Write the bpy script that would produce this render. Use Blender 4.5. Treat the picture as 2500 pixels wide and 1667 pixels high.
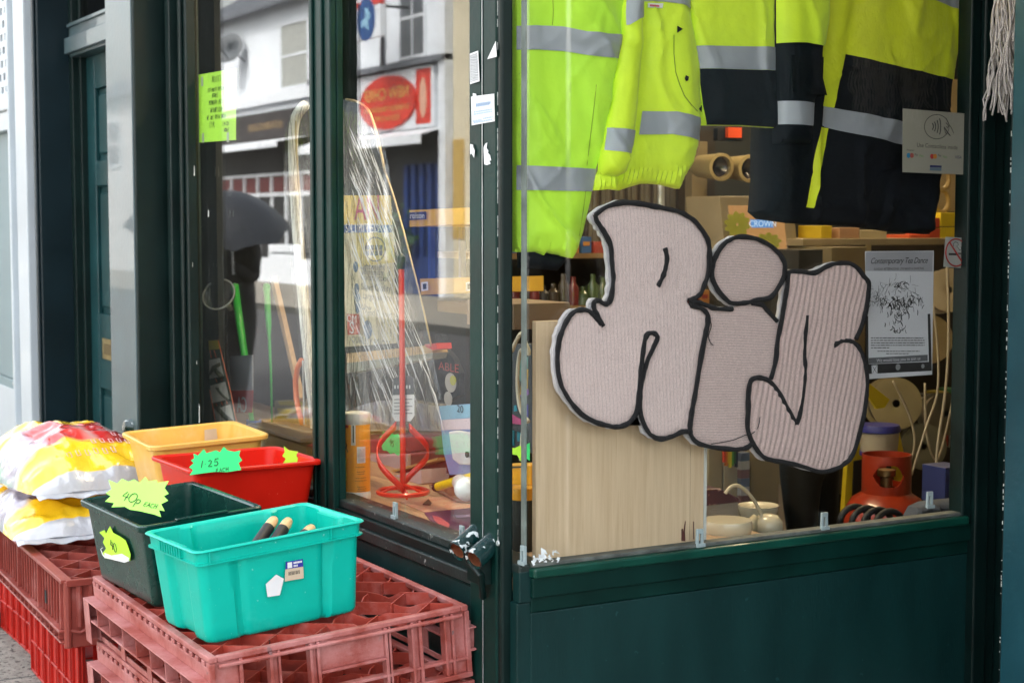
import bpy, bmesh, math, random
from math import radians, sin, cos, pi, atan, sqrt
from mathutils import Vector, Matrix, noise
random.seed(7)
for o in list(bpy.data.objects): bpy.data.objects.remove(o)
SC = bpy.context.scene
COL = SC.collection

# ---------------------------------------------------------------- camera
FPX = 3928.0                                   # focal length in pixels of the 2500 px wide photograph
PITCH = atan(287/FPX)
AZ = radians(29.57)                            # the shopfront (x axis) recedes 29.6 degrees left of the view
FH = Vector((-cos(AZ), sin(AZ), 0)); RH = Vector((sin(AZ), cos(AZ), 0)); ZH = Vector((0, 0, 1))
CAM = Vector((3.266, -1.904, 1.5))
FW = FH*cos(PITCH) - ZH*sin(PITCH); UP = FH*sin(PITCH) + ZH*cos(PITCH)
cd = bpy.data.cameras.new('camera'); cam = bpy.data.objects.new('camera', cd); COL.objects.link(cam)
cam.matrix_world = Matrix(((RH.x, UP.x, -FW.x, CAM.x), (RH.y, UP.y, -FW.y, CAM.y), (RH.z, UP.z, -FW.z, CAM.z), (0, 0, 0, 1)))
cd.sensor_width = 36; cd.lens = FPX/2500*36; cd.clip_end = 500; cd.clip_start = .05
cd.dof.use_dof = True; cd.dof.focus_distance = 4.2; cd.dof.aperture_fstop = 5.2; cd.dof.aperture_blades = 7
SC.camera = cam

# ---------------------------------------------------------------- sky, sun, exposure
SUN_EL, SUN_AZ = radians(52), radians(20)      # the sun stands behind the shop, so the pavement side is shaded
w = bpy.data.worlds.new('World'); SC.world = w; w.use_nodes = True
nt = w.node_tree; bg = nt.nodes['Background']
sky = nt.nodes.new('ShaderNodeTexSky'); sky.sky_type = 'NISHITA'; sky.sun_disc = False
sky.sun_elevation = SUN_EL; sky.sun_rotation = SUN_AZ; sky.dust_density = 6; sky.air_density = 1.6; sky.ozone_density = 1.2
hs = nt.nodes.new('ShaderNodeHueSaturation'); hs.inputs['Saturation'].default_value = .34
nt.links.new(sky.outputs[0], hs.inputs['Color']); nt.links.new(hs.outputs[0], bg.inputs['Color'])
bg.inputs['Strength'].default_value = .14
sl = bpy.data.lights.new('sun', 'SUN'); sl.energy = 1.2; sl.angle = radians(14); sl.color = (1, .97, .92)
so = bpy.data.objects.new('sun', sl); COL.objects.link(so)
sd = Vector((sin(SUN_AZ)*cos(SUN_EL), cos(SUN_AZ)*cos(SUN_EL), sin(SUN_EL)))
so.rotation_euler = sd.to_track_quat('Z', 'Y').to_euler()
SC.view_settings.view_transform = 'Standard'; SC.view_settings.look = 'None'
SC.view_settings.exposure = 2.72; SC.view_settings.gamma = 1
SC.render.engine = 'CYCLES'
SC.cycles.max_bounces = 12; SC.cycles.transparent_max_bounces = 24; SC.cycles.glossy_bounces = 6
SC.cycles.sample_clamp_indirect = 4

# ---------------------------------------------------------------- measuring helpers: a sight line met with a real plane
def ray(x, y): return FW*FPX + RH*(x-1250) - UP*(y-833.5)
def hY(x, y, v=0.): d = ray(x, y); return CAM + d*((v-CAM.y)/d.y)
def hX(x, y, v=0.): d = ray(x, y); return CAM + d*((v-CAM.x)/d.x)
def hZ(x, y, v=0.): d = ray(x, y); return CAM + d*((v-CAM.z)/d.z)
def hD(x, y, depth): d = ray(x, y); return CAM + d*(depth/FPX)
def hP(x, y, p, n): d = ray(x, y); return CAM + d*((Vector(p)-CAM).dot(n)/d.dot(n))

# ---------------------------------------------------------------- materials
MATS = {}
def col4(c): return (c[0], c[1], c[2], 1)
def mat(name, c, rough=.5, var=.12, scale=8, bump=0., bscale=60, metal=0, spec=.5, coat=0, emit=None, estr=0, c2=None, alpha=1, trans=0, sheen=0, speck=None, speck_t=.74, speck_s=60, aniso=None):
    if name in MATS: return MATS[name]
    m = bpy.data.materials.new(name); m.use_nodes = True; MATS[name] = m
    t = m.node_tree; N = t.nodes; L = t.links; b = N['Principled BSDF']
    tc = N.new('ShaderNodeTexCoord'); mp = N.new('ShaderNodeMapping'); L.new(tc.outputs['Object'], mp.inputs[0])
    if aniso: mp.inputs['Scale'].default_value = aniso
    nz = N.new('ShaderNodeTexNoise'); nz.inputs['Scale'].default_value = scale; nz.inputs['Detail'].default_value = 6
    L.new(mp.outputs[0], nz.inputs['Vector'])
    rp = N.new('ShaderNodeValToRGB'); L.new(nz.outputs[0], rp.inputs[0])
    if c2 is None:
        a = [max(0, v*(1-var)) for v in c]; d = [min(1, v*(1+var)) for v in c]
    else: a = c; d = c2
    rp.color_ramp.elements[0].position = .3; rp.color_ramp.elements[1].position = .7
    rp.color_ramp.elements[0].color = col4(a); rp.color_ramp.elements[1].color = col4(d)
    out = rp.outputs[0]
    if speck:
        n2 = N.new('ShaderNodeTexNoise'); n2.inputs['Scale'].default_value = speck_s; n2.inputs['Detail'].default_value = 3
        L.new(tc.outputs['Object'], n2.inputs['Vector'])
        r2 = N.new('ShaderNodeValToRGB'); L.new(n2.outputs[0], r2.inputs[0])
        r2.color_ramp.elements[0].position = speck_t; r2.color_ramp.elements[1].position = speck_t+.03
        mx = N.new('ShaderNodeMix'); mx.data_type = 'RGBA'
        L.new(r2.outputs[0], mx.inputs[0]); L.new(out, mx.inputs[6]); mx.inputs[7].default_value = col4(speck); out = mx.outputs[2]
    L.new(out, b.inputs['Base Color'])
    b.inputs['Roughness'].default_value = rough; b.inputs['Metallic'].default_value = metal
    b.inputs['Specular IOR Level'].default_value = spec; b.inputs['Coat Weight'].default_value = coat
    if trans: b.inputs['Transmission Weight'].default_value = trans
    if sheen: b.inputs['Sheen Weight'].default_value = sheen
    if emit: b.inputs['Emission Color'].default_value = col4(emit); b.inputs['Emission Strength'].default_value = estr
    if alpha < 1: b.inputs['Alpha'].default_value = alpha
    rr = N.new('ShaderNodeMapRange'); L.new(nz.outputs[0], rr.inputs[0]); rr.inputs[3].default_value = rough*.8; rr.inputs[4].default_value = min(1, rough*1.25)
    L.new(rr.outputs[0], b.inputs['Roughness'])
    if bump:
        n3 = N.new('ShaderNodeTexNoise'); n3.inputs['Scale'].default_value = bscale; n3.inputs['Detail'].default_value = 4
        L.new(mp.outputs[0], n3.inputs['Vector'])
        bp = N.new('ShaderNodeBump'); bp.inputs['Strength'].default_value = bump; bp.inputs['Distance'].default_value = .01
        L.new(n3.outputs[0], bp.inputs['Height']); L.new(bp.outputs[0], b.inputs['Normal'])
    return m

def glass_mat(name, tint=(1, 1, 1), gloss=1.0, rough=.0, base_fac=0., bump=0, bscale=20, ani=None, dirt=0.):
    m = bpy.data.materials.new(name); m.use_nodes = True; MATS[name] = m
    t = m.node_tree; N = t.nodes; L = t.links
    for n in list(N):
        if n.type != 'OUTPUT_MATERIAL': N.remove(n)
    out = [n for n in N if n.type == 'OUTPUT_MATERIAL'][0]
    g = N.new('ShaderNodeNewGeometry'); fr = N.new('ShaderNodeFresnel'); mm = N.new('ShaderNodeMapRange')
    L.new(g.outputs['Backfacing'], mm.inputs[0]); mm.inputs[3].default_value = 1.5; mm.inputs[4].default_value = 1/1.5
    L.new(mm.outputs[0], fr.inputs['IOR'])
    ma = N.new('ShaderNodeMath'); ma.operation = 'MULTIPLY_ADD'; L.new(fr.outputs[0], ma.inputs[0]); ma.inputs[1].default_value = gloss; ma.inputs[2].default_value = base_fac
    ma.use_clamp = True
    tr = N.new('ShaderNodeBsdfTransparent'); tr.inputs[0].default_value = col4(tint)
    gl = N.new('ShaderNodeBsdfGlossy'); gl.inputs['Roughness'].default_value = rough
    mx = N.new('ShaderNodeMixShader'); L.new(ma.outputs[0], mx.inputs[0]); L.new(tr.outputs[0], mx.inputs[1]); L.new(gl.outputs[0], mx.inputs[2])
    res = mx
    if bump:
        tc = N.new('ShaderNodeTexCoord'); mp = N.new('ShaderNodeMapping'); L.new(tc.outputs['Object'], mp.inputs[0])
        if ani:
            mp.inputs['Scale'].default_value = ani[0]; mp.inputs['Rotation'].default_value = ani[1]
        nz = N.new('ShaderNodeTexNoise'); nz.inputs['Scale'].default_value = bscale; nz.inputs['Detail'].default_value = 3; L.new(mp.outputs[0], nz.inputs['Vector'])
        bp = N.new('ShaderNodeBump'); bp.inputs['Strength'].default_value = bump; bp.inputs['Distance'].default_value = .02
        L.new(nz.outputs[0], bp.inputs['Height']); L.new(bp.outputs[0], gl.inputs['Normal']); L.new(bp.outputs[0], fr.inputs['Normal'])
    if dirt:
        tc = N.new('ShaderNodeTexCoord'); n2 = N.new('ShaderNodeTexNoise'); n2.inputs['Scale'].default_value = 220; n2.inputs['Detail'].default_value = 2
        L.new(tc.outputs['Object'], n2.inputs['Vector'])
        r2 = N.new('ShaderNodeValToRGB'); L.new(n2.outputs[0], r2.inputs[0]); r2.color_ramp.elements[0].position = .69; r2.color_ramp.elements[1].position = .73
        n3 = N.new('ShaderNodeTexNoise'); n3.inputs['Scale'].default_value = 3; L.new(tc.outputs['Object'], n3.inputs['Vector'])
        mr = N.new('ShaderNodeMapRange'); L.new(n3.outputs[0], mr.inputs[0]); mr.inputs[1].default_value = .4; mr.inputs[2].default_value = .75; mr.inputs[3].default_value = 0; mr.inputs[4].default_value = dirt
        m4 = N.new('ShaderNodeMath'); m4.operation = 'MULTIPLY_ADD'; L.new(r2.outputs[0], m4.inputs[0]); m4.inputs[1].default_value = .35; L.new(mr.outputs[0], m4.inputs[2]); m4.use_clamp = True
        df = N.new('ShaderNodeBsdfDiffuse'); df.inputs[0].default_value = (.5, .52, .52, 1)
        m5 = N.new('ShaderNodeMixShader'); L.new(m4.outputs[0], m5.inputs[0]); L.new(mx.outputs[0], m5.inputs[1]); L.new(df.outputs[0], m5.inputs[2]); res = m5
    L.new(res.outputs[0], out.inputs[0])
    return m

# ---------------------------------------------------------------- object helpers
def tag(o, label=None, cat=None, group=None, kind=None):
    if label: o['label'] = label
    if cat: o['category'] = cat
    if group: o['group'] = group
    if kind: o['kind'] = kind
    return o
def thing(name, loc, label, cat, group=None, rot=(0, 0, 0)):
    o = bpy.data.objects.new(name, None); COL.objects.link(o); o.empty_display_size = .05
    o.location = loc; o.rotation_euler = rot
    return tag(o, label, cat, group)
def wmat(o):
    m = Matrix.LocRotScale(o.location, o.rotation_euler.to_quaternion(), o.scale)
    return wmat(o.parent) @ m if o.parent else m
def copy_tree(o, parent=None):
    c = o.copy(); COL.objects.link(c); c.parent = parent
    for ch in list(o.children): copy_tree(ch, c)
    return c

class MB:
    def __init__(s): s.v = []; s.f = []; s.mi = []; s.cur = 0
    def add(s, vs, fs):
        n = len(s.v); s.v += [tuple(v) for v in vs]
        for f in fs: s.f.append(tuple(i+n for i in f)); s.mi.append(s.cur)
        return s
    def box(s, lo, hi, M=None):
        x0, y0, z0 = [min(a, b) for a, b in zip(lo, hi)]; x1, y1, z1 = [max(a, b) for a, b in zip(lo, hi)]
        vs = [Vector(p) for p in ((x0,y0,z0),(x1,y0,z0),(x1,y1,z0),(x0,y1,z0),(x0,y0,z1),(x1,y0,z1),(x1,y1,z1),(x0,y1,z1))]
        if M: vs = [M @ v for v in vs]
        return s.add(vs, [(0,3,2,1),(4,5,6,7),(0,1,5,4),(1,2,6,5),(2,3,7,6),(3,0,4,7)])
    def bar(s, a, b, wd, th, up=(0, 0, 1)):
        a = Vector(a); b = Vector(b); d = (b-a).normalized(); u = Vector(up)
        if abs(d.dot(u)) > .99: u = Vector((1, 0, 0))
        sx = d.cross(u).normalized(); u = sx.cross(d)
        vs = []
        for p in (a, b):
            for i, j in ((-1,-1),(1,-1),(1,1),(-1,1)): vs.append(p+sx*(i*wd/2)+u*(j*th/2))
        return s.add(vs, [(0,3,2,1),(4,5,6,7),(0,1,5,4),(1,2,6,5),(2,3,7,6),(3,0,4,7)])
    def tube(s, pts, r, n=8, cap=True, closed=False):
        pts = [Vector(p) for p in pts]; m = len(pts); rings = []
        rr = r if isinstance(r, (list, tuple)) else [r]*m
        prev = None
        for i, p in enumerate(pts):
            if closed: d = (pts[(i+1) % m]-pts[i-1])
            else: d = pts[min(i+1, m-1)]-pts[max(i-1, 0)]
            if d.length < 1e-9: d = Vector((0, 0, 1))
            d.normalize()
            if prev is None:
                u = Vector((0, 0, 1)) if abs(d.z) < .9 else Vector((1, 0, 0))
                u = (u-d*u.dot(d)).normalized()
            else: u = (prev-d*prev.dot(d)).normalized()
            prev = u; v = d.cross(u)
            rings.append([p+(u*cos(2*pi*k/n)+v*sin(2*pi*k/n))*rr[i] for k in range(n)])
        vs = [q for rg in rings for q in rg]; fs = []
        for i in range(m if closed else m-1):
            a = i*n; b = ((i+1) % m)*n
            for k in range(n): fs.append((a+k, a+(k+1) % n, b+(k+1) % n, b+k))
        if cap and not closed: fs.append(tuple(range(n-1, -1, -1))); fs.append(tuple((m-1)*n+k for k in range(n)))
        return s.add(vs, fs)
    def lathe(s, prof, c=(0, 0, 0), n=24, M=None, cap=True):
        c = Vector(c); vs = []; fs = []
        for r, z in prof:
            for k in range(n):
                v = Vector((r*cos(2*pi*k/n), r*sin(2*pi*k/n), z))
                vs.append((M @ v if M else v)+c)
        m = len(prof)
        for i in range(m-1):
            for k in range(n): fs.append((i*n+k, i*n+(k+1) % n, (i+1)*n+(k+1) % n, (i+1)*n+k))
        if cap: fs.append(tuple(range(n-1, -1, -1))); fs.append(tuple((m-1)*n+k for k in range(n)))
        return s.add(vs, fs)
    def prism(s, poly, o, u, v, n, t0=0., t1=.002):
        """2-D polygon laid in the frame (o,u,v), extruded along n from t0 to t1"""
        o = Vector(o); u = Vector(u); v = Vector(v); n = Vector(n); k = len(poly)
        A = [o+u*p[0]+v*p[1]+n*t0 for p in poly]; B = [o+u*p[0]+v*p[1]+n*t1 for p in poly]
        s.add(A+B, [tuple(range(k-1, -1, -1)), tuple(range(k, 2*k))]+[(i, (i+1) % k, k+(i+1) % k, k+i) for i in range(k)])
        return s
    def wprism(s, pts, n, t):
        n = Vector(n); k = len(pts); A = [Vector(p) for p in pts]; B = [p+n*t for p in A]
        s.add(A+B, [tuple(range(k-1, -1, -1)), tuple(range(k, 2*k))]+[(i, (i+1) % k, k+(i+1) % k, k+i) for i in range(k)])
        return s
    def build(s, name, m, parent=None, bevel=0, smooth=False, world=True, bseg=2, solid=0, label=None, sub=0):
        me = bpy.data.meshes.new(name); me.from_pydata([tuple(v) for v in s.v], [], s.f)
        ms = m if isinstance(m, (list, tuple)) else [m]
        for q in ms: me.materials.append(q)
        if len(ms) > 1:
            for p, i in zip(me.polygons, s.mi): p.material_index = i
        bm = bmesh.new(); bm.from_mesh(me); bmesh.ops.recalc_face_normals(bm, faces=bm.faces); bm.to_mesh(me); bm.free()
        if smooth:
            for p in me.polygons: p.use_smooth = True
            if smooth != 'all':
                try: me.set_sharp_from_angle(angle=radians(38))
                except Exception: pass
        o = bpy.data.objects.new(name, me); COL.objects.link(o)
        if parent is not None:
            o.parent = parent
            if world:
                inv = wmat(parent).inverted(); me.transform(inv)
        if solid:
            q = o.modifiers.new('solid', 'SOLIDIFY'); q.thickness = solid; q.offset = 0
        if sub:
            q = o.modifiers.new('sub', 'SUBSURF'); q.levels = sub; q.render_levels = sub
        if bevel:
            q = o.modifiers.new('bevel', 'BEVEL'); q.width = bevel; q.segments = bseg; q.limit_method = 'ANGLE'; q.angle_limit = radians(40)
        if label: o['label'] = label
        return o

def text_into(mb, s, size, o, u, v, n, off=.0012, align='CENTER', shear=0, squash=1., th=.0006, sp=1.):
    cu = bpy.data.curves.new('t', 'FONT'); cu.body = s; cu.size = size; cu.align_x = align; cu.align_y = 'CENTER'; cu.shear = shear; cu.resolution_u = 3
    cu.space_character = sp
    ob = bpy.data.objects.new('t', cu); me = bpy.data.meshes.new_from_object(ob)
    o = Vector(o); u = Vector(u); v = Vector(v); n = Vector(n)
    vs = [o+u*(p.co.x*squash)+v*p.co.y+n*off for p in me.vertices]
    mb.add(vs, [tuple(p.vertices) for p in me.polygons])
    bpy.data.objects.remove(ob); bpy.data.curves.remove(cu); bpy.data.meshes.remove(me)

def strokes(mb, lines, o, u, v, n, r=.0008, off=.001):
    o = Vector(o); u = Vector(u); v = Vector(v); n = Vector(n)
    for ln in lines: mb.tube([o+u*p[0]+v*p[1]+n*off for p in ln], r, 4)
# handwritten capitals on a 0..1 square
def arc(cx, cy, rx, ry, a0, a1, n=10): return [(cx+rx*cos(radians(a0+(a1-a0)*i/n)), cy+ry*sin(radians(a0+(a1-a0)*i/n))) for i in range(n+1)]
HW = {'4': [[(.35, 1), (.05, .45), (.75, .4)], [(.6, .85), (.5, .0)]], '0': [arc(.45, .5, .42, .5, 80, 445, 16)],
 'p': [[(.2, .5), (.15, -.35)], arc(.38, .3, .22, .22, 130, -150)], 'E': [[(.6, .95), (.1, .9), (.05, .05), (.6, .0)], [(.08, .5), (.5, .52)]],
 'A': [[(0, 0), (.35, 1), (.65, 0)], [(.1, .4), (.6, .38)]], 'C': [arc(.4, .5, .38, .5, 50, 300)], 'H': [[(.1, 1), (.05, 0)], [(.6, 1), (.6, 0)], [(.05, .5), (.62, .5)]],
 '1': [[(.45, 1), (.25, 0)]], '2': [[(.1, .8), (.3, 1), (.55, .85), (.45, .5), (.05, .05), (.65, .02)]], '5': [[(.65, .98), (.2, .95), (.12, .55), (.45, .6), (.6, .3), (.4, .02), (.05, .08)]],
 '.': [[(.2, .45), (.26, .5)]], 'N': [[(.05, 0), (.1, 1), (.55, 0), (.6, 1)]], 'O': [arc(.35, .5, .32, .5, 80, 445)], 'T': [[(0, 1), (.7, 1)], [(.35, 1), (.3, 0)]], 'I': [[(.3, 1), (.28, 0)]],
 'X': [[(0, 1), (.6, 0)], [(.6, 1), (0, 0)]], 'D': [[(.1, 0), (.12, 1), (.5, .8), (.6, .4), (.4, .05), (.1, 0)]], 'P': [[(.1, 0), (.1, 1), (.5, .9), (.5, .55), (.1, .5)]],
 'G': [arc(.4, .5, .38, .5, 50, 330), [(.4, .45), (.75, .45)]], 'U': [[(.1, 1), (.1, .2), (.35, 0), (.6, .2), (.6, 1)]], 'R': [[(.1, 0), (.1, 1), (.5, .85), (.45, .55), (.1, .5), (.6, 0)]],
 'S': [[(.55, .9), (.3, 1), (.1, .75), (.5, .4), (.4, .05), (.05, .1)]], 'M': [[(0, 0), (.1, 1), (.35, .4), (.6, 1), (.7, 0)]], 'Y': [[(0, 1), (.3, .5)], [(.6, 1), (.25, 0)]],
 'L': [[(.1, 1), (.08, 0), (.55, 0)]], 'W': [[(0, 1), (.15, 0), (.35, .6), (.5, 0), (.7, 1)]], '7': [[(.05, .95), (.6, 1), (.25, 0)]], '9': [arc(.32, .7, .25, .28, 0, 360), [(.57, .7), (.5, 0)]],
 ':': [[(.3, .3), (.3, .35)], [(.3, .65), (.3, .7)]], '(': [arc(.5, .5, .35, .6, 120, 240)], ' ': []}
def hand(mb, s, size, o, u, v, n, r=.0008, off=.001, adv=.85, slant=.12, center=False, jit=.05):
    x = -len(s)*adv*size/2 if center else 0
    rd = random.Random(hash(s) % 1 + len(s)); L = []
    for ch in s:
        k = size*(1+rd.uniform(-jit, jit)); dy = rd.uniform(-jit, jit)*size
        for ln in HW.get(ch, []):
            L.append([(x+(p[0]+p[1]*slant)*k, p[1]*k+dy) for p in ln])
        x += adv*size*(.7 if ch in '.:1I' else 1)
    strokes(mb, L, o, u, v, n, r, off)

def grid_cloth(name, poly, fr, m, parent, step=.006, disp=None, thick=.0, margin=0., two=None, label=None, pushout=0.):
    """cloth cut to a 2-D outline: grid points inside the outline are pushed along n by disp(x,y,dist); the outline itself is kept crisp"""
    o, u, v, n = [Vector(q) for q in fr]
    bm = bmesh.new()
    P = [Vector((p[0], p[1])) for p in poly]; k = len(P)
    # densify outline
    out = []
    for i in range(k):
        a, b = P[i], P[(i+1) % k]; m_ = max(1, int((b-a).length/step))
        for j in range(m_): out.append(a.lerp(b, j/m_))
    K = len(out)
    def sdist(q):
        ins = False; best = 1e9
        for i in range(k):
            a, b = P[i], P[(i+1) % k]
            if (a.y > q.y) != (b.y > q.y) and q.x < (b.x-a.x)*(q.y-a.y)/(b.y-a.y)+a.x: ins = not ins
            ab = b-a; t = max(0, min(1, (q-a).dot(ab)/max(ab.length_squared, 1e-12))); d = (a+ab*t-q).length
            if d < best: best = d
        return best if ins else -best
    pts = list(out); dd = [0.]*K
    x0, x1 = min(p.x for p in P), max(p.x for p in P); y0, y1 = min(p.y for p in P), max(p.y for p in P)
    nx, ny = int((x1-x0)/step)+1, int((y1-y0)/step)+1
    for j in range(ny):
        for i in range(nx):
            q = Vector((x0+(i+.5)*step, y0+(j+.5)*step)); s_ = sdist(q)
            if s_ > step*.45: pts.append(q); dd.append(s_)
    from mathutils.geometry import delaunay_2d_cdt
    r = delaunay_2d_cdt(pts, [], [list(range(K))], 1, 1e-6)
    vs2, fs2, orig = r[0], r[2], r[3]
    zz = []
    for q, og in zip(vs2, orig):
        d_ = dd[og[0]] if og else max(0, sdist(Vector(q)))
        zz.append(disp(q[0], q[1], d_) if disp else 0.)
    V = [o+u*q[0]+v*q[1]+n*(z+pushout) for q, z in zip(vs2, zz)]
    F = [tuple(f) for f in fs2]
    mb = MB(); mb.add(V, F)
    if thick:   # back sheet
        Bk = [o+u*q[0]+v*q[1]-n*thick for q in vs2]; b0 = len(V)
        mb.add(Bk, [tuple(reversed(f)) for f in fs2])
        cnt = {}
        for f in F:
            for a, b in zip(f, f[1:]+f[:1]): cnt[(min(a, b), max(a, b))] = cnt.get((min(a, b), max(a, b)), 0)+1
        for f in F:
            for a, b in zip(f, f[1:]+f[:1]):
                if cnt[(min(a, b), max(a, b))] == 1: mb.f.append((b, a, b0+a, b0+b)); mb.mi.append(0)
    ob = mb.build(name, m, parent, smooth='all' if not thick else True)
    if label: ob['label'] = label
    return ob

# ================================================================ MATERIALS USED BY THE SETTING
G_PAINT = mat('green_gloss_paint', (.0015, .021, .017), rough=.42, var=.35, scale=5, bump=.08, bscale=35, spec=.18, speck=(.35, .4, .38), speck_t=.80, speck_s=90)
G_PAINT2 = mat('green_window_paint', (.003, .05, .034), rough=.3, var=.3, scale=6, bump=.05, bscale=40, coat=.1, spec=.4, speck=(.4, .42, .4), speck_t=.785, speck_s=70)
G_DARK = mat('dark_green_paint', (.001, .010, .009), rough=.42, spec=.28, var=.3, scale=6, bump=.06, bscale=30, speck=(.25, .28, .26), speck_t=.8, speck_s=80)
G_PANEL = mat('teal_panel_paint', (.002, .026, .0255), rough=.47, var=.2, scale=4, aniso=(2.5, 2.5, .6), bump=.08, bscale=60, spec=.3, speck=(.010, .05, .052), speck_t=.70, speck_s=38)
G_GREY = mat('sheen_grey_pilaster_paint', (.05, .085, .095), rough=.4, var=.18, scale=7, bump=.08, bscale=50, coat=.4, speck=(.01, .02, .02), speck_t=.8, speck_s=14)  # base grey lightened to carry the pilaster's grazing sky sheen
G_DOOR = mat('door_paint', (.004, .038, .042), rough=.4, var=.2, scale=5, bump=.04, spec=.35)
G_BLUE = mat('blue_teal_paint', (.006, .055, .076), rough=.4, var=.18, scale=6, bump=.07, bscale=60, speck=(.5, .6, .6), speck_t=.79, speck_s=60)
LEDGE = mat('worn_grey_ledge', (.012, .022, .02), rough=.45, var=.5, scale=14, bump=.15, bscale=90, speck=(.25, .25, .23), speck_t=.66, speck_s=50)
CHIP = mat('bare_chipped_wood', (.45, .47, .45), rough=.8, var=.3, scale=60)
BEAD = mat('old_putty_bead', (.09, .10, .09), rough=.6, var=.4, scale=30, bump=.2)
BRICK = mat('painted_render', (.25, .25, .25), rough=.8)
WHITE = mat('white_metal', (.46, .51, .545), rough=.35, var=.06, scale=5, coat=.2)
WHITE2 = mat('white_plastic', (.75, .76, .76), rough=.4, var=.05)
BLACKP = mat('black_void', (.012, .014, .015), rough=.7)
GREYP = mat('grey_blue_shutter', (.17, .235, .25), rough=.5, var=.08, scale=3)
BRASS = mat('dull_brass', (.42, .33, .16), rough=.35, metal=.8, var=.25, scale=30)
GLASS = glass_mat('window_glass', tint=(.97, .98, .97), gloss=1.0, dirt=.006)
GLASS_R = glass_mat('window_glass_side', tint=(.96, .97, .96), gloss=.8)
COPPER = mat('bare_copper_bore', (.45, .16, .08), rough=.45, metal=.7, var=.3, scale=40, bump=.2)
ALU = mat('scuffed_aluminium', (.5, .52, .52), rough=.4, metal=.6, var=.25, scale=20, bump=.1)
PLASTER = mat('shop_wall_beige', (.17, .13, .075), rough=.8, var=.2, scale=3)
CEIL = mat('shop_ceiling', (.28, .24, .17), rough=.9)
WOODFL = mat('display_shelf_wood', (.42, .28, .17), rough=.6, var=.25, scale=9, aniso=(1, 8, 1), bump=.05)
DARKW = mat('dark_brown_wood', (.07, .05, .035), rough=.6, var=.3)

# ================================================================ GROUND
PAVE = mat('paving_concrete', (.17, .155, .13), rough=.85, c2=(.30, .28, .24), scale=22, bump=.5, bscale=90, speck=(.07, .06, .05), speck_t=.58, speck_s=55)
def paving_nodes():
    t = PAVE.node_tree; N = t.nodes; L = t.links; b = N['Principled BSDF']
    tc = N.new('ShaderNodeTexCoord'); br = N.new('ShaderNodeTexBrick'); L.new(tc.outputs['Object'], br.inputs[0])
    br.inputs['Scale'].default_value = 1; br.inputs['Mortar Size'].default_value = .006; br.inputs['Brick Width'].default_value = .6; br.inputs['Row Height'].default_value = .45
    src = b.inputs['Base Color'].links[0].from_socket
    mx = N.new('ShaderNodeMix'); mx.data_type = 'RGBA'; L.new(br.outputs['Fac'], mx.inputs[0]); L.new(src, mx.inputs[6]); mx.inputs[7].default_value = (.06, .06, .055, 1); L.new(mx.outputs[2], b.inputs['Base Color'])
paving_nodes()
MB().box((-60, -2.6, -.12), (30, .6, 0)).build('pavement', PAVE); tag(bpy.data.objects['pavement'], kind='structure')
ASPH = mat('wet_asphalt', (.05, .05, .052), rough=.8, var=.3, scale=30, bump=.2, bscale=200)
tag(MB().box((-150, -9.0, -.3), (150, -2.6, -.12)).build('road', ASPH), kind='structure')
tag(MB().box((-60, -2.72, -.3), (30, -2.6, .004)).build('kerb', PAVE), kind='structure')
tag(MB().box((-60, -13.3, -.12), (30, -9.0, -.0)).build('far_pavement', PAVE), kind='structure')
tag(MB().box((-400, -400, -.5), (400, 400, -.31)).build('ground', ASPH), kind='structure')

# ================================================================ THE SHOP
shop = thing('shopfront', (0, 0, 0), 'dark green painted wooden shopfront with a glass corner window, recessed door and grey-sheened pilaster', 'shopfront')
XM0, XM1 = -1.273, -1.064          # mullion
XP0, XP1 = -.196, -.054            # shutter post
XL = -2.38                        # left end of the glass
ZS = .692; ZT = 2.62
GY = -.004                           # glass plane of the street side
YR = 1.389                         # far end of the return window
def part(mb, name, m, parent=None, bevel=.003, **k): return mb.build(name, m, parent or shop, bevel=bevel, **k)
# stall risers
m = MB().box((-2.59, -.035, 0), (-.004, .03, .60)); part(m, 'stall_riser', G_PANEL)
m = MB().box((-.05, .0005, 0), (-.0005, 1.474, .5738)); part(m, 'stall_riser', G_PANEL)
# frame round the recessed riser panel of the return
m = MB().box((-.06, .0, .612), (.012, YR+.12, .66))       # top rail
m.box((-.06, 1.475, 0), (.004, 1.56, .6115))
m.box((-.05, .0005, .5752), (.0015, 1.474, .6115))
part(m, 'riser_frame', G_PAINT)
# sill members
m = MB().box((-2.59, -.055, .610), (XP0-.001, .06, .640)); MB().box((XP1+.019, -.03, .6005), (-.0008, .03, .676)).build('sill_return', G_PANEL, shop, bevel=.003); part(m, 'window_sill', LEDGE)
m = MB().box((-2.45, -.045, .6405), (XP0-.001, .05, .668)); part(m, 'sill_moulding', G_DARK)
m = MB().box((-2.37, -.030, .6685), (-.002, .05, ZS)); part(m, 'glazing_bead', LEDGE, bevel=.004)
m = MB().box((-.05, -.003, .6605), (.024, YR+.02, .685)); part(m, 'window_sill', G_PAINT2, bevel=.006)
m = MB().box((-.03, .001, .6853), (.008, YR+.01, ZS+.003)); part(m, 'glazing_bead', BEAD, bevel=.002)
# glass panes
part(MB().box((XL-.02, GY-.003, ZS-.01), ((XM0+XM1)/2-.002, GY+.003, ZT)), 'glass_pane', GLASS, bevel=0)
part(MB().box(((XM0+XM1)/2+.002, GY-.003, ZS-.01), (-.007, GY+.003, ZT)), 'glass_pane', GLASS, bevel=0)
part(MB().box((-.006, GY-.006, ZS-.01), (-.0, YR+.02, ZT)), 'glass_pane', GLASS_R, bevel=0)
SIL = mat('silicone_joint', (.16, .19, .175), rough=.35, var=.3, scale=20)
part(MB().box((-.024, GY-.0085, ZS-.004), (-.0062, GY-.0032, ZT)), 'glass_joint', SIL, bevel=0)
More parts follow.
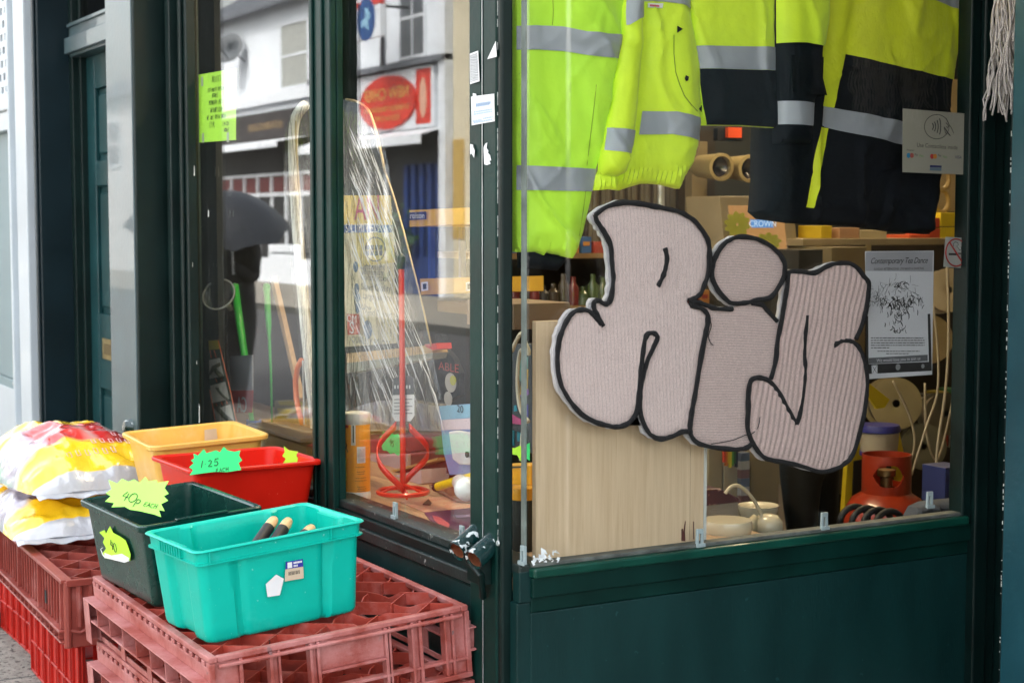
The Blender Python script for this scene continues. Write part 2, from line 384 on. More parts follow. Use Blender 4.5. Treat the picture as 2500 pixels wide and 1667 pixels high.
# mullion
m = MB().box((XM0, -.03, ZS-.02), (XM1, -.0085, ZT)); m.box((XM0+.05, -.05, .66), (XM1-.0, -.0302, ZT)); m.box((XM0+.075, -.058, .66), (XM0+.09, -.0502, ZT)); m.box((XM0+.125, -.058, .66), (XM1-.045, -.0502, ZT))
part(m, 'mullion', G_PAINT, bevel=.004)
# street shutter post with its locking tubes
post = part(MB().box((XP0, -.06, 0), (-.132, -.026, 3.0)).box((-.119, -.063, 0), (XP1, -.026, 3.0)).box((-.134, -.040, 0), (-.117, -.027, 3.0)), 'shutter_post', G_PAINT, bevel=.005)
part(MB().box((-.122, -.0645, .2), (-.1195, -.06305, 2.9)), 'groove_highlight', ALU, post, bevel=0)  # bright strip standing in for the highlight along the groove
part(MB().box((-.072, -.059, 0), (-.0365, -.0265, 3.0)), 'post_edge', G_DARK, post, bevel=.006)
def lock_tube(px, py, dz, L_, parent):
    a = hY(px, py, -.115); b = a+Vector((-.22, .8, .42))
    d = (b-a).normalized(); mb = MB()
    n = 20; r = .026; prof = [(r*.78, .035), (r*.80, 0), (r, -.002), (r*1.02, .03), (r*.97, .05), (r*1.03, .075), (r, L_)]
    M = d.to_track_quat('Z', 'Y').to_matrix().to_4x4()
    mb.lathe(prof, a, n, M, cap=False); o = part(mb, 'lock_tube', mat('chipped_green_metal', (.004, .03, .03), rough=.25, coat=.5, var=.3, scale=20, bump=.25, bscale=70, speck=(.6, .64, .64), speck_t=.60, speck_s=45), parent, bevel=0, smooth=True)
    part(MB().lathe([(r*.79, .002), (r*.76, .05), (.0005, .052)], a, n, M, cap=False), 'copper_bore', COPPER, parent, bevel=0, smooth=True)
    return a, b
a1, b1 = lock_tube(1116, 1345, .035, .085, post); a2, b2 = lock_tube(1157, 1366, .035, .085, post)
m = MB().box((-.150, -.092, .635), (-.078, -.0632, .725)); m.tube([a1+Vector((.0, .03, -.025)), a2+Vector((.0, .02, -.04)), Vector((-.10, -.075, .600))], .009, 8)
part(m, 'lock_bracket', G_DARK, post, bevel=.008)
m = MB().lathe([(.0005, .0), (.006, .0), (.007, -.003)], (-.045, -.066, .742), 12, Matrix.Rotation(radians(90), 4, 'X'), cap=False); part(m, 'screw', ALU, post, bevel=0)
# chipped paint along the post seam and the sill: bare patches
rd = random.Random(3); m = MB()
for i in range(60):
    z = rd.uniform(.72, 2.2); hgt = rd.uniform(.003, .02)*(1.6 if z > 1.2 else 1)
    m.box((-.0535, -.058-.001, z), (-.0515-rd.uniform(0, .001), -.0595-.0008, z+hgt))
part(m, 'paint_chips', CHIP, post, bevel=0)['kind'] = 'stuff'
m = MB()
for i in range(46):
    x = rd.uniform(-1.05, -.25); wd = rd.uniform(.002, .018); z = .545+rd.uniform(-.0015, .0015)
    m.prism([(0, 0), (wd, .001), (wd*.8, .003), (wd*.2, rd.uniform(.002, .0045))], (x, -.0352, z), (1, 0, 0), (0, 0, 1), (0, -1, 0), 0, .0006)
part(m, 'paint_chips', CHIP, bevel=0)['kind'] = 'stuff'
m = MB().box((-2.6, -.0395, .548), (-.2, -.0352, .598)); part(m, 'riser_rail', G_PANEL, bevel=.002)
PX0, PX1 = -2.937, -2.602
# left end of the window: stepped jamb and the big pilaster
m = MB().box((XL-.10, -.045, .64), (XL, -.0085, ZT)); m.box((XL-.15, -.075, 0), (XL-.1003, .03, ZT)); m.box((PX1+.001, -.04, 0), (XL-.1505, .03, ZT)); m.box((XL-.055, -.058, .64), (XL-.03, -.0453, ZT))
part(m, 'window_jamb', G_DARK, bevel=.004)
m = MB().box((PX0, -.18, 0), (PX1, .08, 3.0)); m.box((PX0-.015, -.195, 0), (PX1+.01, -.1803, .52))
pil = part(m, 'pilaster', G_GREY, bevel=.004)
m = MB().box((PX1-.05, -.1745, .5), (PX1+.012, -.05, 3.0)); part(m, 'pilaster_moulding', G_DARK, bevel=.006)
c = hY(352, 1045, -.13); part(MB().lathe([(.02, -.02), (.03, 0), (.022, .03), (.034, .05), (.02, .08)], c, 16, Matrix.Rotation(radians(80), 4, 'X')), 'lock_tube', MATS['chipped_green_metal'], pil, bevel=0, smooth=True)
m = MB()
for (x, y0, y1, w_) in ((474, 405, 430, 5), (486, 985, 1032, 7), (508, 512, 530, 7), (470, 640, 652, 3), (480, 880, 890, 3)):
    a, b = hY(x, y0, -.0458), hY(x, y1, -.0458); m.prism([(0, 0), (w_*.0014, .002), (w_*.0015, (a.z-b.z)*.8), (w_*.0005, a.z-b.z)], b, (1, 0, 0), (0, 0, 1), (0, -1, 0), 0, .0008)
part(m, 'paint_chips', CHIP, bevel=0)['kind'] = 'stuff'
# door recess
XR = -4.315; DY = .10
m = MB().box((XR-.10, -.115, 0), (XR, .1, 3.0)); m.box((XR-.17, -.10, 0), (XR-.1003, .05, 3.0)); m.box((XR-.045, -.13, 0), (XR-.012, -.1152, 3.0))
part(m, 'door_surround', mat('dark_teal_paint', (.0015, .011, .016), rough=.4, var=.2, scale=5, spec=.35), bevel=.006)
m = MB().box((XR, .03, 0), (XR+.055, .12, 2.9)); m.box((XR+.0553, .06, 0), (XR+.085, .12, 2.9)); m.box((PX0-.086, .03, 0), (PX0-.0005, .12, 2.9)); part(m, 'door_frame', G_DARK, bevel=.004)
zt0 = hY(168, 146, .04).z; zt1 = hY(171, 62, .04).z
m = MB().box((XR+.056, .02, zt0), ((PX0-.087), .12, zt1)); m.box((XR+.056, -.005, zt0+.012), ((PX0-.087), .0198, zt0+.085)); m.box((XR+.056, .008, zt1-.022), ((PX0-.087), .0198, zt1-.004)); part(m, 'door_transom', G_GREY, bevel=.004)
part(MB().box((XR+.056, .07, zt1), ((PX0-.087), .076, 2.9)), 'transom_window', glass_mat('dark_fanlight_glass', tint=(.12, .12, .14)), bevel=0)
part(MB().box((XR+.056, .078, zt1), ((PX0-.087), .09, 2.9)), 'transom_backing', mat('fanlight_curtain', (.05, .045, .055), rough=.9), bevel=0)
door = part(MB().box((XR+.086, DY+.01, .03), ((PX0-.087), DY+.05, zt0)), 'door', G_DOOR)
xa, xb = XR+.086+.135, (PX0-.087)-.135; xm = (xa+xb)/2
stile = MB()
zz = [(.18, .44), (.52, .80), (1.04, 1.78), (1.90, zt0-.12)]
zz = [(.18, hY(270, 952, DY).z-.0), (hY(270, 838, DY).z+.13, hY(250, 455, DY).z), (hY(250, 392, DY).z, hY(250, 215, DY).z)]
allz = [.03]+[q for p_ in zz for q in p_]+[zt0]
stile.box((XR+.086, DY-.012, .03), (xa, DY+.0098, zt0)); stile.box((xb, DY-.012, .03), ((PX0-.087), DY+.0098, zt0))
stile.box((xm-.05, DY-.012, .18), (xm+.05, DY+.0098, zt0-.1))
for i in range(0, len(allz), 2):
    for (p_, q_) in ((xa, xm-.05), (xm+.05, xb)): stile.box((p_, DY-.012, allz[i]), (q_, DY+.0098, allz[i+1]))
stile.box((xm-.05, DY-.012, .03), (xm+.05, DY+.0098, .18)); stile.box((xm-.05, DY-.012, zt0-.1), (xm+.05, DY+.0098, zt0))
part(stile, 'door_rails', G_DOOR, door, bevel=.004)
for (z0, z1) in zz:
    for (p_, q_) in ((xa, xm-.05), (xm+.05, xb)):
        part(MB().box((p_+.03, DY-.004, z0+.03), (q_-.03, DY+.0097, z1-.03)), 'door_panel', G_DOOR, door, bevel=.006)
lp = hY(250, 825, DY-.02); lq = hY(250, 875, DY-.02)
m = MB().box((lp.x, DY-.022, lq.z), (lp.x+.28, DY-.0125, lp.z)); part(m, 'letterbox', BRASS, door, bevel=.003)
part(MB().box((lp.x+.04, DY-.027, lq.z+.025), (lp.x+.24, DY-.0222, lp.z-.022)), 'letterbox_flap', mat('dark_brass', (.2, .15, .07), rough=.4, metal=.7), door, bevel=.003)
c = hY(265, 168, DY-.02)
m = MB().box((c.x-.035, DY-.018, c.z-.03), (c.x-.025, DY-.0122, c.z+.05)).box((c.x, DY-.018, c.z-.03), (c.x+.012, DY-.0122, c.z+.05)); part(m, 'house_number', BRASS, door, bevel=0)
# head, fascia, upper storey, roof-side mass, lobby
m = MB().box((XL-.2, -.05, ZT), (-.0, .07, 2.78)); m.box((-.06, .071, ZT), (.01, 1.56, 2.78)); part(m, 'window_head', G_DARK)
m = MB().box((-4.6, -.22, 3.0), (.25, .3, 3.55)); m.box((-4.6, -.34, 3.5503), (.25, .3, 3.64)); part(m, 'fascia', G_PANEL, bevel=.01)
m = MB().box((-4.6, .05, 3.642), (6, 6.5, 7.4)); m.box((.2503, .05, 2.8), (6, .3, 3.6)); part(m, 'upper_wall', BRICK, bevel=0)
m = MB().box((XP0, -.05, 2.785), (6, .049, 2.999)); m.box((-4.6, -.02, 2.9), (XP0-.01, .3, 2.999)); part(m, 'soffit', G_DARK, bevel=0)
part(MB().box((-.06, .0705, 2.79), (2.7, 1.7, 2.88)), 'lobby_ceiling', mat('lobby_ceiling_paint', (.6, .6, .58), rough=.8), bevel=0)
m = MB()
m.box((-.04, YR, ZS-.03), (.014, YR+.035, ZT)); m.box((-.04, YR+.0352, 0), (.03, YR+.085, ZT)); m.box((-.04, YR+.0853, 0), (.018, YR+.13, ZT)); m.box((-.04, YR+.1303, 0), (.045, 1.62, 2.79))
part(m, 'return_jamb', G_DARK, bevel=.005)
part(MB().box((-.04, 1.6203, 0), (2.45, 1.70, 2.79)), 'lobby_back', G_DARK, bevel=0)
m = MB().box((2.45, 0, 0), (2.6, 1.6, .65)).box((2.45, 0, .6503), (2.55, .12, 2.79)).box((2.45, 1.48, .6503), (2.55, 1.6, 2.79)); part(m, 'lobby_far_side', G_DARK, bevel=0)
xb_ = hY(2456, 900, 1.12).x
bp = part(MB().box((xb_, 1.12, 0), (xb_+.75, 1.2, 2.79)), 'blue_door_leaf', G_BLUE, bevel=.006)
m = MB()
for i in range(70):
    z = rd.uniform(.3, 1.95); s_ = rd.uniform(.002, .006); m.box((xb_-.0006, 1.1194, z), (xb_+rd.uniform(.001, .003), 1.1203, z+s_*rd.uniform(.5, 2)))
part(m, 'paint_chips', CHIP, bp, bevel=0)['kind'] = 'stuff'
# interior shell
part(MB().box((-6, .3, -.02), (-.06, 6.4, 0.0)), 'shop_floor', mat('shop_floor_vinyl', (.16, .13, .1), rough=.5), bevel=0)
part(MB().box((-6.1, 6.0, 0), (-.06, 6.1, 2.9)).box((-6.1, .12, 0), (-6.0, 6.0, 2.9)).box((-.16, 1.71, 0), (-.06, 6.0, 2.9)), 'shop_wall', PLASTER, bevel=0)
part(MB().box((-6, .08, 2.70), (-.07, 6, 2.78)), 'shop_ceiling', CEIL, bevel=0)
part(MB().box((-2.5, .056, .62), (-.056, .75, .668)).box((-4.3, .17, .62), (-2.5002, .75, .668)), 'display_shelf', WOODFL, bevel=.002)
part(MB().box((-.75, .7503, .62), (-.056, .86, .650)), 'display_shelf', WOODFL, bevel=.002)
part(MB().box((-1.4, .8603, .38), (-.056, 1.70, .42)), 'display_shelf', mat('dark_shelf', (.05, .04, .03), rough=.6), bevel=.002)
part(MB().box((-4.45, .056, 0), (-4.4, 6, 2.7)).box((-4.4, 1.3, 0), (-2.7, 1.34, 2.7)).box((-4.4, .125, 0), (-2.56, .15, 2.7)), 'display_side_wall', mat('display_end_dark', (.03, .032, .03), rough=.8), bevel=0)
# glass clips on the sill
CLIP = mat('grey_plastic_clip', (.28, .35, .36), rough=.4, var=.1)
def clip_part(p, u, n):
    p = Vector(p); u = Vector(u); n = Vector(n); m = MB()
    m.prism([(-.012, -.002), (-.004, -.002), (-.004, .03), (.003, .03), (.003, -.002), (.011, -.002), (.010, .042), (-.010, .042)], p, u, (0, 0, 1), n, 0, .007)
    m.prism([(-.014, -.004), (.013, -.004), (.013, .006), (-.014, .006)], p, u, (0, 0, 1), n, .0071, .012)
    return part(m, 'glass_clip', CLIP, bevel=.001)
for q in ((827, 1208), (968, 1262), (1131, 1322)): clip_part(hY(q[0], q[1], GY-.012), (1, 0, 0), (0, -1, 0))
for q in ((1706, 1330), (2010, 1288), (2267, 1236)): clip_part(hX(q[0], q[1], .001), (0, 1, 0), (1, 0, 0))
clip_part(hY(1281, 1374, GY-.012), (1, 0, 0), (0, -1, 0))
m = MB()   # crumbling filler at the foot of the corner
for i in range(26):
    c = Vector((.009, rd.uniform(.0, .075), ZS+.004+abs(rd.gauss(0, .012)))); r = rd.uniform(.004, .011)
    m.add([c+Vector((rd.uniform(-.2, .3)*r, rd.uniform(-1, 1)*r, rd.uniform(-1, 1)*r)) for _ in range(6)], [(0,1,2),(2,3,4),(4,5,0),(0,2,4),(1,3,5)])
part(m, 'crumbling_filler', mat('white_filler', (.7, .74, .75), rough=.8), bevel=0)['kind'] = 'stuff'

# ================================================================ NEIGHBOUR ON THE LEFT
nb = thing('neighbouring_shop', (-4.9, -.1, 0), 'white framed neighbouring shop with a perforated roller shutter and grey lower panel', 'shop')
NX = hY(88, 300, -.10).x
m = MB()
xr0 = hY(38, 300, -.12).x
m.box((xr0, -.16, 0), (xr0+.03, .0, 2.6)); m.box((xr0+.0303, -.125, 0), (xr0+.12, .0, 2.6)); m.box((xr0+.1203, -.15, 0), (NX-.005, .0, 2.6))
part(m, 'shutter_guide', WHITE, nb, bevel=.006)
z0 = hY(20, 232, -.09).z; m = MB()   # perforated shutter: real slots between bars
pitch = .0655; xl = -5.7; rows = 13; zb = z0+.01
for r_ in range(rows):
    zc = zb+r_*pitch
    m.box((xl, -.095, zc+.036), (xr0-.001, -.085, zc+pitch))
    k = 0; x = xr0-(.03 if r_ % 2 else .075)
    xprev = xr0-.001
    while x > xl:
        m.box((x, -.095, zc), (xprev, -.085, zc+.0359)); xprev = x-.05; x -= .095
part(m, 'perforated_shutter', WHITE, nb, bevel=0)
part(MB().box((xl, -.05, z0), (xr0, -.04, 2.9)), 'shutter_void', BLACKP, nb, bevel=0)
z1 = hY(20, 270, -.12).z; z2 = hY(20, 318, -.12).z
part(MB().box((-5.8, -.14, z1), (xr0-.0005, -.02, z0-.002)).box((-5.8, -.125, z2), (xr0-.0005, -.02, z1-.0005)), 'shutter_rail', WHITE, nb, bevel=.006)
z3 = hY(20, 924, -.1).z
part(MB().box((-5.8, -.08, z3), (xr0-.0006, -.04, z2-.0006)), 'grey_panel', GREYP, nb, bevel=.002)
part(MB().box((-5.8, -.085, 0), (xr0-.0006, -.04, z3-.004)), 'grey_panel', GREYP, nb, bevel=.004)
c0 = hY(46, 970, -.09)
pl = [(-.6, -.9), (0, -.9)]+arc(-.06, -.06, .06, .06, 0, 90, 8)+[(-.6, 0)]
part(MB().prism(pl, (c0.x, -.0855, c0.z+.03), (1, 0, 0), (0, 0, 1), (0, -1, 0), 0, .006), 'white_rounded_panel', WHITE, nb, bevel=.002)
part(MB().box((NX-.0045, -.08, 0), (XR-.171, .3, 3.6)).box((-5.8, -.1, 2.9), (NX-.005, .3, 3.7)).box((-12, .0, 0), (-5.81, .5, 7)).box((-5.8, .1, 3.71), (-4.61, .5, 7)), 'neighbour_wall', mat('neighbour_render', (.5, .52, .53), rough=.8), nb, bevel=0)
c = hY(46, 935, -.13); part(MB().lathe([(.008, 0), (.012, .01), (.006, .03)], c, 12, Matrix.Rotation(radians(90), 4, 'X')), 'bolt', ALU, nb, bevel=0)

# ================================================================ CRATES
def plast(name, c, rough=.4, dust=None, dt=.5, ds=9, var=.12, spec=.45, **k):
    m = mat(name, c, rough=rough, var=var, scale=12, bump=k.pop('bump', .05), bscale=k.pop('bscale', 80), spec=spec, **k)
    if dust:
        t = m.node_tree; N = t.nodes; L = t.links; b = N['Principled BSDF']
        src = b.inputs['Base Color'].links[0].from_socket
        tc = N.new('ShaderNodeTexCoord'); n = N.new('ShaderNodeTexNoise'); n.inputs['Scale'].default_value = ds; n.inputs['Detail'].default_value = 8; n.inputs['Roughness'].default_value = .7
        L.new(tc.outputs['Object'], n.inputs['Vector']); r = N.new('ShaderNodeValToRGB'); L.new(n.outputs[0], r.inputs[0])
        r.color_ramp.elements[0].position = dt-.12; r.color_ramp.elements[1].position = dt+.18
        mx = N.new('ShaderNodeMix'); mx.data_type = 'RGBA'; L.new(r.outputs[0], mx.inputs[0]); L.new(src, mx.inputs[6]); mx.inputs[7].default_value = col4(dust); L.new(mx.outputs[2], b.inputs['Base Color'])
    return m
CR_PINK = plast('faded_red_crate_plastic', (.30, .055, .04), rough=.5, dust=(.50, .23, .225), dt=.52, ds=6, speck=(.05, .03, .03), speck_t=.70, speck_s=40, bump=.15)
CR_RED = plast('worn_red_crate_plastic', (.36, .045, .028), rough=.42, dust=(.48, .17, .15), dt=.62, ds=12, speck=(.06, .02, .02), speck_t=.72, speck_s=45, bump=.12)
CR_BROWN = plast('brownish_red_crate_plastic', (.26, .05, .038), rough=.38, dust=(.46, .20, .18), dt=.62, ds=8, bump=.12)
CR_BRIGHT = plast('bright_red_basket_plastic', (.42, .016, .010), rough=.36, dust=(.42, .14, .12), dt=.72, ds=10)

TILT = atan(.068)
XC0, XC1, YC0, YC1 = -1.146, -.166, -.742, -.08      # footprint of the front crates
def zsurf(x, y): return .57+.068*(y+.08)
LX, LY, CHT = XC1-XC0, (YC1-YC0), .178
def crate_parts(t, seed):
    """local frame: origin at the middle of the footprint's top face, x along the shopfront, y towards it, z up; crate hangs below z=0"""
    r = random.Random(seed); hx, hy, H = LX/2, LY/2, CHT
    # diagonal lattice
    mb = MB(); pit = .134/2; k = int((LX+LY)/(2*pit))+2; th = .0035; dep = .034
    nodes = []
    for sgn in (1, -1):
        for i in range(-k, k+1):
            c = i*.134
            # line y = sgn*x + c clipped to the rectangle inside the rim
            ax, ay = hx-.008, hy-.008; pts = []
            for xx in (-ax, ax):
                yy = sgn*xx+c
                if -ay <= yy <= ay: pts.append((xx, yy))
            for yy in (-ay, ay):
                xx = (yy-c)/sgn
                if -ax < xx < ax: pts.append((xx, yy))
            if len(pts) < 2: continue
            a, b = Vector(pts[0]), Vector(pts[1]); L_ = (b-a).length
            if L_ < .03: continue
            n = max(1, round(L_/.0947)); d = (b-a)/n; nv = Vector((-d.y, d.x)).normalized()*th/2
            for j in range(n):
                p0 = a+d*j; p1 = a+d*(j+1); top = [0.0, 0.0, 0.0, 0.0]; q = r.random()
                if q < .10: top = [0, -r.uniform(.004, .014), -r.uniform(.008, .022), 0]
                elif q < .18: top = [-r.uniform(0, .012), -r.uniform(.006, .02), 0, 0]
                elif q < .205 and 0 < j < n-1: continue
                ts = [0, .3+r.uniform(-.1, .1), .62+r.uniform(-.1, .1), 1]
                vs = []; fs = []
                for tt, z in zip(ts, top):
                    p = p0.lerp(p1, tt)
                    for s_, zz in ((1, z-.002), (-1, z-.002), (-1, -dep), (1, -dep)): vs.append((p.x+nv.x*s_, p.y+nv.y*s_, zz))
                for e in range(3):
                    o_ = e*4
                    for f in range(4): fs.append((o_+f, o_+(f+1) % 4, o_+4+(f+1) % 4, o_+4+f))
                fs += [(3, 2, 1, 0), (12, 13, 14, 15)]
                mb.add(vs, fs)
    mb.build('lattice', CR_RED, t, world=False)
    # rim
    mb = MB(); rw = .020
    mb.box((-hx, -hy, -.014), (hx, -hy+rw, .0)); mb.box((-hx, hy-rw, -.014), (hx, hy, .0))
    mb.box((-hx, -hy+rw, -.0138), (-hx+rw, hy-rw, -.0004)); mb.box((hx-rw, -hy+rw, -.0138), (hx, hy-rw, -.0004))
    mb.box((hx-.004, -hy+.02, -.026), (hx+.010, hy-.02, -.018))
    mb.build('rim', CR_PINK, t, bevel=.003, world=False)
    # front (+x) face: pillars, bottom rail, centre panel
    def fy(f): return -hy+f*LY
    mb = MB()
    for (a, b) in ((0, .018), (.105, .118), (.215, .228), (.248, .256), (.365, .376), (.392, .404), (.655, .667), (.672, .68), (.762, .772), (.792, .804), (.895, .905), (.925, .936), (.982, 1)):
        mb.box((hx-.024, fy(a), -H+.012), (hx+.003, fy(b), -.0142))
    for (a, b) in ((.0182, .1048), (.9362, .9818), (.228, .2478), (.376, .3918), (.7722, .7918), (.9052, .9248)): mb.box((hx-.010, fy(a), -H+.012), (hx-.006, fy(b), -.0145))
    mb.box((hx-.022, fy(0), -.135), (hx+.001, fy(1), -.128)); mb.box((hx-.024, fy(0), -H), (hx+.005, fy(1), -H+.0118))
    mb.box((hx-.010, fy(.404), -.085), (hx-.006, fy(.6548), -.0145)); mb.box((hx-.012, fy(.404), -.092), (hx+.003, fy(.6548), -.0852))
    mb.build('front_face', CR_PINK, t, bevel=.0012, bseg=1, world=False)
    mb = MB()   # worn raised writing, too rubbed to read
    for row, (z, a, b) in enumerate(((-.035, .47, .58), (-.05, .47, .60), (-.064, .43, .62), (-.077, .42, .63))):
        y = a
        while y < b:
            w_ = r.uniform(.004, .009); mb.box((hx-.0062, fy(y), z-.004), (hx-.0052, fy(y+w_), z+.003)); y += w_+.004
    mb.build('worn_moulded_writing', CR_PINK, t, world=False)
    # back (-x) face and the long faces: slotted band, ledge, lower skirt
    mb = MB()
    for (a, b) in ((0, .03), (.25, .27), (.48, .52), (.73, .75), (.97, 1)): mb.box((-hx-.002, fy(a), -H+.012), (-hx+.02, fy(b), -.0142))
    mb.box((-hx-.004, fy(0), -H), (-hx+.02, fy(1), -H+.0118))
    mb.build('back_face', CR_PINK, t, bevel=.0012, bseg=1, world=False)
    for sg in (-1, 1):
        mb = MB(); y0 = sg*(hy+.0012)
        def bx(x0, z0, x1, z1, d0, d1): mb.box((x0, y0+sg*d0, z0), (x1, y0+sg*d1, z1))
        n = 22; st = LX/n                      # slotted band under the rim
        bx(-hx, -.030, hx, -.0252, 0, -.006)
        for i in range(n+1): bx(max(-hx, -hx+i*st-st*.24), -.0250, min(hx, -hx+i*st+st*.24), -.0142, 0, -.006)
        bx(-hx, -.056, hx, -.0302, -.001, -.005)
        bx(-hx-.004, -.060, hx+.004, -.0562, -.004, .030)          # ledge
        for i in range(9):
            x = -hx+.01+i*(LX-.02)/8; bx(x-.002, -.11, x+.002, -.0603, -.003, .028)
        bx(-hx-.004, -.116, hx+.004, -.1103, -.004, .026)
        for i in range(5):
            x = -hx+.02+i*(LX-.04)/4; bx(x-.018, -H, x+.018, -.1162, -.003, .0)
        bx(-hx, -H, hx, -H+.014, -.008, -.0032)
        bx(-hx-.004, -H, -hx+.05, -.0605, .0265, .0295); bx(-hx-.004, -H, -hx-.0005, -.0605, -.003, .0262); bx(hx-.04, -.135, hx+.004, -.0605, .0265, .0295)
        mb.build('slotted_side', CR_PINK, t, bevel=.001, bseg=1, world=False)
mid = Vector(((XC0+XC1)/2, (YC0+YC1)/2, 0)); mid.z = zsurf(mid.x, mid.y)
crate = thing('plastic_crate', mid, 'faded red plastic bread crate with a broken diamond lattice, topmost of the front stack', 'crate', 'upturned faded red crates stacked under the tubs', rot=(TILT, 0, 0))
crate_parts(crate, 11)
labs = ['faded red plastic crate directly beneath the topmost lattice crate', 'faded red plastic crate at the foot of the front stack, on the pavement']
for i in range(2):
    c = copy_tree(crate); c.location = mid+Vector((.006*(i+1), .012*(1 if i == 0 else .3), -(i+1)*(CHT+.006))); c.rotation_euler = (TILT*(.8 if i == 0 else .2), 0, radians(.8 if i == 0 else -.5)); c['label'] = labs[i]
# brown crate under the yellow bags
BX1, BY0, BZ = -1.46, -.722, .45; BL, BW, BH = 1.0, .655, .205
bc = thing('plastic_crate', (BX1-BL/2, BY0+BW/2, BZ-BH), 'brownish red plastic crate with close vertical ribs, carrying the yellow bags', 'crate', rot=(0, 0, radians(-1.6)))
def loc_box(fn): return fn
hx, hy = BL/2, BW/2
for sg in (-1, 1):
    mb = MB()
    for i in range(25): x = -hx+.02+i*(BL-.04)/24; big = i % 8 == 0; mb.box((x-(.004 if big else .002), sg*hy, .055), (x+(.004 if big else .002), sg*(hy+(.014 if big else .007)), BH-.012))
    mb.box((-hx, sg*(hy-.004), .0), (hx, sg*hy, BH-.012)); mb.box((-hx-.01, sg*(hy-.02), BH-.0118), (hx, sg*(hy+.014), BH))
    mb.box((-hx, sg*(hy+.0002), .046), (hx, sg*(hy+.022), .0548)); mb.box((-hx, sg*(hy+.0002), .014), (hx, sg*(hy+.018), .020))
    for i in range(16):
        x = -hx+.03+i*(BL-.06)/15; mb.box((x-.0015, sg*(hy+.0002), .0202), (x+.0015, sg*(hy+.018), .0458))
    mb.build('ribbed_side', CR_BROWN, bc, bevel=.0015, bseg=1, world=False)
mb = MB(); mb.box((-hx, -hy, 0), (-hx+.004, hy, BH-.012)); mb.box((-hx-.01, -hy, BH-.0119), (-hx+.004, hy, BH)); mb.build('end_wall', CR_BROWN, bc, bevel=.003, world=False)
mb = MB(); mb.box((hx-.004, -hy, 0), (hx, hy, BH-.012))
mb.tube([(hx-.002, -hy+.005, 0), (hx-.002, -hy+.005, BH-.005)], .012, 10); mb.tube([(hx, -hy+.04, .06), (hx, -hy+.04, BH-.02)], .010, 10); mb.tube([(hx, -hy+.075, .09), (hx+.002, -hy+.075, BH-.02)], .008, 10)
mb.tube([(hx, -hy, .055), (hx+.008, -hy+.04, .045), (hx+.008, -hy+.08, .06), (hx, -hy+.12, .12)], .006, 8)
mb.box((hx-.004, -hy, BH-.02), (hx+.012, hy, BH))
mb.build('end_wall', CR_BROWN, bc, bevel=.003, world=False)
mb = MB()
for i in range(-9, 10):
    for sgn in (1, -1):
        pts = []; c = i*.15
        for xx in (-hx+.02, hx-.02):
            yy = sgn*xx+c
            if abs(yy) <= hy-.02: pts.append((xx, yy))
        for yy in (-hy+.02, hy-.02):
            xx = (yy-c)/sgn
            if abs(xx) < hx-.02: pts.append((xx, yy))
        if len(pts) >= 2: mb.bar((pts[0][0], pts[0][1], BH-.02), (pts[1][0], pts[1][1], BH-.02), .004, .034)
mb.build('lattice', CR_BROWN, bc, world=False)
mb = MB()
mb.box((hx-.262, -hy-.0077, .085), (hx-.238, -hy-.0072, .125)); mb.build('side_slot', BLACKP, bc, world=False)
# bright red basket underneath
def basket(loc, lx, ly, h, label, rz):
    t = thing('plastic_basket', loc, label, 'basket', 'bright red slatted baskets under the brown crate', rot=(0, 0, rz)); mb = MB(); hx, hy = lx/2, ly/2
    for z in (0, .10, h-.012): 
        for sg in (-1, 1): mb.box((-hx, sg*(hy-.018), z), (hx, sg*hy, z+.008)); mb.box((sg*(hx-.018), -hy+.0182, z), (sg*hx, hy-.0182, z+.008))
    mb.build('rails', CR_BRIGHT, t, bevel=.001, bseg=1, world=False)
    mb = MB(); n = 6
    for i in range(n+1):
        x = -hx+.022+i*(lx-.044)/n
        for sg in (-1, 1): mb.box((x-.022, sg*(hy-.012), .001), (x+.022, sg*(hy-.006), h-.001)); mb.box((x-.024, sg*(hy-.0061), .001), (x-.020, sg*(hy+.002), h-.001))
    n = 8
    for i in range(n+1):
        y = -hy+.02+i*(ly-.04)/n
        for sg in (-1, 1): mb.box((sg*(hx-.010), y-.011, .001), (sg*(hx-.006), y+.011, h-.001)); mb.box((sg*(hx-.0061), y-.0025, .001), (sg*(hx+.003), y+.0025, h-.001))
    mb.build('uprights', CR_BRIGHT, t, bevel=.001, bseg=1, world=False)
    mb = MB().box((-hx+.02, -hy+.02, .002), (hx-.02, hy-.02, .008)); mb.build('basket_floor', CR_BRIGHT, t, world=False)
    return t
basket((BX1-.37, BY0+.31, 0), .66, .56, .244, 'bright red slatted basket standing on the pavement under the brown crate', radians(-1.6))
basket((BX1-1.05, BY0+.33, 0), .60, .50, .244, 'bright red slatted basket farther along under the far end of the brown crate', radians(1))

rb = thing('rubber_foot', hY(10, 1475, -.62), 'black rubber base block standing on the pavement behind the red baskets', 'base block'); c = hY(4, 1500, -.62)
MB().box((c.x-.25, -.80, c.z-.02), (c.x+.12, -.45, c.z+.055)).build('block', mat('black_rubber', (.015, .016, .018), rough=.5), rb, bevel=.02); MB().lathe([(.001, 0), (.05, 0), (.05, .004), (.001, .004)], (c.x+.03, -.72, c.z+.0555), 20, cap=False).build('recess', BLACKP, rb); MB().box((c.x-.2, -.75, .0), (c.x+.08, -.5, c.z-.0205)).build('stand', mat('black_rubber', (.015, .016, .018)), rb, bevel=.01)
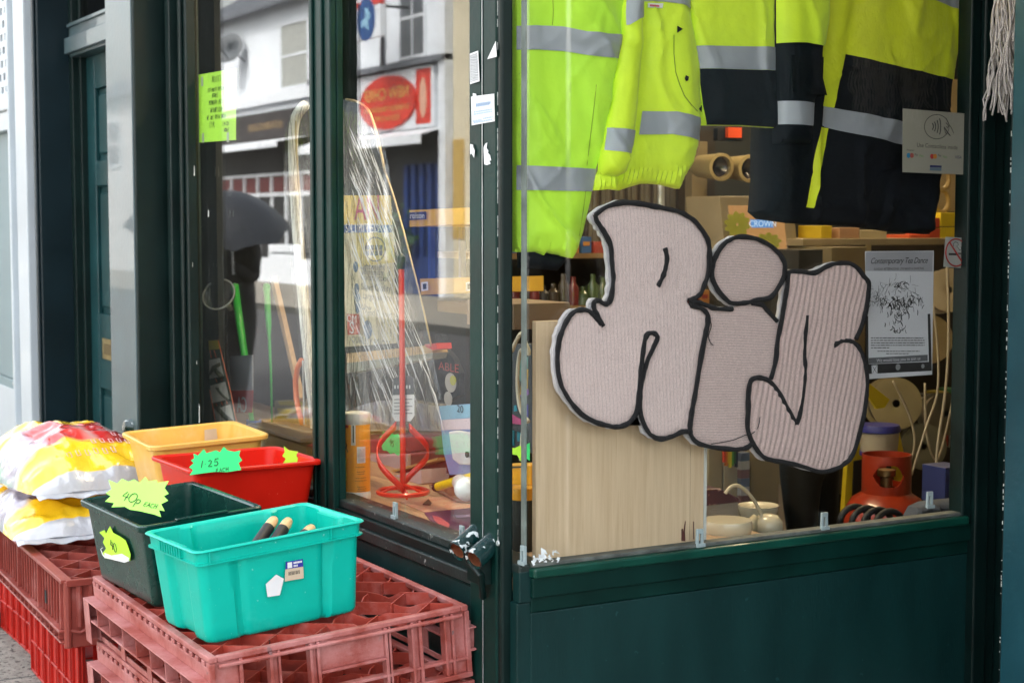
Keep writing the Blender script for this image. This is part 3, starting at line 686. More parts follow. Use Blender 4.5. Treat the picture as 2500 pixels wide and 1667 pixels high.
# ================================================================ TUBS
def rrect(lx, ly, r, n=6, inset=None):
    pts = []
    for (cx, cy, a) in ((lx/2-r, ly/2-r, 0), (-lx/2+r, ly/2-r, 90), (-lx/2+r, -ly/2+r, 180), (lx/2-r, -ly/2+r, 270)):
        pts += [(cx+r*cos(radians(a+90*i/n)), cy+r*sin(radians(a+90*i/n))) for i in range(n+1)]
    return pts
def dens(pts, step=.008):
    out = []
    for i in range(len(pts)):
        a, b = Vector(pts[i]), Vector(pts[(i+1) % len(pts)]); k = max(1, int((b-a).length/step))
        for j in range(k): out.append(a.lerp(b, j/k))
    return out
def tub(name, loc, rot, lx, ly, h, m, label, taper=.045, wall=.0028, rim=.016, rimh=.014, lip2=None, mod=None, r=.03, cat='tub', lowrim=None):
    """open moulded tub, origin at the middle of its base; lx, ly measured at the rim"""
    t = thing(name, loc, label, cat, rot=rot)
    base = dens(rrect(1, 1, .0001), .02)
    N_ = None
    def ring(z, grow, inner=False):
        f = z/h; sx = lx-2*rim-2*taper*(1-f)+2*grow; sy = ly-2*rim-2*taper*(1-f)+2*grow
        pts = rrect(sx, sy, r, 5); out = []
        # fixed sampling: 5 arc points per corner + 30 along each long edge, 20 along each short edge
        for q in range(4):
            c = pts[q*6:(q+1)*6]; out += [Vector(p) for p in c]
            a, b = Vector(c[-1]), Vector(pts[((q+1) % 4)*6]); k = 34
            out += [a.lerp(b, j/k) for j in range(1, k)]
        if mod:
            res = []
            for p in out:
                n_ = Vector((0, 0)); ex = sx/2-abs(p.x); ey = sy/2-abs(p.y)
                d = mod(p.x/(sx/2), p.y/(sy/2), f, 0 if ex < ey else 1)
                if ex < ey: n_ = Vector((-1 if p.x > 0 else 1, 0))
                else: n_ = Vector((0, -1 if p.y > 0 else 1))
                res.append(p+n_*d)
            out = res
        return [(p.x, p.y, z) for p in out]
    zt = h-rimh
    rings = [ring(0, -.010), ring(.004, -.003), ring(.012, 0)]+[ring(.012+(zt-.012)*i/8, 0) for i in range(1, 9)]
    mod_keep = mod
    def plain(z, grow):
        nonlocal mod
        mod = None; q = ring(z, grow); mod = mod_keep; return q
    if lip2:   # broad double flange
        rings += [plain(h-lip2, 0.002), plain(h-lip2, rim*.8), plain(h-lip2+.004, rim*.8), plain(h-lip2+.005, .004), plain(zt, .004)]
    rings += [plain(zt+.0005, .002), plain(zt, rim-.002), plain(zt+.002, rim), plain(h-.003, rim), plain(h, rim-.003), plain(h, .002), plain(h-.004, -wall)]
    rings += [ring(zt-.002-(zt-.02)*i/8, -wall) for i in range(0, 8)]+[ring(.010, -wall-.008)]
    n = len(rings[0]); vs = [p for q in rings for p in q]; fs = []
    for i in range(len(rings)-1):
        for k in range(n): fs.append((i*n+k, i*n+(k+1) % n, (i+1)*n+(k+1) % n, (i+1)*n+k))
    fs.append(tuple(range(n-1, -1, -1))); fs.append(tuple((len(rings)-1)*n+k for k in range(n)))
    mb = MB(); mb.add(vs, fs); mb.build('tub_body', m, t, smooth=True, world=False)
    return t
def frame_rot(yaw, tilt=TILT): return (Matrix.Rotation(tilt, 3, 'X') @ Matrix.Rotation(yaw, 3, 'Z')).to_euler()
def centre(near, eL, eR, lx_along_L, ly_along_R): return near+eL*lx_along_L/2+eR*ly_along_R/2
NS = Vector((0, -.068, 1)).normalized(); P0 = Vector((-.166, -.08, .57))
def surf(x, y, h=0): return hP(x, y, P0+NS*h, NS)
TURQ = plast('turquoise_plastic', (.0, .44, .345), rough=.36, spec=.3, dust=(.05, .50, .42), dt=.72, ds=10, var=.04, speck=(.20, .60, .52), speck_t=.715, speck_s=95, bump=.06)
DGRN = plast('dark_green_plastic', (.001, .032, .025), rough=.26, spec=.5, dust=(.02, .045, .038), dt=.64, ds=5, var=.15, speck=(.2, .25, .22), speck_t=.79, speck_s=55, bump=.08)
REDP = plast('red_tub_plastic', (.62, .012, .004), rough=.36, spec=.3, dust=(.66, .04, .02), dt=.74, ds=9, var=.05, speck=(.7, .2, .15), speck_t=.735, speck_s=95)
YELP = plast('pale_yellow_plastic', (.72, .43, .09), rough=.38, spec=.35, dust=(.74, .52, .22), dt=.6, ds=8, var=.05, speck=(.3, .2, .08), speck_t=.80, speck_s=45)
def tub_pose(near_px, h, lx, ly, yaw, tilt=TILT, level=None):
    near = surf(near_px[0], near_px[1], h) if level is None else hZ(near_px[0], near_px[1], level)
    R_ = (Matrix.Rotation(tilt, 3, 'X') @ Matrix.Rotation(yaw, 3, 'Z'))
    ex, ey, ez = R_ @ Vector((1, 0, 0)), R_ @ Vector((0, 1, 0)), R_ @ Vector((0, 0, 1))
    return near-ex*lx/2+ey*ly/2-ez*h, R_.to_euler(), (ex, ey, ez)
def mod_turq(px, py, f, side):
    k = .0
    if side == 0:   # short span faces (normal x): two channels, raised corners and centre
        a = abs(py)
        if .50 < a < .62: k = .010*min(1, (a-.50)/.02, (.62-a)/.05)
        elif a >= .62: k = .0
        else: k = .002
    else:
        a = abs(px)
        if a < .42: k = .013*min(1, (.42-a)/.08)
    return k*(1 if f < .98 else 0)
p, r_, (ex, ey, ez) = tub_pose((476, 1350), .228, .325, .448, radians(4.6))
turq = tub('plastic_tub', p, r_, .325, .448, .228, TURQ, 'turquoise plastic tub with a double rim, holding wooden handled tools, on the front crate', taper=.015, rim=.012, rimh=.006, lip2=.036, mod=mod_turq, r=.022)
TQ = (p, ex, ey, ez)
mb = MB()
for sx, sy in ((1, -.42), (1, .28), (-1, -.3), (-1, .3)): MB().box((sx*(.1625-.013), sy*.448-.0012, .228-.033), (sx*.1615, sy*.448+.0012, .228-.005)).build('rim_web', TURQ, turq, bevel=.0006, bseg=1, world=False)
for sg in (-1, 1):
    mb = MB()
    for i in range(9): mb.box((-.06+i*.015-.002, sg*(.224-.002), .228-.030), (-.06+i*.015+.002, sg*(.224-.012), .228-.003))
    mb.build('grip_ribs', TURQ, turq, bevel=.0006, bseg=1, world=False)
p, r_, (ex, ey, ez) = tub_pose((340, 1287), .222, .50, .335, radians(2.5))
dg = tub('plastic_tub', p, r_, .50, .335, .222, DGRN, 'dark green plastic tub with lime price stars, standing beside the turquoise one', taper=.018, rim=.014, rimh=.018, r=.018)
DG = (p, ex, ey, ez)
mb = MB(); mb.box((.236, -.07, .222), (.252, .07, .2265)); mb.build('rim_step', DGRN, dg, bevel=.003, world=False)
p, r_, (ex, ey, ez) = tub_pose((468, 1163), .25, .37, .42, radians(2), tilt=0, level=.785)
rt = tub('plastic_tub', p, r_, .37, .42, .264, REDP, 'bright red plastic tub with a green price star, behind the dark green tub', taper=.035, rim=.018, rimh=.012, r=.03)
RT = (p, ex, ey, ez)
p, r_, (ex, ey, ez) = tub_pose((366, 1107), .25, .40, .39, radians(-3), tilt=radians(2.5))
yt = tub('plastic_tub', p, r_, .40, .39, .27, YELP, 'pale yellow plastic tub with old tape marks, rearmost of the tubs', taper=.035, rim=.016, rimh=.016, r=.035)
YT = (p, ex, ey, ez)

# tools with wooden handles
WOODT = mat('pale_turned_wood', (.62, .40, .20), rough=.45, var=.15, scale=20, aniso=(1, 1, 6))
BLKR = mat('black_grip_sleeve', (.012, .012, .014), rough=.5, var=.2)
def world_ray_at(px, py, p0, n): return hP(px, py, p0, n)
# the tools lean inside the turquoise tub: tips met with a plane along the tub's length
p, ex, ey, ez = TQ
for i, (tip, base, off) in enumerate((((668, 1270), (618, 1342), -.02), ((703, 1273), (655, 1345), .0), ((760, 1290), (700, 1350), .035))):
    a = hP(tip[0], tip[1], p-ex*.045+ex*off, ex); b = hP(base[0], base[1], p+ex*.02+ex*off, ex); d = (b-a).normalized()
    t = thing('hand_tool', a, ['wooden handled tool with black sleeve leaning at the left of the turquoise tub', 'wooden handled tool with black sleeve in the middle of the three in the turquoise tub', 'wooden handled tool lying lowest in the turquoise tub, only its tip and sleeve end showing'][i], 'tool', 'black sleeved wooden handles in the turquoise tub')
    M = d.to_track_quat('Z', 'Y').to_matrix().to_4x4(); r0 = .0135
    MB().lathe([(.0005, -.012), (r0*.45, -.0105), (r0*.82, -.004), (r0*1.02, .008), (r0*1.05, .028), (r0, .030)], a, 20, M, cap=False).build('handle_tip', WOODT, t, smooth=True)
    Lb = min(.16, (b-a).length+.08)
    MB().lathe([(r0*1.0, .0285), (r0*1.14, .030), (r0*1.12, .06), (r0*1.14, Lb), (r0*.9, Lb+.004)], a, 20, M, cap=True).build('black_sleeve', BLKR, t, smooth=True)
    
a = hP(835, 1287, p+ex*.09, ex)

# ================================================================ PRICE STARS
LIME = mat('fluorescent_lime_card', (.36, .90, .12), rough=.6, var=.04)
GRNC = mat('fluorescent_green_card', (.03, .80, .22), rough=.6, var=.05)
YLWC = mat('fluorescent_yellow_card', (.46, .88, .04), rough=.6, var=.05)
INK = mat('black_marker_ink', (.015, .02, .02), rough=.6)
PAPER = mat('white_paper', (.72, .73, .74), rough=.7, var=.05)
def star_poly(w_, h_, n=22, seed=0, depth=.16):
    r = random.Random(seed); out = []
    for i in range(2*n):
        a = 2*pi*i/(2*n); k = 1 if i % 2 == 0 else 1-depth-r.uniform(-.04, .06)
        ca, sa = cos(a), sin(a); q = (abs(ca)**3+abs(sa)**3)**(-1/3)
        out.append((w_/2*q*ca*k, h_/2*q*sa*k))
    return out
def px_poly(pts, p0, n): return [hP(x, y, p0, n) for x, y in pts]
def crop(pts, ox, oy, s): return [(ox+x/s, oy+y/s) for x, y in pts]
S1 = 2.351
def card(name, pts, p0, n, m, label, cat, th=.0012, curl=.0, group=None, txt=None):
    t = thing(name, p0, label, cat, group)
    W_ = px_poly(pts, p0, n)
    MB().wprism(W_, n, -th).build('card', m, t)
    return t
# 40p each, standing across the corner of the dark green tub
n = Vector((.62, -.55, .56)).normalized(); p0 = hP(332, 1225, Vector(surf(340, 1285, .225))+Vector((-.10, .06, 0)), Vector((.9, -.3, .3)).normalized())
pts = crop([(623,402),(672,422),(700,395),(738,412),(770,398),(800,418),(835,384),(852,410),(900,402),(903,418),(968,408),(945,448),(968,480),(940,495),(965,520),(925,540),(945,580),(912,575),(925,615),(885,600),(850,592),(800,580),(745,572),(715,555),(640,558),(655,535),(603,525),(635,495),(607,478),(640,455)], 0, 1000, S1)
st = card('price_star', pts, p0, n, LIME, 'large lime spiky price card reading 40p each, propped in the dark green tub', 'price card')
c0 = hP(*crop([(700, 515)], 0, 1000, S1)[0], p0, n); c1 = hP(*crop([(800, 540)], 0, 1000, S1)[0], p0, n); u = (c1-c0).normalized(); v = n.cross(u).normalized()
k = (c1-c0).length/103
mb = MB(); hand(mb, '40p', 50*k, c0+v*.002*0-u*10*k-v*2*k, u, v, n, r=.0013, off=.0008, adv=.80)
e0 = hP(*crop([(822, 550)], 0, 1000, S1)[0], p0, n); hand(mb, 'EACH', 24*k, e0, u, v, n, r=.0009, off=.0008, adv=.8)
mb.build('handwriting', INK, st)
# torn 40 star stuck on the tub's street side
p, ex, ey, ez = DG
fn = (-ey+ez*.10).normalized()*1.0
q = hP(285, 1330, p-ey*(.335/2-.014)+ez*.17, -ey)
f0 = p-ey*(.335/2-.012-.0005)+ez*.20; fn = (-ey-ez*.08).normalized()
pts = crop([(570,703),(598,690),(607,712),(630,668),(648,705),(690,728),(720,750),(735,790),(748,830),(745,865),(720,875),(660,862),(600,850),(590,820),(610,795),(590,760),(600,735)], 0, 1000, S1)
st2 = card('price_star', pts, f0+fn*.004, fn, YLWC, 'torn lime price star reading 40 peeling off the side of the dark green tub', 'price card')
c0 = hP(*crop([(640, 800)], 0, 1000, S1)[0], f0+fn*.005, fn); u = ex; v = fn.cross(u).normalized()*1
mb = MB(); hand(mb, '40', .026, c0, u, v, fn, r=.0011, off=.0012, adv=.95); mb.build('handwriting', INK, st2)
pts = crop([(600,820),(640,835),(700,825),(742,850),(740,868),(715,876),(650,860),(602,848)], 0, 1000, S1)
MB().wprism(px_poly(pts, f0+fn*.0052, fn), fn, .0006).build('peeled_paper', PAPER, st2)
a = hP(*crop([(578, 795)], 0, 1000, S1)[0], f0, fn)
MB().tube([hP(*q_, f0+fn*.006, fn) for q_ in crop([(590, 790), (578, 800), (590, 830), (603, 848)], 0, 1000, S1)], .0012, 6).build('torn_curl', PAPER, st2)
# 1.25 each on the red tub
p, ex, ey, ez = RT
nn = (ex*.90-ey*.15+ez*.30).normalized(); p0 = hP(525, 1155, p+ex*.197+ez*.266, ex)
pts = crop([(1110,250),(1135,262),(1170,225),(1185,248),(1240,232),(1262,242),(1285,212),(1305,232),(1345,240),(1380,232),(1372,262),(1390,290),(1370,305),(1385,345),(1350,350),(1300,358),(1240,355),(1180,362),(1088,375),(1108,345),(1085,330),(1112,305),(1095,290),(1115,278)], 0, 1000, S1)
st3 = card('price_star', pts, p0, nn, GRNC, 'bright green spiky price card reading 1.25 each, stuck inside the red tub', 'price card')
c0 = hP(*crop([(1145, 332)], 0, 1000, S1)[0], p0, nn); c1 = hP(*crop([(1245, 322)], 0, 1000, S1)[0], p0, nn); u = (c1-c0).normalized(); v = nn.cross(u).normalized(); k = (c1-c0).length/100
mb = MB(); hand(mb, '1.25', 40*k, c0, u, v, nn, r=.0013, off=.0008, adv=.85)
e0 = hP(*crop([(1240, 358)], 0, 1000, S1)[0], p0, nn); hand(mb, 'EACH', 22*k, e0, u, v, nn, r=.0009, off=.0008, adv=.85); mb.build('handwriting', INK, st3)
n4 = (ex*.2-ey*.9+ez*.35).normalized()
n4 = (ex*.65-ey*.72).normalized(); p0 = p-ex*.07+ey*.10+ez*.235
pts = crop([(1628,208),(1655,232),(1710,240),(1700,262),(1722,300),(1690,300),(1650,312),(1625,305),(1640,280),(1620,265),(1635,240)], 0, 1000, S1)
st4 = card('price_star', pts, p0, n4, YLWC, 'small crumpled yellow price star inside the far corner of the red tub', 'price card')
MB().wprism(px_poly(crop([(1690,262),(1745,295),(1665,310)], 0, 1000, S1), p0-n4*.002, n4), n4, -.0008).build('white_backing', PAPER, st4)
# stickers on the turquoise tub's front
p, ex, ey, ez = TQ
fx = (ex-ez*.05).normalized(); fc = p+ex*(.325/2-.012-.011*.5)+ez*.115
fc = fc+fx*.0045
def stick(pts, m, off=0., nm='sticker', par=None, n=None, c=None): 
    n = n or fx; c = c if c is not None else fc; return MB().wprism(px_poly(pts, c+n*off, n), n, .0005).build(nm, m, par)
lab = thing('price_sticker', hP(678, 1400, fc, fx), 'blue topped square barcode sticker on the front of the turquoise tub', 'sticker')
P_ = [(1640,872),(1738,855),(1743,965),(1634,984)]
stick(crop(P_, 0, 1000, S1), mat('buff_label', (.62, .50, .36), rough=.6), 0, 'label_paper', lab)
stick(crop([(1640,872),(1738,855),(1740,898),(1637,915)], 0, 1000, S1), mat('navy_print', (.02, .03, .30), rough=.6), .0006, 'blue_band', lab)
mb = MB(); u = (hP(*crop([(1738, 855)], 0, 1000, S1)[0], fc, fx)-hP(*crop([(1640, 872)], 0, 1000, S1)[0], fc, fx)).normalized(); v = fx.cross(u).normalized()
o = hP(*crop([(1662, 890)], 0, 1000, S1)[0], fc, fx)+fx*.0012
mb.prism([(-.006, -.007), (.006, -.007), (.006, .007), (-.006, .007)], o, u, v, fx, 0, .0003); 
for i in range(6): mb.prism([(0, 0), (.003, 0), (.003, .0045), (0, .0045)], o+u*(.010+i*.0038)+v*.0015, u, v, fx, 0, .0003)
for i in range(3): mb.prism([(0, 0), (.003, 0), (.003, .0045), (0, .0045)], o+u*(.010+i*.0038)-v*.006, u, v, fx, 0, .0003)
mb.build('white_print', PAPER, lab)
mb = MB(); o = hP(*crop([(1655, 950)], 0, 1000, S1)[0], fc, fx)+fx*.0006
for i in range(14): mb.prism([(0, 0), (rd.choice((.0007, .0014)), 0), (.001, .009), (0, .009)], o+u*(i*.0022), u, v, fx, 0, .0002)
mb.build('barcode', INK, lab)
ws = thing('torn_sticker', hP(670, 1420, fc, fx), 'torn white pentagon of leftover sticker on the turquoise tub', 'sticker')
stick(crop([(1585,944),(1629,968),(1606,1062),(1536,1073),(1525,1000)], 0, 1000, S1), PAPER, 0, 'paper', ws)
# marks inside the yellow tub
p, ex, ey, ez = YT
o = hP(514, 1061, p-ex*.170+ez*.22, ex)
tm = thing('tape_mark', o, 'faded square sticker inside the back of the pale yellow tub', 'sticker')
MB().prism([(-.022, -.018), (.022, -.016), (.02, .02), (-.021, .019)], o+ex*.004, ey, ez, ex, 0, .0005).build('paper', mat('old_tape', (.5, .4, .3), rough=.6), tm)
o = hP(347, 1086, p+ey*.0-ex*.0+ez*.20, (ex+ey).normalized())

# ================================================================ YELLOW BAGS
def bag_mat():
    m = mat('glossy_bag_film', (.80, .52, .015), rough=.20, var=.05, scale=6, coat=.8, bump=.9, bscale=13)
    t = m.node_tree; N = t.nodes; L = t.links; b = N['Principled BSDF']; src = b.inputs['Base Color'].links[0].from_socket
    tc = N.new('ShaderNodeTexCoord'); nz = N.new('ShaderNodeTexNoise'); nz.inputs['Scale'].default_value = 7; L.new(tc.outputs['Object'], nz.inputs['Vector'])
    sc = N.new('ShaderNodeVectorMath'); sc.operation = 'SCALE'; L.new(nz.outputs['Color'], sc.inputs[0]); sc.inputs['Scale'].default_value = .07
    ad = N.new('ShaderNodeVectorMath'); ad.operation = 'ADD'; L.new(tc.outputs['Object'], ad.inputs[0]); L.new(sc.outputs[0], ad.inputs[1])
    sp = N.new('ShaderNodeSeparateXYZ'); L.new(ad.outputs[0], sp.inputs[0]); s2 = N.new('ShaderNodeSeparateXYZ'); L.new(tc.outputs['Object'], s2.inputs[0])
    def band(sock, lo, hi, e=.01):
        a = N.new('ShaderNodeMapRange'); L.new(sock, a.inputs[0]); a.inputs[1].default_value = lo-e; a.inputs[2].default_value = lo+e
        c = N.new('ShaderNodeMapRange'); L.new(sock, c.inputs[0]); c.inputs[1].default_value = hi-e; c.inputs[2].default_value = hi+e; c.inputs[3].default_value = 1; c.inputs[4].default_value = 0
        q = N.new('ShaderNodeMath'); q.operation = 'MULTIPLY'; L.new(a.outputs[0], q.inputs[0]); L.new(c.outputs[0], q.inputs[1]); return q.outputs[0]
    rp = N.new('ShaderNodeValToRGB'); mr = N.new('ShaderNodeMapRange'); L.new(sp.outputs['Y'], mr.inputs[0]); mr.inputs[1].default_value = -.24; mr.inputs[2].default_value = .26; L.new(mr.outputs[0], rp.inputs[0])
    e = rp.color_ramp.elements; e[0].position = 0; e[0].color = (.10, .45, .22, 1); e[1].position = 1; e[1].color = (.09, .015, .012, 1)
    for pos, c in ((.08, (.36, .34, .42, 1)), (.26, (.40, .35, .42, 1)), (.33, (.55, .03, .025, 1)), (.52, (.62, .05, .04, 1)), (.60, (.6, .30, .28, 1)), (.66, (.5, .02, .02, 1)), (.85, (.12, .02, .015, 1))):
        q = e.new(pos); q.color = c
    rp.color_ramp.interpolation = 'LINEAR'
    m1 = N.new('ShaderNodeMix'); m1.data_type = 'RGBA'; L.new(band(sp.outputs['X'], -.01, .27), m1.inputs[0]); L.new(src, m1.inputs[6]); L.new(rp.outputs[0], m1.inputs[7])
    m2 = N.new('ShaderNodeMix'); m2.data_type = 'RGBA'; L.new(band(s2.outputs['X'], .376, 2, .002), m2.inputs[0]); L.new(m1.outputs[2], m2.inputs[6]); m2.inputs[7].default_value = (.42, .45, .50, 1)
    L.new(m2.outputs[2], b.inputs['Base Color']); return m
BAGM = bag_mat(); PURP = mat('faded_purple_print', (.60, .38, .42), rough=.3, coat=.4)
def bag_h(u, v, H): return H*max(0, 1-abs(u)**2.4)**.62*max(0, 1-abs(v)**2.4)**.6
def bag(loc, rz, H, seed, label):
    t = thing('fuel_bag', loc, label, 'bag', 'yellow plastic bags lying on the brown crate', rot=(radians(1), 0, rz)); Lx, Ly = .82, .50
    nx, ny = 110, 70; vs = []; fs = []
    def P(u, v, top):
        h = bag_h(u, v, H); x, y = u*Lx/2*(1-.03*abs(v)**2), v*Ly/2*(1-.05*abs(u)**4)
        q = Vector((x*5, y*5, seed+(0 if top else 9)))
        cr = .016*noise.noise(q*1.0)+.018*(1-abs(noise.noise(q*1.6)*2.4))+.008*(1-abs(noise.noise(q*3.7)*2))
        cr *= min(1, h/(H*.5)) ; cr += (.002*sin(y*50+3*noise.noise(q)) if abs(u) > .88 else 0)
        return (x, y, (h+cr if top else -h*.35+cr*.3))
    for top in (1, 0):
        b0 = len(vs)
        for i in range(nx+1):
            for j in range(ny+1): vs.append(P(-1+2*i/nx, -1+2*j/ny, top))
        for i in range(nx):
            for j in range(ny):
                a = b0+i*(ny+1)+j; f = (a, a+ny+1, a+ny+2, a+1); fs.append(f if top else tuple(reversed(f)))
    mb = MB(); mb.add(vs, fs); mb.build('bag_film', BAGM, t, smooth='all', world=False)
    mb = MB()   # crimped end seam
    for i in range(40):
        y0, y1 = -Ly/2*.93+i*Ly*.93/40, -Ly/2*.93+(i+1)*Ly*.93/40; k = .003*sin(i*.9)+.004*sin(i*.37)
        k1 = .003*sin((i+1)*.9)+.004*sin((i+1)*.37)
        mb.add([(Lx/2-.015, y0, k*.3), (Lx/2+.022, y0, k-.012), (Lx/2+.022, y1, k1-.012), (Lx/2-.015, y1, k1*.3)], [(0, 1, 2, 3)])
    mb.build('crimped_seam', mat('white_bag_film', (.42, .45, .50), rough=.25, coat=.5), t, solid=.002, world=False)
    return t
bag((-2.33, -.52, .45+.042), radians(-3), .125, 3.1, 'lower yellow plastic bag, its white crimped end facing out over the brown crate')
b2 = bag((-2.37, -.50,  .45+.180), radians(4), .165, 7.7, 'upper yellow plastic bag with a red and dark printed picture, on top of the other')
mb = MB(); rdb = random.Random(9)      # rubbed outline lettering on the film
for row, (y0, n_) in enumerate(((-.10, 6), (-.02, 5), (.05, 4))):
    for i in range(n_):
        x = .335-row*.055+rdb.uniform(-.004, .004); y = y0+i*.03*(1 if row < 2 else .9)+row*.02; w_, h_ = .012, .020
        for q in ([(0, 0), (w_, 0), (w_, h_)], [(0, 0), (0, h_), (w_*rdb.choice((.3, 1)), h_)]):
            pts = []
            for dx, dy in q:
                X, Y = x-dy*1.2, y+dx; u, v = X/.41, Y/.25; pts.append((X, Y, bag_h(u, v, .165)+.018))
            mb.tube(pts, .0011, 4)
mb.build('rubbed_print', PURP, b2, world=False)['kind'] = 'stuff'

# ================================================================ KNITTED LETTERS
XS = .020
S2 = 2.091
def yz(pts, xp): return [(q.y, q.z) for q in (hX(a, b, xp) for a, b in pts)]
def K(pts): return yz(crop(pts, 1300, 450, S2), XS)
FR = ((XS, 0, 0), (0, 1, 0), (0, 0, 1), (1, 0, 0))
def cat_rom(pts, n=5, closed=False):
    P = [Vector(p) for p in pts]; m = len(P); out = []
    rng = m if closed else m-1
    for i in range(rng):
        p0 = P[(i-1) % m] if closed or i > 0 else P[0]; p1 = P[i]; p2 = P[(i+1) % m]; p3 = P[(i+2) % m] if closed or i+2 < m else P[-1]
        for j in range(n):
            t_ = j/n; out.append(.5*((2*p1)+(-p0+p2)*t_+(2*p0-5*p1+4*p2-p3)*t_*t_+(-p0+3*p1-3*p2+p3)*t_**3))
    if not closed: out.append(P[-1])
    return out
R_out = [(310,155),(370,115),(440,95),(520,97),(620,115),(700,130),(770,155),(820,190),(860,240),(885,290),(893,350),(890,440),(872,500),(850,555),(820,580),(787,590)]
R_right = [(800,616),(850,632),(880,658),(885,700),(870,780),(850,880),(832,1000),(815,1100),(800,1180),(791,1256)]
R_bot = [(791,1258),(750,1262),(700,1285),(650,1297),(612,1288),(580,1260),(555,1210),(540,1150),(538,1090),(545,1020),(558,960),(580,890),(607,830),(625,790),(622,768),(600,757),(575,765),(562,800),(552,870),(542,960),(532,1060),(526,1130),(515,1175),(480,1215),(430,1235),(380,1230),(310,1210),(240,1170),(180,1100),(140,1030),(122,960),(118,880),(125,800),(145,740),(175,680),(210,645),(262,640),(300,664),(325,692),(343,712)]
R_left = [(345,715),(322,670),(304,630),(306,600),(328,592),(356,608),(380,604),(395,560),(403,480),(395,400),(390,320),(370,270),(340,220),(315,180),(310,155)]
R_fab = R_out+R_right+[(791,1258),(750,1262),(700,1285),(650,1297),(612,1288),(580,1260),(555,1210),(540,1160),(530,1150),(515,1175),(480,1215),(430,1235),(380,1230),(310,1210),(240,1170),(180,1100),(140,1030),(122,960),(118,880),(125,800),(145,740),(175,680),(210,645),(262,640),(300,640),(306,600),(328,592),(356,608),(380,604),(395,560),(403,480),(395,400),(390,320),(370,270),(340,220),(315,180)]
D_out = [(985,290),(1040,268),(1120,275),(1190,305),(1245,350),(1275,400),(1275,460),(1252,515),(1205,575),(1140,590),(1080,603),(1010,607),(970,580),(930,530),(908,480),(906,420),(928,360),(955,318)]
I_fab = [(800,614),(880,622),(940,636),(1010,634),(1060,606),(1110,603),(1165,615),(1200,650),(1250,705),(1245,790),(1232,900),(1206,990),(1140,987),(1100,1010),(1092,1100),(1087,1200),(1092,1270),(1112,1326),(1040,1350),(950,1345),(850,1325),(805,1290),(792,1240),(815,1100),(850,880),(885,700),(880,655),(850,632)]
S_fab = [(1300,445),(1370,447),(1430,450),(1490,420),(1550,402),(1610,405),(1650,430),(1680,470),(1705,505),(1700,570),(1690,650),(1665,730),(1640,792),(1670,860),(1690,930),(1698,1020),(1690,1100),(1680,1180),(1655,1280),(1620,1380),(1580,1425),(1520,1455),(1450,1463),(1360,1435),(1270,1415),(1190,1400),(1150,1370),(1110,1310),(1090,1240),(1090,1150),(1092,1060),(1106,1000),(1150,985),(1203,998),(1230,900),(1240,800),(1260,700),(1275,610),(1290,520)]
def knit_mat(name, c, c2):
    return mat(name, c, c2=c2, rough=.95, scale=420, bump=.9, bscale=520, sheen=.35, spec=.2)
KN_R = knit_mat('pale_pink_grey_knit', (.66, .50, .455), (.97, .80, .74))
KN_S = knit_mat('mauve_grey_knit', (.50, .35, .31), (.86, .66, .60))
KN_I = knit_mat('fine_purl_knit', (.54, .39, .345), (.86, .68, .62))
YARN = mat('black_chenille_yarn', (.006, .006, .007), rough=1, sheen=.1, bump=1, bscale=500, spec=.15)
FLUFF = mat('white_wool_backing', (.62, .60, .60), rough=1, sheen=.4, bump=1, bscale=300)
def stripes(m, ax, period, lo, wob=.004):
    t = m.node_tree; N = t.nodes; L = t.links; b = N['Principled BSDF']; src = b.inputs['Base Color'].links[0].from_socket
    tc = N.new('ShaderNodeTexCoord'); nz = N.new('ShaderNodeTexNoise'); nz.inputs['Scale'].default_value = 7; L.new(tc.outputs['Object'], nz.inputs['Vector'])
    sp = N.new('ShaderNodeSeparateXYZ'); L.new(tc.outputs['Object'], sp.inputs[0])
    a = N.new('ShaderNodeMath'); a.operation = 'MULTIPLY_ADD'; L.new(nz.outputs[0], a.inputs[0]); a.inputs[1].default_value = wob*2; L.new(sp.outputs['Y' if ax == 'y' else 'Z'], a.inputs[2])
    c = N.new('ShaderNodeMath'); c.operation = 'MULTIPLY_ADD'; L.new(sp.outputs['Z' if ax == 'y' else 'Y'], c.inputs[0]); c.inputs[1].default_value = .06; L.new(a.outputs[0], c.inputs[2])
    d = N.new('ShaderNodeMath'); d.operation = 'MULTIPLY'; L.new(c.outputs[0], d.inputs[0]); d.inputs[1].default_value = pi/period
    e = N.new('ShaderNodeMath'); e.operation = 'SINE'; L.new(d.outputs[0], e.inputs[0]); f = N.new('ShaderNodeMath'); f.operation = 'ABSOLUTE'; L.new(e.outputs[0], f.inputs[0])
    n2 = N.new('ShaderNodeTexNoise'); n2.inputs['Scale'].default_value = 160; L.new(tc.outputs['Object'], n2.inputs['Vector'])
    g = N.new('ShaderNodeMath'); g.operation = 'MULTIPLY_ADD'; L.new(n2.outputs[0], g.inputs[0]); g.inputs[1].default_value = .5; L.new(f.outputs[0], g.inputs[2])
    r = N.new('ShaderNodeMapRange'); L.new(g.outputs[0], r.inputs[0]); r.inputs[1].default_value = .25; r.inputs[2].default_value = .75; r.inputs[3].default_value = lo; r.inputs[4].default_value = 1
    mx = N.new('ShaderNodeMix'); mx.data_type = 'RGBA'; mx.blend_type = 'MULTIPLY'; mx.inputs[0].default_value = 1; L.new(src, mx.inputs[6]); L.new(r.outputs[0], mx.inputs[7]); L.new(mx.outputs[2], b.inputs['Base Color'])
stripes(KN_R, 'y', .0105, .80); stripes(KN_I, 'z', .0068, .66)
sign = thing('knitted_letters', (XS, .5, 1.1), 'knitted wool letters R i S outlined in black yarn, fixed to the corner window', 'sign')
def warp(x, y): return noise.noise(Vector((x*7, y*7, 2.2)))
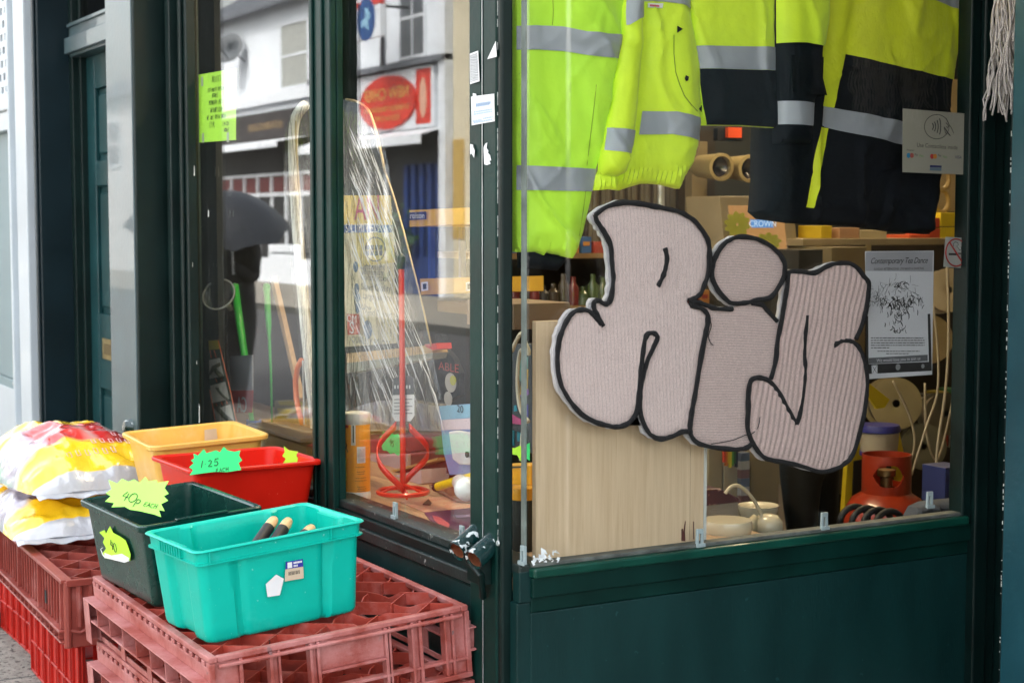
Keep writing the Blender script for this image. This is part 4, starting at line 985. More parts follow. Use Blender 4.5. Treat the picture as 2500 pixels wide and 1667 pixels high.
def knit_disp(kind):
    def f(x, y, d):
        e = min(1, d/.022)**.5*.007
        wv = warp(x, y)*.012
        if kind == 'R': rib = .0011*abs(sin(pi*(x+.06*y+wv*.5)/.0105))+.0005*sin(2*pi*y/.006)
        elif kind == 'S':
            q = x-.20*y+wv+.10*max(0, .95-y)**1.5; rib = .0055*abs(sin(pi*q/.0175))**.8
        else: rib = .0014*abs(sin(pi*(y+.05*x+wv*.6)/.0062))
        return e+rib+.0008*noise.noise(Vector((x*60, y*60, 0)))
    return f
def offset_poly(pts, d, jit=0, seed=0):
    r = random.Random(seed); P = [Vector(p) for p in pts]; n = len(P)
    area = sum(P[i].x*P[(i+1) % n].y-P[(i+1) % n].x*P[i].y for i in range(n)); sg = 1 if area > 0 else -1
    out = []
    for i in range(n):
        tn = (P[(i+1) % n]-P[i-1]).normalized(); out.append(P[i]+Vector((tn.y, -tn.x))*sg*(d+r.uniform(-jit, jit)))
    return out
for nm, fab, kn, kd, st_ in (('letter_r', R_fab, KN_R, 'R', .0034), ('letter_dot', D_out, KN_I, 'I', .0024), ('letter_i', I_fab, KN_I, 'I', .0024), ('letter_s', S_fab, KN_S, 'S', .0034)):
    pts = cat_rom(K(fab), 3, True)
    grid_cloth(nm, [(p.x, p.y) for p in pts], FR, kn, sign, step=st_, disp=knit_disp(kd))
    bk = offset_poly(pts, .0048, .0024, 4)
    MB().prism([(p.x-.003, p.y) for p in bk], (XS-.0135, 0, 0), (0, 1, 0), (0, 0, 1), (1, 0, 0), 0, .0130).build('wool_backing', FLUFF, sign, bevel=.003)
def yarn(lines, nm='yarn_outline', r=.0062, z=.0088, par=None):
    mb = MB(); rr = random.Random(5)
    for ln in lines:
        p = cat_rom(K(ln), 5); rad = [r*(1+.30*noise.noise(Vector((i*.35, len(ln), r*99)))) for i in range(len(p))]
        mb.tube([(XS+z, q.x+.0010*noise.noise(Vector((i*.5, 3, r*50))), q.y+.0010*noise.noise(Vector((i*.5, 9, r*50)))) for i, q in enumerate(p)], rad, 8)
    return mb.build(nm, YARN, par or sign, smooth='all')
yarn([R_out, R_right, R_bot, R_left, [(343,716),(352,712)], [(665,325),(675,380),(665,440),(650,480),(630,520)]])
yarn([D_out+[(985,290)]])
yarn([[(1110,606),(1160,615),(1190,645),(1238,698)]])
yarn([[(792,604),(840,603),(880,617),(930,634),(1010,636)]])
yarn([[(792,1250),(805,1290),(850,1325),(950,1345),(1040,1350),(1085,1340),(1108,1322)]])
yarn([[(1205,992),(1230,900),(1240,800),(1260,700),(1275,610),(1290,520),(1300,447),(1370,447),(1430,450),(1490,420),(1550,402),(1610,405),(1650,430),(1680,470),(1705,505),(1700,570),(1690,650),(1665,730),(1640,790)],
      [(1525,822),(1560,802),(1600,797),(1640,815),(1670,860),(1690,930),(1698,1020),(1690,1100),(1680,1180),(1655,1280),(1620,1380),(1580,1425),(1520,1455),(1450,1463),(1360,1435),(1270,1415),(1190,1400),(1150,1370),(1110,1310),(1088,1240),(1090,1150),(1092,1060),(1105,1000),(1150,985),(1200,1005),(1245,1060),(1290,1140),(1335,1220)],
      [(1335,1220),(1350,1180),(1365,1090),(1375,1000),(1380,920),(1374,850),(1382,760),(1388,668)]])
yarn([[(890,680),(900,720),(886,770),(895,805),(910,820)]], 'loose_thread', r=.0011, z=.0105)
yarn([[(900,1322),(1000,1305),(1060,1282),(1110,1268),(1140,1232),(1148,1185)]], 'loose_thread', r=.0011, z=.0105)

# ================================================================ CLOTHES IN THE WINDOW
HV = mat('fluorescent_yellow_fabric', (.72, .97, .03), rough=.6, var=.07, scale=10, bump=.25, bscale=30, sheen=.2)
HV2 = mat('fluorescent_lime_fabric', (.56, .99, .05), rough=.6, var=.07, scale=10, bump=.25, bscale=30, sheen=.2)
HV3 = mat('dull_fluorescent_yellow_fabric', (.72, .80, .02), rough=.65, var=.08, scale=10, bump=.3, bscale=30)
REFL = mat('silver_reflective_tape', (.38, .40, .45), rough=.42, var=.06, metal=.2, bump=.05, bscale=200)
NAVY = mat('navy_black_fabric', (.004, .006, .010), rough=.8, var=.3, scale=6, bump=.3, bscale=30, spec=.2)
def g1(pts): return crop(pts, 1200, 0, 2.24)
def g2(pts): return crop(pts, 1650, 0, 2.449)
def pd(px, q):
    best = 1e9; ins = False; n = len(px); qx, qy = q
    for i in range(n):
        a, b = px[i], px[(i+1) % n]
        if (a[1] > qy) != (b[1] > qy) and qx < (b[0]-a[0])*(qy-a[1])/(b[1]-a[1])+a[0]: ins = not ins
        dx, dy = b[0]-a[0], b[1]-a[1]; t = max(0, min(1, ((qx-a[0])*dx+(qy-a[1])*dy)/max(dx*dx+dy*dy, 1e-12)))
        d = math.hypot(a[0]+dx*t-qx, a[1]+dy*t-qy); best = min(best, d)
    return best if ins else 0
def garment(body_px, xp, seed, puff=.022, fold=.012, lean=.0, gather=None):
    body = yz(body_px, xp); fr = ((xp, 0, 0), (0, 1, 0), (0, 0, 1), (1, 0, 0))
    def disp(x, y, d, _b=body):
        d = pd(_b, (x, y)); e = min(1, d/.05)**.5*puff
        X = x+lean*y
        f = fold*1.5*noise.noise(Vector((X*8, y*1.5, seed)))+fold*.9*max(0, 1-abs(noise.noise(Vector((X*7+y*2.5, y*3.2, seed+5))))*7)+fold*.42*max(0, 1-abs(noise.noise(Vector((X*11-y*9, y*9, seed+9))))*6)*(.5+noise.noise(Vector((X*5, y*5, seed+20))))+fold*.10*noise.noise(Vector((X*40, y*30, seed)))
        if gather:
            for (gy, amp, wd) in gather: f += amp*sin(x*420+4*noise.noise(Vector((x*20, y*8, 1))))*math.exp(-((y-gy)/wd)**2)
        return e+f*min(1, d/.015+.25)
    return body, fr, disp
def ovl(px, xp, fr, disp, m, parent, nm, push=.003, step=.008):
    return grid_cloth(nm, yz(px, xp), fr, m, parent, step=step, disp=lambda x, y, d: disp(x, y, d), pushout=push)
SEAM = mat('olive_seam', (.16, .28, .02), rough=.7)
def on(px, xp, dsp, push): q = hX(px[0], px[1], xp); return Vector((xp+dsp(q.y, q.z, 0)+push, q.y, q.z))
def gz(v, xp, s=2.24): return hX(1400, v/s, xp).z
# A: long lime coat at the corner
xa_ = -.085
bodyA = g1([(128,-330),(730,-330),(725,0),(718,100),(710,200),(690,330),(665,450),(655,540),(632,650),(612,780),(580,900),(572,930),(552,1040),(540,1110),(500,1280),(462,1385),(444,1412),(380,1402),(365,1392),(325,1388),(300,1378),(285,1398),(240,1378),(180,1380),(128,1378)])
body, fr, dA = garment(bodyA, xa_, 1.3, fold=.010, lean=.25, gather=[(gz(1370, xa_), .0025, .03)])
cA = thing('hi_vis_coat', (xa_, .2, 2.0), 'long plain lime hi-vis coat with two silver bands, hanging in the glass corner', 'coat', 'hi-vis work clothes hanging in the window')
grid_cloth('coat_body', body, fr, HV2, cA, step=.008, disp=dA, thick=.02)
ovl(g1([(130,145),(230,143),(360,150),(480,180),(600,192),(709,195),(690,325),(620,323),(500,310),(380,285),(240,275),(130,275)]), xa_, fr, dA, REFL, cA, 'reflective_band')
ovl(g1([(130,905),(575,925),(572,935),(551,1048),(400,1045),(130,1040)]), xa_, fr, dA, REFL, cA, 'reflective_band')
b_, f_, d_ = garment(g1([(150,1360),(240,1375),(300,1385),(412,1405),(395,1440),(360,1480),(300,1475),(240,1470),(150,1465)]), xa_-.006, 2.1, fold=.004, puff=.015)
grid_cloth('black_cuff', b_, f_, NAVY, cA, step=.008, disp=d_, thick=.01)
for ln in ([(538,470),(530,600),(524,760),(512,905)], [(505,1045),(498,1130),(470,1290)], [(300,-100),(318,60),(316,142)]):
    MB().tube(cat_rom([on(p, xa_, dA, .0005) for p in g1(ln)], 4), .0008, 5).build('seam', SEAM, cA, smooth='all')
# B: bomber jacket
xb1 = -.115
bodyB = g1([(790,-330),(1090,-330),(1075,0),(1085,100),(1110,230),(1130,350),(1140,480),(1140,560),(1135,650),(1130,800),(1100,900),(1060,960),(1030,1033),(985,1022),(940,1010),(880,1006),(820,1005),(760,1022),(700,1042),(640,1030),(640,300)])
body, fr, dB = garment(bodyB, xb1, 4.4, fold=.011, puff=.03, lean=.1, gather=[(gz(975, xb1), .0032, .035)])
cB = thing('hi_vis_jacket', (xb1, .4, 2.0), 'short yellow hi-vis bomber jacket with gathered hem and pocket, between two longer coats', 'jacket', 'hi-vis work clothes hanging in the window')
grid_cloth('jacket_body', body, fr, HV, cB, step=.007, disp=dB, thick=.02)
ovl(g1([(790,612),(960,615),(1060,635),(1134,650),(1124,772),(1050,755),(950,737),(770,740)]), xb1, fr, dB, REFL, cB, 'reflective_band')
ovl(g1([(800,-40),(1074,-40),(1080,60),(1000,35),(900,20),(800,15)]), xb1, fr, dB, REFL, cB, 'reflective_band')
def on(px, xp, dsp, push): q = hX(px[0], px[1], xp); return Vector((xp+dsp(q.y, q.z, 0)+push, q.y, q.z))
MB().tube([on(g1([p])[0], xb1, dB, .0015) for p in ((950,200),(952,300),(962,400),(985,470),(1010,530),(1050,580),(1100,612))], .0011, 6).build('pocket_seam', mat('olive_seam', (.12, .2, .02), rough=.7), cB)
for tri in ([(963,153),(992,170),(963,190)], [(1012,420),(1027,428),(1024,448),(1012,452),(1006,436)], [(1108,600),(1134,578),(1132,615)]):
    MB().wprism([on(g1([p])[0], xb1, dB, .004) for p in tri], (1, 0, 0), .0015).build('black_tab', NAVY, cB)
MB().wprism([on(g1([p])[0], xb1, dB, .006) for p in ((818,26),(890,30),(888,56),(818,50))], (1, 0, 0), .0012).build('care_label', PAPER, cB)
MB().wprism([on(g1([p])[0], xb1, dB, .0078) for p in ((826,34),(868,40),(868,50),(826,44))], (1, 0, 0), .0003).build('label_print', mat('pink_print', (.6, .1, .15), rough=.6), cB)
# B sleeve, in front
xb2 = -.075
slB = g1([(722,-330),(822,-330),(828,100),(812,400),(792,650),(770,800),(735,940),(690,965),(640,962),(590,955),(600,820),(625,700),(640,640),(660,540),(690,330),(712,170)])
body, fr, dS = garment(slB, xb2, 6.2, fold=.012, puff=.026, lean=.2)
grid_cloth('sleeve', body, fr, HV, cB, step=.008, disp=dS, thick=.01)
ovl(g1([(625,700),(700,706),(781,716),(765,790),(745,842),(680,833),(604,822)]), xb2, fr, dS, REFL, cB, 'reflective_band')
ovl(g1([(728,-200),(822,-200),(828,95),(785,108),(735,140),(722,142)]), xb2, fr, dS, REFL, cB, 'reflective_band')
b_, f_, d_ = garment(g1([(590,940),(690,955),(688,1038),(640,1035),(600,1040),(560,1042),(565,990)]), xb2-.006, 8.1, fold=.003, puff=.012, gather=[(gz(1000, xb2), .003, .04)])
grid_cloth('elastic_cuff', b_, f_, HV, cB, step=.006, disp=d_, thick=.01)
# C: two-tone jacket, left front
xc_ = -.11
bodyC = g2([(60,-360),(600,-360),(592,0),(590,285),(592,425),(600,600),(600,768),(540,762),(380,752),(175,750),(160,640),(142,500),(133,410),(112,275),(90,130),(72,0)])
body, fr, dC = garment(bodyC, xc_, 11.4, fold=.008, puff=.022)
cC = thing('hi_vis_jacket', (xc_, .75, 2.0), 'yellow over navy hi-vis jacket with one wide silver band, left of the parka', 'jacket', 'hi-vis work clothes hanging in the window')
grid_cloth('jacket_body', body, fr, HV, cC, step=.008, disp=dC, thick=.02)
ovl(g2([(112,277),(350,283),(590,286),(592,425),(350,420),(134,412)]), xc_, fr, dC, REFL, cC, 'reflective_band')
ovl(g2([(135,413),(350,421),(592,426),(600,600),(600,766),(540,760),(380,750),(177,748),(160,640),(142,500)]), xc_, fr, dC, NAVY, cC, 'navy_panel')
# D: big parka behind, with its sleeve
xd_ = -.15
bodyD = g2([(590,-360),(1720,-360),(1702,0),(1690,130),(1672,250),(1657,400),(1645,484),(1630,650),(1600,800),(1560,1050),(1540,1200),(1512,1402),(1300,1385),(1100,1357),(900,1345),(700,1335),(520,1310),(470,1268),(478,1180),(487,1080),(486,900),(492,740),(600,560)])
body, fr, dD = garment(bodyD, xd_, 15.2, fold=.014, puff=.03, lean=-.15)
cD = thing('hi_vis_parka', (xd_, 1.1, 2.0), 'long yellow and navy hi-vis parka with a slanting silver band, rightmost in the window', 'parka', 'hi-vis work clothes hanging in the window')
grid_cloth('parka_body', body, fr, NAVY, cD, step=.009, disp=dD, thick=.03)
ovl(g2([(600,-350),(1715,-350),(1700,0),(1688,130),(1670,250),(1655,400),(1643,484),(1310,410),(975,330),(905,650),(830,640),(845,560),(600,480)]), xd_, fr, dD, HV3, cD, 'yellow_panel')
ovl(g2([(812,764),(870,772),(845,900),(815,1060),(780,1246),(738,1240),(765,1090),(790,900)]), xd_, fr, dD, HV3, cD, 'yellow_stripe')
ovl(g2([(1425,-10),(1560,38),(1690,95),(1702,0),(1702,-60),(1500,-60)]), xd_, fr, dD, REFL, cD, 'reflective_band', push=.006)
ovl(g2([(828,641),(905,652),(1130,695),(1355,746),(1600,800),(1580,930),(1355,881),(1110,826),(870,772),(812,756)]), xd_, fr, dD, REFL, cD, 'reflective_band', push=.006)
xe_ = -.095
slD = g2([(592,-360),(930,-360),(912,0),(905,130),(885,265),(872,287),(862,400),(866,470),(888,578),(838,572),(822,620),(812,755),(805,860),(735,860),(604,860),(600,560)])
body, fr, dE = garment(slD, xe_, 19.7, fold=.009, puff=.03)
grid_cloth('sleeve', body, fr, NAVY, cD, step=.008, disp=dE, thick=.02)
ovl(g2([(594,-350),(928,-350),(910,0),(903,130),(883,262),(872,284),(740,262),(594,262)]), xe_, fr, dE, HV, cD, 'yellow_sleeve_top')
ovl(g2([(600,607),(720,612),(822,621),(811,756),(700,750),(602,746)]), xe_, fr, dE, REFL, cD, 'reflective_band')
MB().wprism([on(g2([p])[0], xe_, dE, .006) for p in ((640,335),(865,345),(868,470),(885,574),(760,566),(640,556))], (1, 0, 0), .002).build('cuff_pocket', NAVY, cD, bevel=.001)

# ================================================================ WOOD BOARD BEHIND THE GLASS
XB = -.030
def wood_board():
    m = mat('pale_oak_board', (.58, .42, .27), c2=(.70, .53, .36), rough=.55, scale=5, aniso=(1, 14, .7), bump=.05)
    t = m.node_tree; N = t.nodes; L = t.links; b = N['Principled BSDF']; src = b.inputs['Base Color'].links[0].from_socket
    tc = N.new('ShaderNodeTexCoord'); mp = N.new('ShaderNodeMapping'); mp.inputs['Scale'].default_value = (1, 60, 1.2); L.new(tc.outputs['Object'], mp.inputs[0])
    nz = N.new('ShaderNodeTexNoise'); nz.inputs['Scale'].default_value = 5; nz.inputs['Detail'].default_value = 5; L.new(mp.outputs[0], nz.inputs['Vector'])
    r = N.new('ShaderNodeValToRGB'); L.new(nz.outputs[0], r.inputs[0]); r.color_ramp.elements[0].position = .58; r.color_ramp.elements[1].position = .75
    mx = N.new('ShaderNodeMix'); mx.data_type = 'RGBA'; L.new(r.outputs[0], mx.inputs[0]); L.new(src, mx.inputs[6]); mx.inputs[7].default_value = (.53, .37, .22, 1); L.new(mx.outputs[2], b.inputs['Base Color']); return m
WB = wood_board()
c4 = lambda pts: crop(pts, 1100, 700, 2.24)
q = [hX(a, b, XB) for a, b in c4([(462,190),(1400,228),(1398,1400),(462,1490)])]
bt = thing('wooden_board', q[3], 'pale oak faced board standing behind the glass below the knitted letters', 'board')
MB().box((XB-.018, q[3].y+.002, ZS-.02), (XB, q[2].y-.052, q[0].z)).build('board_face', WB, bt, bevel=.001)
MB().box((XB-.02, q[2].y-.050, ZS-.02), (XB-.002, q[2].y-.008, q[0].z-.001)).build('board_edge_strip', WB, bt, bevel=.001)
MB().box((XB-.02, q[2].y-.0078, ZS-.02), (XB+.001, q[2].y, q[0].z-.001)).build('plastic_edging', mat('white_edging', (.55, .56, .54), rough=.5), bt, bevel=.001)
RUST = mat('dark_stain', (.09, .02, .015), rough=.6)
m = MB()
for pts in ([(1262,1325),(1270,1320),(1272,1340),(1282,1280),(1286,1280),(1282,1335),(1284,1390),(1262,1388)], [(1326,1282),(1331,1282),(1332,1380),(1328,1380)]):
    MB().wprism([hX(a, b, XB+.0006) for a, b in c4(pts)], (1, 0, 0), .0004).build('stain', RUST, bt)

# ================================================================ STICKERS AND NOTICES ON THE GLASS AND POST
def frame_from(px, plane, axis, v):
    """px: four corners (tl, tr, br, bl) -> points on a plane"""
    f = hX if axis == 'x' else hY
    return [f(a, b, v) for a, b in px]
def bil(q, s, t): return (q[0].lerp(q[1], s)).lerp(q[3].lerp(q[2], s), t)
def basis(q, n):
    u = (q[1]-q[0]).normalized(); n = Vector(n); v = n.cross(u).normalized(); return u, v, n
def sheet(name, q, n, m, label, cat, th=.0008, group=None, nm='paper'):
    t = thing(name, q[3], label, cat, group); MB().wprism(q, n, th).build(nm, m, t); return t
def txt(s, q, n, s0, t0, size, m, par, nm='lettering', off=.0014, shear=0, align='CENTER', sp=1., mb=None, squash=1.):
    u, v, nn = basis(q, n); own = mb is None; mb = mb or MB()
    text_into(mb, s, size, bil(q, s0, t0), u, v, nn, off=off, shear=shear, align=align, sp=sp, squash=squash)
    if own: mb.build(nm, m, par)
    return mb
c1 = lambda pts: crop(pts, 0, 0, 2.8)
q = frame_from(c1([(1360,513),(1615,468),(1613,958),(1363,975)]), 0, 'y', GY+.006)
nt_ = sheet('handwritten_notice', q, (0, -1, 0), mat('lime_notice_paper', (.42, .80, .05), rough=.7, var=.05), 'lime green paper with handwritten late opening times, inside the left pane', 'notice')
u, v, n = basis(q, (0, -1, 0)); W_ = (q[1]-q[0]).length; mb = MB()
for (tx, s_, t_, sz, ad) in (('NOTICE', .52, .15, .022, .85), ('EXTENDED OPENING', .5, .28, .0145, .82), ('HOURS', .45, .37, .015, .85), ('MONDAY PLUS', .5, .47, .0165, .9), ('WEDNESDAY', .5, .58, .0175, .85), ('WE ARE OPEN UNTIL', .5, .68, .0145, .85), ('7PM', .36, .80, .022, .9), ('(19:00', .74, .79, .014, .8), ('HOURS', .76, .88, .013, .8)):
    hand(mb, tx, sz, bil(q, s_, t_), u, v, n, r=.0006, off=.0015, adv=ad, center=True, jit=.08)
mb.build('handwriting', mat('olive_ink', (.04, .09, .02), rough=.7), nt_)
TAPE = mat('grey_sticky_tape', (.35, .42, .30), rough=.35)
mb = MB()
for (s_, t_) in ((.12, .93), (.80, .95), (.10, .10)): p = bil(q, s_, t_); mb.prism([(-.012, -.018), (.012, -.018), (.010, .016), (-.012, .014)], p, u, v, n, .0013, .0018)
mb.build('tape', TAPE, nt_)
# post stickers
PY = -.0646; cp = lambda pts: crop(pts, 1150, 80, 4.61)
stk = [('post_sticker', [(-12,240),(80,205),(97,548),(-8,582)], 'narrow white label of sideways small print, upper left on the shutter post', PAPER),
       ('post_sticker', [(185,300),(280,98),(290,272),(188,300)], 'white triangular scrap of sticker near the top of the shutter post', PAPER),
       ('post_sticker', [(2,722),(262,688),(268,998),(10,1045)], 'square white label with faint blue print across the shutter post seam', PAPER),
       ('post_sticker', [(140,1280),(182,1240),(228,1440),(150,1492)], 'torn white scrap of sticker on the right plank of the shutter post', PAPER),
       ('post_sticker', [(-10,1255),(40,1270),(45,1400),(-5,1380)], 'small torn white scrap on the left plank of the shutter post', PAPER)]
for i, (nm, pts, lb, m_) in enumerate(stk):
    if i == 1: pts = pts[:3]
    if i == 3: pts = [(142,1290),(165,1250),(183,1238),(176,1300),(198,1330),(190,1352),(215,1380),(228,1440),(205,1442),(222,1475),(180,1492),(150,1482)]
    if i == 4: pts = [(-8,1255),(22,1262),(25,1290),(42,1330),(35,1408),(8,1360),(-8,1372)]
    if i == 2: pts = [(2,722),(22,718),(22,682),(58,690),(60,714),(262,688),(268,998),(10,1045)]
    w_ = [hY(a, b, PY) for a, b in cp(pts)]; t = thing(nm, w_[0], lb, 'sticker'); MB().wprism(w_, (0, -1, 0), .0006).build('paper', m_, t)
    if i == 0:
        qq = [hY(a, b, PY) for a, b in cp([(-12,240),(80,205),(97,548),(-8,582)])]; u, v, n = basis(qq, (0, -1, 0)); mb = MB(); rr = random.Random(2)
        for k in range(7):
            tt = .06
            while tt < .92:
                l_ = rr.uniform(.03, .09); a = bil(qq, .12+k*.125, tt); b = bil(qq, .12+k*.125, min(.94, tt+l_)); mb.bar(a+n*.0009, b+n*.0009, .0035, .0003, up=n); tt += l_+.02
        mb.build('small_print', mat('grey_print', (.25, .26, .27), rough=.7), t)
    if i == 2:
        qq = [hY(a, b, PY) for a, b in cp([(2,722),(262,688),(268,998),(10,1045)])]; mb = MB()
        for k, (a0, a1, tt) in enumerate(((.22, .85, .28), (.2, .85, .32), (.22, .8, .36), (.12, .92, .55), (.1, .9, .63), (.05, .45, .86), (.52, .92, .83), (.1, .9, .92))):
            s_ = a0
            while s_ < a1: a = bil(qq, s_, tt); b = bil(qq, min(a1, s_+.05), tt); mb.bar(a-Vector((0, .0009, 0)), b-Vector((0, .0009, 0)), .0003, .004, up=(0, 0, 1)); s_ += .075
        mb.build('faint_print', mat('faint_blue_print', (.30, .42, .60), rough=.7), t)
# contactless sticker
XG = -.0095
g2p = lambda pts: [hX(a, b, XG) for a, b in g2(pts)]
q = g2p([(1356,650),(1755,682),(1749,1046),(1354,1030)])
FILM = mat('translucent_sticker_film', (.40, .37, .31), rough=.5, alpha=.88, var=.05)
ct = sheet('window_sticker', q, (1, 0, 0), FILM, 'square translucent contactless payment sticker with a hand and waves, upper right of the window', 'sticker')
cs = lambda pts: [hX(a, b, XG+.0013) for a, b in crop(pts, 2190, 260, 8.71)]
DKI = mat('dark_grey_print', (.03, .028, .028), rough=.7)
mb = MB(); mb.tube(cs(arc(845, 435, 262, 258, 0, 360, 40)), .0009, 4)
for r_, x0 in ((70, 700), (100, 720), (135, 730), (170, 735)): mb.tube(cs([(750+(r_-70)*1.55+24*(1-(k/4)**2), 430+r_*k/4) for k in range(-4, 5)]), .0013, 5)
mb.tube(cs([(1040,250),(1100,380),(1150,450),(1175,500),(1205,575)]), .001, 4); mb.tube(cs([(1000,440),(1060,530),(1135,630)]), .0013, 4); mb.tube(cs([(1040,350),(1080,390),(1100,440),(1080,455),(1050,430)]), .001, 4); mb.tube(cs([(1005,470),(1030,560),(1055,590)]), .001, 4)
txt('Use Contactless inside', q, (1, 0, 0), .515, .565, .0165, None, None, mb=mb)
text_into(mb, 'Accepted', .007, cs([(285, 930)])[0], *basis(q, (1, 0, 0)), off=0)
mb.build('print', DKI, ct)
u, v, n = basis(q, (1, 0, 0))
def disc(c, r, m_, nm, par, off=.0): mb = MB(); mb.prism([(r*cos(2*pi*i/24), r*sin(2*pi*i/24)) for i in range(24)], c, u, v, n, off, off+.0004); mb.build(nm, m_, par)
for (a, b, ca, cb) in (((245, 1045), (312, 1045), (.02, .22, .45), (.42, .08, .06)), ((745, 1065), (805, 1065), (.45, .03, .03), (.55, .2, .03))):
    pa, pb = cs([a, b]); disc(pa, .0068, mat('logo%d' % int(ca[0]*1000), ca, rough=.6), 'logo_disc', ct); disc(pb, .0068, mat('logo2%d' % int(cb[1]*1000), cb, rough=.6), 'logo_disc', ct, .0005)
mb = MB(); text_into(mb, 'Pay', .0085, cs([(410, 1030)])[0], u, v, n, off=0); text_into(mb, 'Pay', .0085, cs([(905, 1045)])[0], u, v, n, off=0); mb.build('print', DKI, ct)
mb = MB(); text_into(mb, 'Pass', .009, cs([(520, 1052)])[0], u, v, n, off=0); text_into(mb, 'Pass', .009, cs([(1020, 1075)])[0], u, v, n, off=0); mb.build('green_print', mat('green_print', (.08, .28, .04), rough=.6), ct)
NB = mat('navy_blue_print', (.015, .02, .10), rough=.6)
mb = MB(); text_into(mb, 'VISA', .0125, cs([(1300, 1085)])[0], u, v, n, off=0, shear=.2); mb.wprism(cs([(700,1250),(948,1262),(945,1305),(698,1298)]), n, .0004); mb.build('navy_print', NB, ct)
MB().wprism(cs([(698,1302),(945,1310),(940,1375),(695,1365)]), n, .0004).build('pale_blue_bar', mat('pale_blue_print', (.12, .17, .22), rough=.6), ct)
# poster
cq = lambda pts, x=-.012: [hX(a, b, x) for a, b in crop(pts, 2100, 600, 4.75)]
q = cq([(56,65),(852,58),(832,1492),(75,1546)]); n = (1, 0, 0); u, v, n = basis(q, n)
POSTER = mat('poster_paper', (.64, .63, .67), rough=.7, var=.04)
ps = sheet('event_poster', q, n, POSTER, 'black and white tea dance poster with an inky drawing, right of the letters', 'poster')
ck = lambda pts: cq(pts, -.0108)
MB().wprism(ck([(62,72),(845,66),(838,300),(62,292)]), n, .0003).build('grey_header', mat('poster_grey_wash', (.36, .35, .38), rough=.7), ps)
mb = MB(); text_into(mb, 'Contemporary Tea Dance', .0225, ck([(450, 175)])[0], u, v, n, off=.0008, shear=.35, squash=.92, sp=.93)
text_into(mb, 'SUNDAY AFTERNOONS: LIVE BAND & DANCING', .0088, ck([(450, 268)])[0], u, v, n, off=.0008, squash=.93)
rr = random.Random(21)
def scr(cx, cy, sx, sy, n_, L_, r_):
    for _ in range(n_):
        x, y = rr.gauss(cx, sx), rr.gauss(cy, sy); a = rr.choice((1.57, 1.57, rr.uniform(0, 3.14))); pts = [(x, y)]
        for k in range(3): a += rr.uniform(-.7, .7); x += cos(a)*L_*rr.uniform(.4, 1); y += sin(a)*L_*rr.uniform(.4, 1); pts.append((x, y))
        pts = [(min(800, max(105, a_)), min(1010, max(320, b_))) for a_, b_ in pts]
        mb.tube([p+n*.0004 for p in ck(pts)], r_*rr.uniform(.5, 1.3), 4)
scr(450, 640, 130, 35, 90, 26, .0009); scr(440, 800, 70, 70, 50, 24, .0008); scr(220, 560, 55, 60, 26, 40, .0005); scr(620, 600, 80, 60, 26, 34, .0005); scr(460, 440, 60, 40, 20, 26, .0008); scr(450, 970, 50, 12, 14, 20, .001); scr(450, 420, 180, 60, 18, 44, .0004)
for row in range(5):
    s_ = 125
    y0 = 1068+row*30
    while s_ < (740 if row < 4 else 340):
        l_ = rr.uniform(12, 50); k = .0016; a, b = ck([(s_, y0-row*1.5), (min(745, s_+l_), y0-row*1.5)]); mb.bar(a+n*.0004, b+n*.0004, .0003, .0022, up=(0, 0, 1)); s_ += l_+9
for (x0, x1, y0) in ((200, 690, 1222), (300, 560, 1250)):
    s_ = x0
    while s_ < x1: l_ = rr.uniform(12, 45); a, b = ck([(s_, y0), (min(x1, s_+l_), y0)]); mb.bar(a+n*.0004, b+n*.0004, .0003, .002, up=(0, 0, 1)); s_ += l_+9
mb.build('black_print', DKI, ps)
MB().wprism(ck([(60,815),(92,815),(98,1370),(830,1345),(815,790),(782,790),(785,1340),(100,1362)][:4]+[(800,1340),(785,790),(818,790),(830,1445),(75,1490)]), n, .0003)
mb = MB(); mb.wprism(ck([(60,815),(92,813),(98,1485),(76,1487)]), n, .0003); mb.wprism(ck([(782,790),(812,788),(830,1448),(800,1450)]), n, .0003); mb.wprism(ck([(98,1372),(800,1345),(800,1450),(98,1485)]), n, .0003); mb.build('black_border', DKI, ps)
MB().wprism(ck([(99,1300),(782,1262),(782,1335),(99,1368)]), n, .0003).build('grey_band', mat('poster_mid_grey', (.12, .12, .13), rough=.7), ps)
mb = MB(); text_into(mb, 'We would love you to join us', .0125, ck([(445, 1318)])[0]+n*.0006, u, v, n, off=0, squash=1.05); mb.wprism(ck([(132,1385),(198,1382),(198,1480),(136,1482)]), n, .0007); mb.build('white_print', POSTER, ps)
mb = MB(); mb.tube([p+n*.0009 for p in ck([(140,1392),(190,1475)])], .0007, 4); mb.tube([p+n*.0009 for p in ck([(190,1390),(142,1475)])], .0007, 4); mb.build('small_cross', DKI, ps)
def disc2(c, r, m_, nm, par, off): mb = MB(); mb.prism([(r*cos(2*pi*i/24), r*sin(2*pi*i/24)) for i in range(24)], c, u, v, n, off, off+.0004); mb.build(nm, m_, par)
disc2(ck([(437, 1405)])[0], .0085, mat('poster_grey_seal', (.25, .25, .26), rough=.7), 'round_seal', ps, .0005); disc2(ck([(725, 1395)])[0], .006, mat('poster_grey_seal', (.25, .25, .26)), 'round_seal', ps, .0005)
